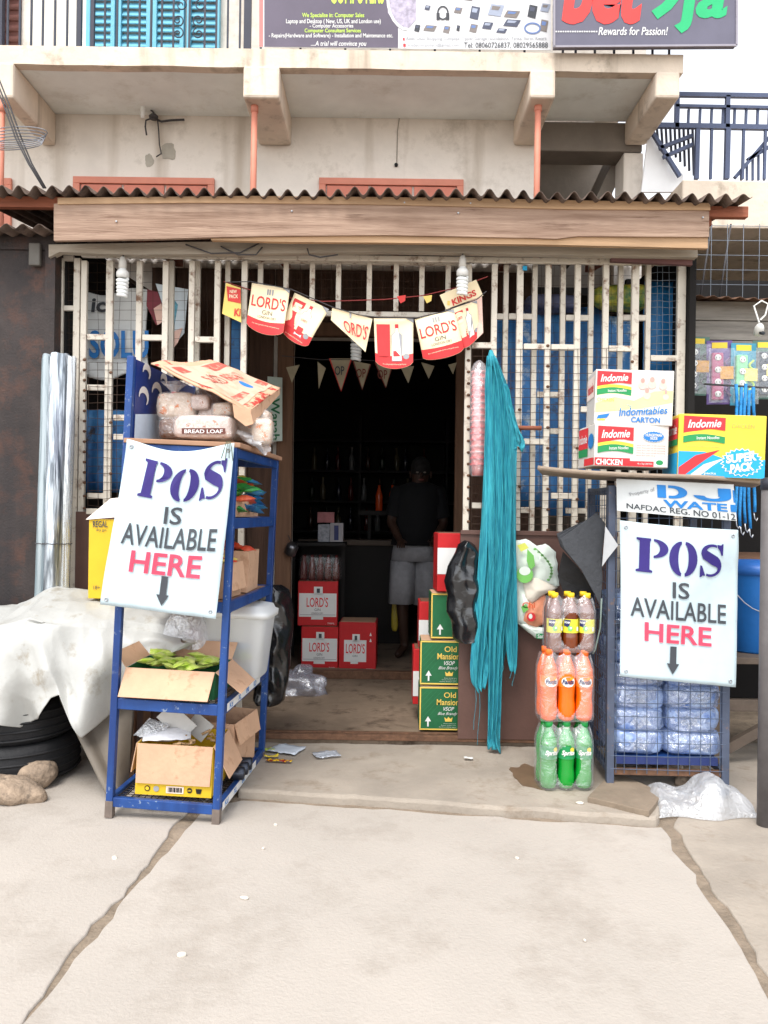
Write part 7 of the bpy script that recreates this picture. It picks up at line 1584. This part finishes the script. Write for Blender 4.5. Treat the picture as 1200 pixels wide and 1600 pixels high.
# blue ropes
ropem = mat('blue_rope', c(36, 128, 190), 0.6, 0.3, 60)
for k, (x, y0, y1) in enumerate(((1150, 600, 812), (1157, 605, 822), (1164, 600, 818), (1171, 610, 826), (1178, 605, 800))):
    q = P(x, y1, 4.45); t = thing('bungee_rope', ('leftmost', 'second from left', 'middle', 'second from right', 'rightmost')[k] + ' of the blue bungee ropes hanging behind the super pack carton', 'rope', q, group='blue bungee ropes')
    MB().tube([P(x + 1.5 * math.sin(j * 0.9 + k), y0 + (y1 - y0) * j / 12, 4.45 + 0.01 * math.sin(j + k)) for j in range(13)], 0.009, 7).build('cord', ropem, t, True, world=True)
    MB().tube([P(x, y1, 4.45), P(x + 1, y1 + 10, 4.45), P(x + 4, y1 + 14, 4.45), P(x + 6, y1 + 9, 4.45)], 0.0035, 6).build('hook', steelc, t, True, world=True)
rod = MB().tube([P(1100, 600, 4.47), P(1300, 612, 4.47)], 0.006, 6).build('hanging_rod', cable, None, True); tag(rod, 'thin dark rod carrying the blue ropes at the stall', 'rod')
# blue bucket on bench
q = P(1186, 1010, 4.35)
bk = thing('blue_bucket', 'blue lidded plastic bucket behind the right notice', 'bucket', P(1180, 1016, 4.35))
bb_ = mat('bucket_blue', c(36, 110, 186), 0.4, 0.08, 6)
MB().lathe([(0.13, 0.0), (0.14, 0.01), (0.165, 0.42), (0.17, 0.43)], 30).build('pail', bb_, bk, True)
MB().lathe([(0.178, 0.415), (0.18, 0.45), (0.16, 0.475), (0.10, 0.49), (0.0, 0.492)], 30).build('lid', mat('lid_blue', c(40, 96, 170), 0.4, 0.05), bk, True)
MB().tube([(0.172 * math.cos(t), -0.05 - 0.16 * math.sin(abs(t)) * 0.7, 0.40 - 0.18 * math.sin(t)) for t in [k * math.pi / 12 for k in range(13)]], 0.003, 6, False).build('handle', steelc, bk, True)
bch = thing('wooden_bench', 'worn dark wooden bench under the bucket at the right', 'bench', P(1170, 1180, 4.3)); bch.location.z = 0.0
zb2 = P(1180, 1016, 4.35).z; dw = mat('dark_bench_wood', c(92, 80, 70), 0.8, 0.2, 8, 0.3, 30)
for k in range(3): bxo('seat_board', dw, bch, 1.70, 3.0, 4.12 + 0.16 * k, 4.27 + 0.16 * k, zb2 - 0.035 - 0.001 * k, zb2 - 0.001 * k - 0.001, 0.003)
bxo('lower_rail', dw, bch, 1.70, 3.0, 4.20, 4.23, 0.28, 0.34, 0.003)
for x in (1.72, 2.9):
    for y in (4.16, 4.5): bxo('leg', dw, bch, x, x + 0.05, y, y + 0.05, 0.003, zb2 - 0.04, 0.003)
MB().beam((1.78, 4.21, 0.06), (2.2, 4.21, 0.30), 0.04, 0.05).build('brace', dw, bch, world=True)
bxo('side_crate', dw, bch, 1.62, 1.69, 4.15, 4.6, 0.10, P(1140, 1066, 4.2).z) if False else None
# dark round post
po2 = G(1192, 1290); t = thing('round_post', 'dark round metal post at the right edge of the photo', 'post', (po2.x + 0.01, po2.y, 0))
zt_ = P(1190, 752, po2.y).z
MB().lathe([(0.034, 0.0), (0.034, zt_), (0.030, zt_ + 0.001)], 20).build('shaft', mat('grey_post', c(96, 92, 92), 0.6, 0.15, 10, 0.1), t, True); MB().lathe([(0.037, zt_ - 0.035), (0.037, zt_ + 0.01), (0.02, zt_ + 0.016)], 20).build('cap', mat('post_cap', c(40, 42, 52), 0.5), t, True)
for z in (0.35, 0.9): MB().blob((0, -0.036, z), 0.006, 0.004, 0.006, 1, 8, 6).build('bolt', rust, t, True)

# ---- neighbour's balcony and stairs at upper right -----------------------------
nb = thing('neighbour_building', 'cream neighbouring balcony slab at the upper right', 'building', (3.5, 5.9, 0))
a_ = P(1062, 300, 5.7)
bxo('balcony_slab', beamp, nb, a_.x + 0.02, 6.5, 5.7, 8.2, P(1130, 356, 5.7).z, P(1130, 281, 5.7).z, 0.012)
bxo('wall', greywall, nb, 2.2, 6.5, 8.0, 8.15, 0, P(1130, 356, 5.7).z - 0.003); bxo('pillar', wallpaint, nb, 4.6, 4.9, 5.8, 6.1, 0, P(1130, 356, 5.7).z - 0.002)
MB().prism([P(1002, 300, 5.9), P(1014, 200, 5.9), P(1068, 274, 5.9), P(1066, 300, 5.9)], (0, 0.02, 0)).build('white_sheet', mat('bright_white_panel', c(240, 240, 240), 0.6, 0.03), nb, world=True)
nr = thing('stair_railing', 'slate blue railing and stair rail against the white sky', 'railing', P(1130, 280, 5.75))
for (xa, ya, xb, yb_, w_) in ((1055, 148, 1320, 152, 0.03), (1055, 166, 1320, 171, 0.02), (1014, 196, 1320, 202, 0.035)): MB().beam(P(xa, ya, 5.8), P(xb, yb_, 5.8), 0.03, w_).build('rail', railblue, nr, world=True)
for x in (1060, 1076, 1094, 1112, 1130, 1148, 1166, 1184, 1202, 1220, 1240, 1260): MB().beam(P(x, 171, 5.81), P(x - 1, 197, 5.81), 0.016, 0.016).build('bar', railblue, nr, world=True)
for x in (1058, 1137, 1215): MB().beam(P(x, 150, 5.8), P(x - 1, 200, 5.8), 0.03, 0.03).build('post', railblue, nr, world=True)
for x, w_ in ((1090, 0.03), (1112, 0.018), (1137, 0.034), (1162, 0.018), (1196, 0.018), (1216, 0.018)): MB().beam(P(x, 202, 5.8), P(x - 2, 280, 5.8), w_, w_).build('bar', railblue, nr, world=True)
for (xa, ya, xb, yb_) in ((1018, 205, 1062, 276), (1148, 278, 1240, 170), (1168, 250, 1250, 200), (1030, 232, 1082, 212), (1036, 246, 1082, 226)): MB().beam(P(xa, ya, 5.84), P(xb, yb_, 5.84), 0.03, 0.025).build('stair_rail', railblue, nr, world=True)
for k in range(9):
    x = 1026 + k * 7; MB().beam(P(x, 200 if k > 5 else 196, 5.9), P(x + 2, 218 + 7 * k, 5.9), 0.014, 0.014).build('bar', railpaint, nr, world=True)
for k in range(6): 
    x = 1158 + 9 * k; MB().beam(P(x, 268 - 10 * k, 5.86), P(x, 282, 5.86), 0.014, 0.014).build('bar', railblue, nr, world=True)

# ---- litter on the ground ------------------------------------------------------
tl0 = thing('stone_tile', 'broad grey paving tile under the foot of the cage', 'paving tile', G(975, 1262))
tp = [G(918, 1246, 0.06), G(1014, 1268, 0.06), G(1038, 1240, 0.06), G(958, 1205, 0.06)]
MB().prism(jag([Vector((q.x, q.y, 0.062)) for q in tp], 0.004, 0.05, 3), (0, 0, -0.026)).build('slab', mat('grey_tile', c(128, 114, 98), 0.9, 0.12, 8, 0.4, 40), tl0, world=True, bevel=0.003)
q = G(1110, 1280)
def fn(u, v):
    x = q.x + (u - 0.5) * 0.44; y = q.y + (v - 0.04) * 0.30 + 0.02 * math.sin(u * 9)
    e_ = max(0.0, math.sin(math.pi * v)) ** 0.5 * max(0.0, math.sin(math.pi * u)) ** 0.45
    pk = 0.06 + 0.07 * math.exp(-((u - 0.06) / 0.10) ** 2) + 0.085 * math.exp(-((u - 0.62) / 0.13) ** 2) + 0.03 * math.exp(-((u - 0.9) / 0.1) ** 2)
    cr_ = ridge((x * 1.2 + y, y * 0.6, 0), 5.0, 3.0, 4)
    return (x + 0.02 * noise.noise(Vector((v * 5, u * 5, 1))), y, 0.006 + e_ * (pk + 0.012 * cr_ + 0.05 * crumple((x, y, 0), 9.0, 2.0)))
bgl = MB().grid(fn, 110, 60).build('polythene_bag', film('litter_bag', (0.62, 0.64, 0.67), body=0.42, gloss=0.12, rough=0.22, bscale=30, bump=0.6), None, True); tag(bgl, 'crumpled clear polythene bag on the ground by the cage', 'plastic bag')
for k, (x, y, r_) in enumerate(((1048, 1214, 0.06), (1085, 1235, 0.07), (1022, 1208, 0.05))):
    q = G(x, y, 0.0); o = MB().blob((q.x, q.y, r_ * 0.5), r_ * 1.3, r_, r_ * 0.6, 0.8, 18, 12, 0.2, 6, k).build('rubble', stone, None, True); tag(o, ('leftmost', 'largest', 'backmost')[k] + ' rubble lump under the wire cage', 'rubble', 'rubble under the cage')
def scrap(label, cx, cy, L2, W2_, rz, m, z=0.0, name='wrapper', cat='litter'):
    q = G(cx, cy, z); M = Matrix.Translation((q.x, q.y, z + 0.009)) @ Matrix.Rotation(R(rz), 4, 'Z')
    def fn(u, v): x, y = (u - 0.5) * L2, (v - 0.5) * W2_; return M @ Vector((x, y, 0.004 + 0.010 * noise.noise(Vector((x * 40 + cx, y * 40, 1)))))
    o = MB().grid(fn, 8, 6).build(name, m, None, True, solid=0.0015); tag(o, label, cat); return o
stripe = mat('wrapper_yellow_red', c(236, 196, 40), 0.4, 0.3, 60, col2=c(150, 40, 40), lo=0.48, hi=0.54)
scrap('yellow striped sweet wrapper nearest the rack foot', 436, 1192, 0.13, 0.028, -8, stripe, 0.038); scrap('yellow wrapper behind the striped one near the rack', 424, 1185, 0.07, 0.03, 5, yellowp, 0.038); scrap('small lime sachet on the step by the rack', 420, 1174, 0.05, 0.04, 40, fl_, 0.038)
scrap('pale blue paper sheet lying by the rack foot', 448, 1174, 0.16, 0.14, -20, mat('paper_blue_grey', c(196, 204, 214), 0.5, 0.05), 0.038); scrap('crumpled pale blue film on the step before the door', 510, 1182, 0.13, 0.10, 20, film('litter_film', (0.7, 0.76, 0.86), body=0.5, gloss=0.2, bump=1.0, bscale=40), 0.038)
scrap('tiny white paper scrap on the step', 732, 1188, 0.045, 0.03, 0, white, 0.038)
for k, (x, y, s_) in enumerate(((903, 1256, 0.028), (945, 1254, 0.026), (885, 1234, 0.02), (178, 1342, 0.022), (382, 1404, 0.024), (284, 1494, 0.016), (412, 1327, 0.012), (914, 1472, 0.012), (808, 1342, 0.014), (430, 1290, 0.012))):
    z = 0.038 if y < 1270 and x > 800 else 0.0; q = G(x, y, z)
    s_ *= 0.62; o = MB().blob((q.x, q.y, z + 0.004), s_, s_ * 0.55, 0.005, 0.8, 12, 8, 0.5, 9, k * 3, Matrix.Rotation(R(40 * k), 4, 'Z')).build('paper_crumb', mat('crumb_pale', c(206, 198, 186), 0.8), None, True); tag(o, 'small pale crumb of litter on the concrete pavement', 'litter', 'litter crumbs on the pavement')
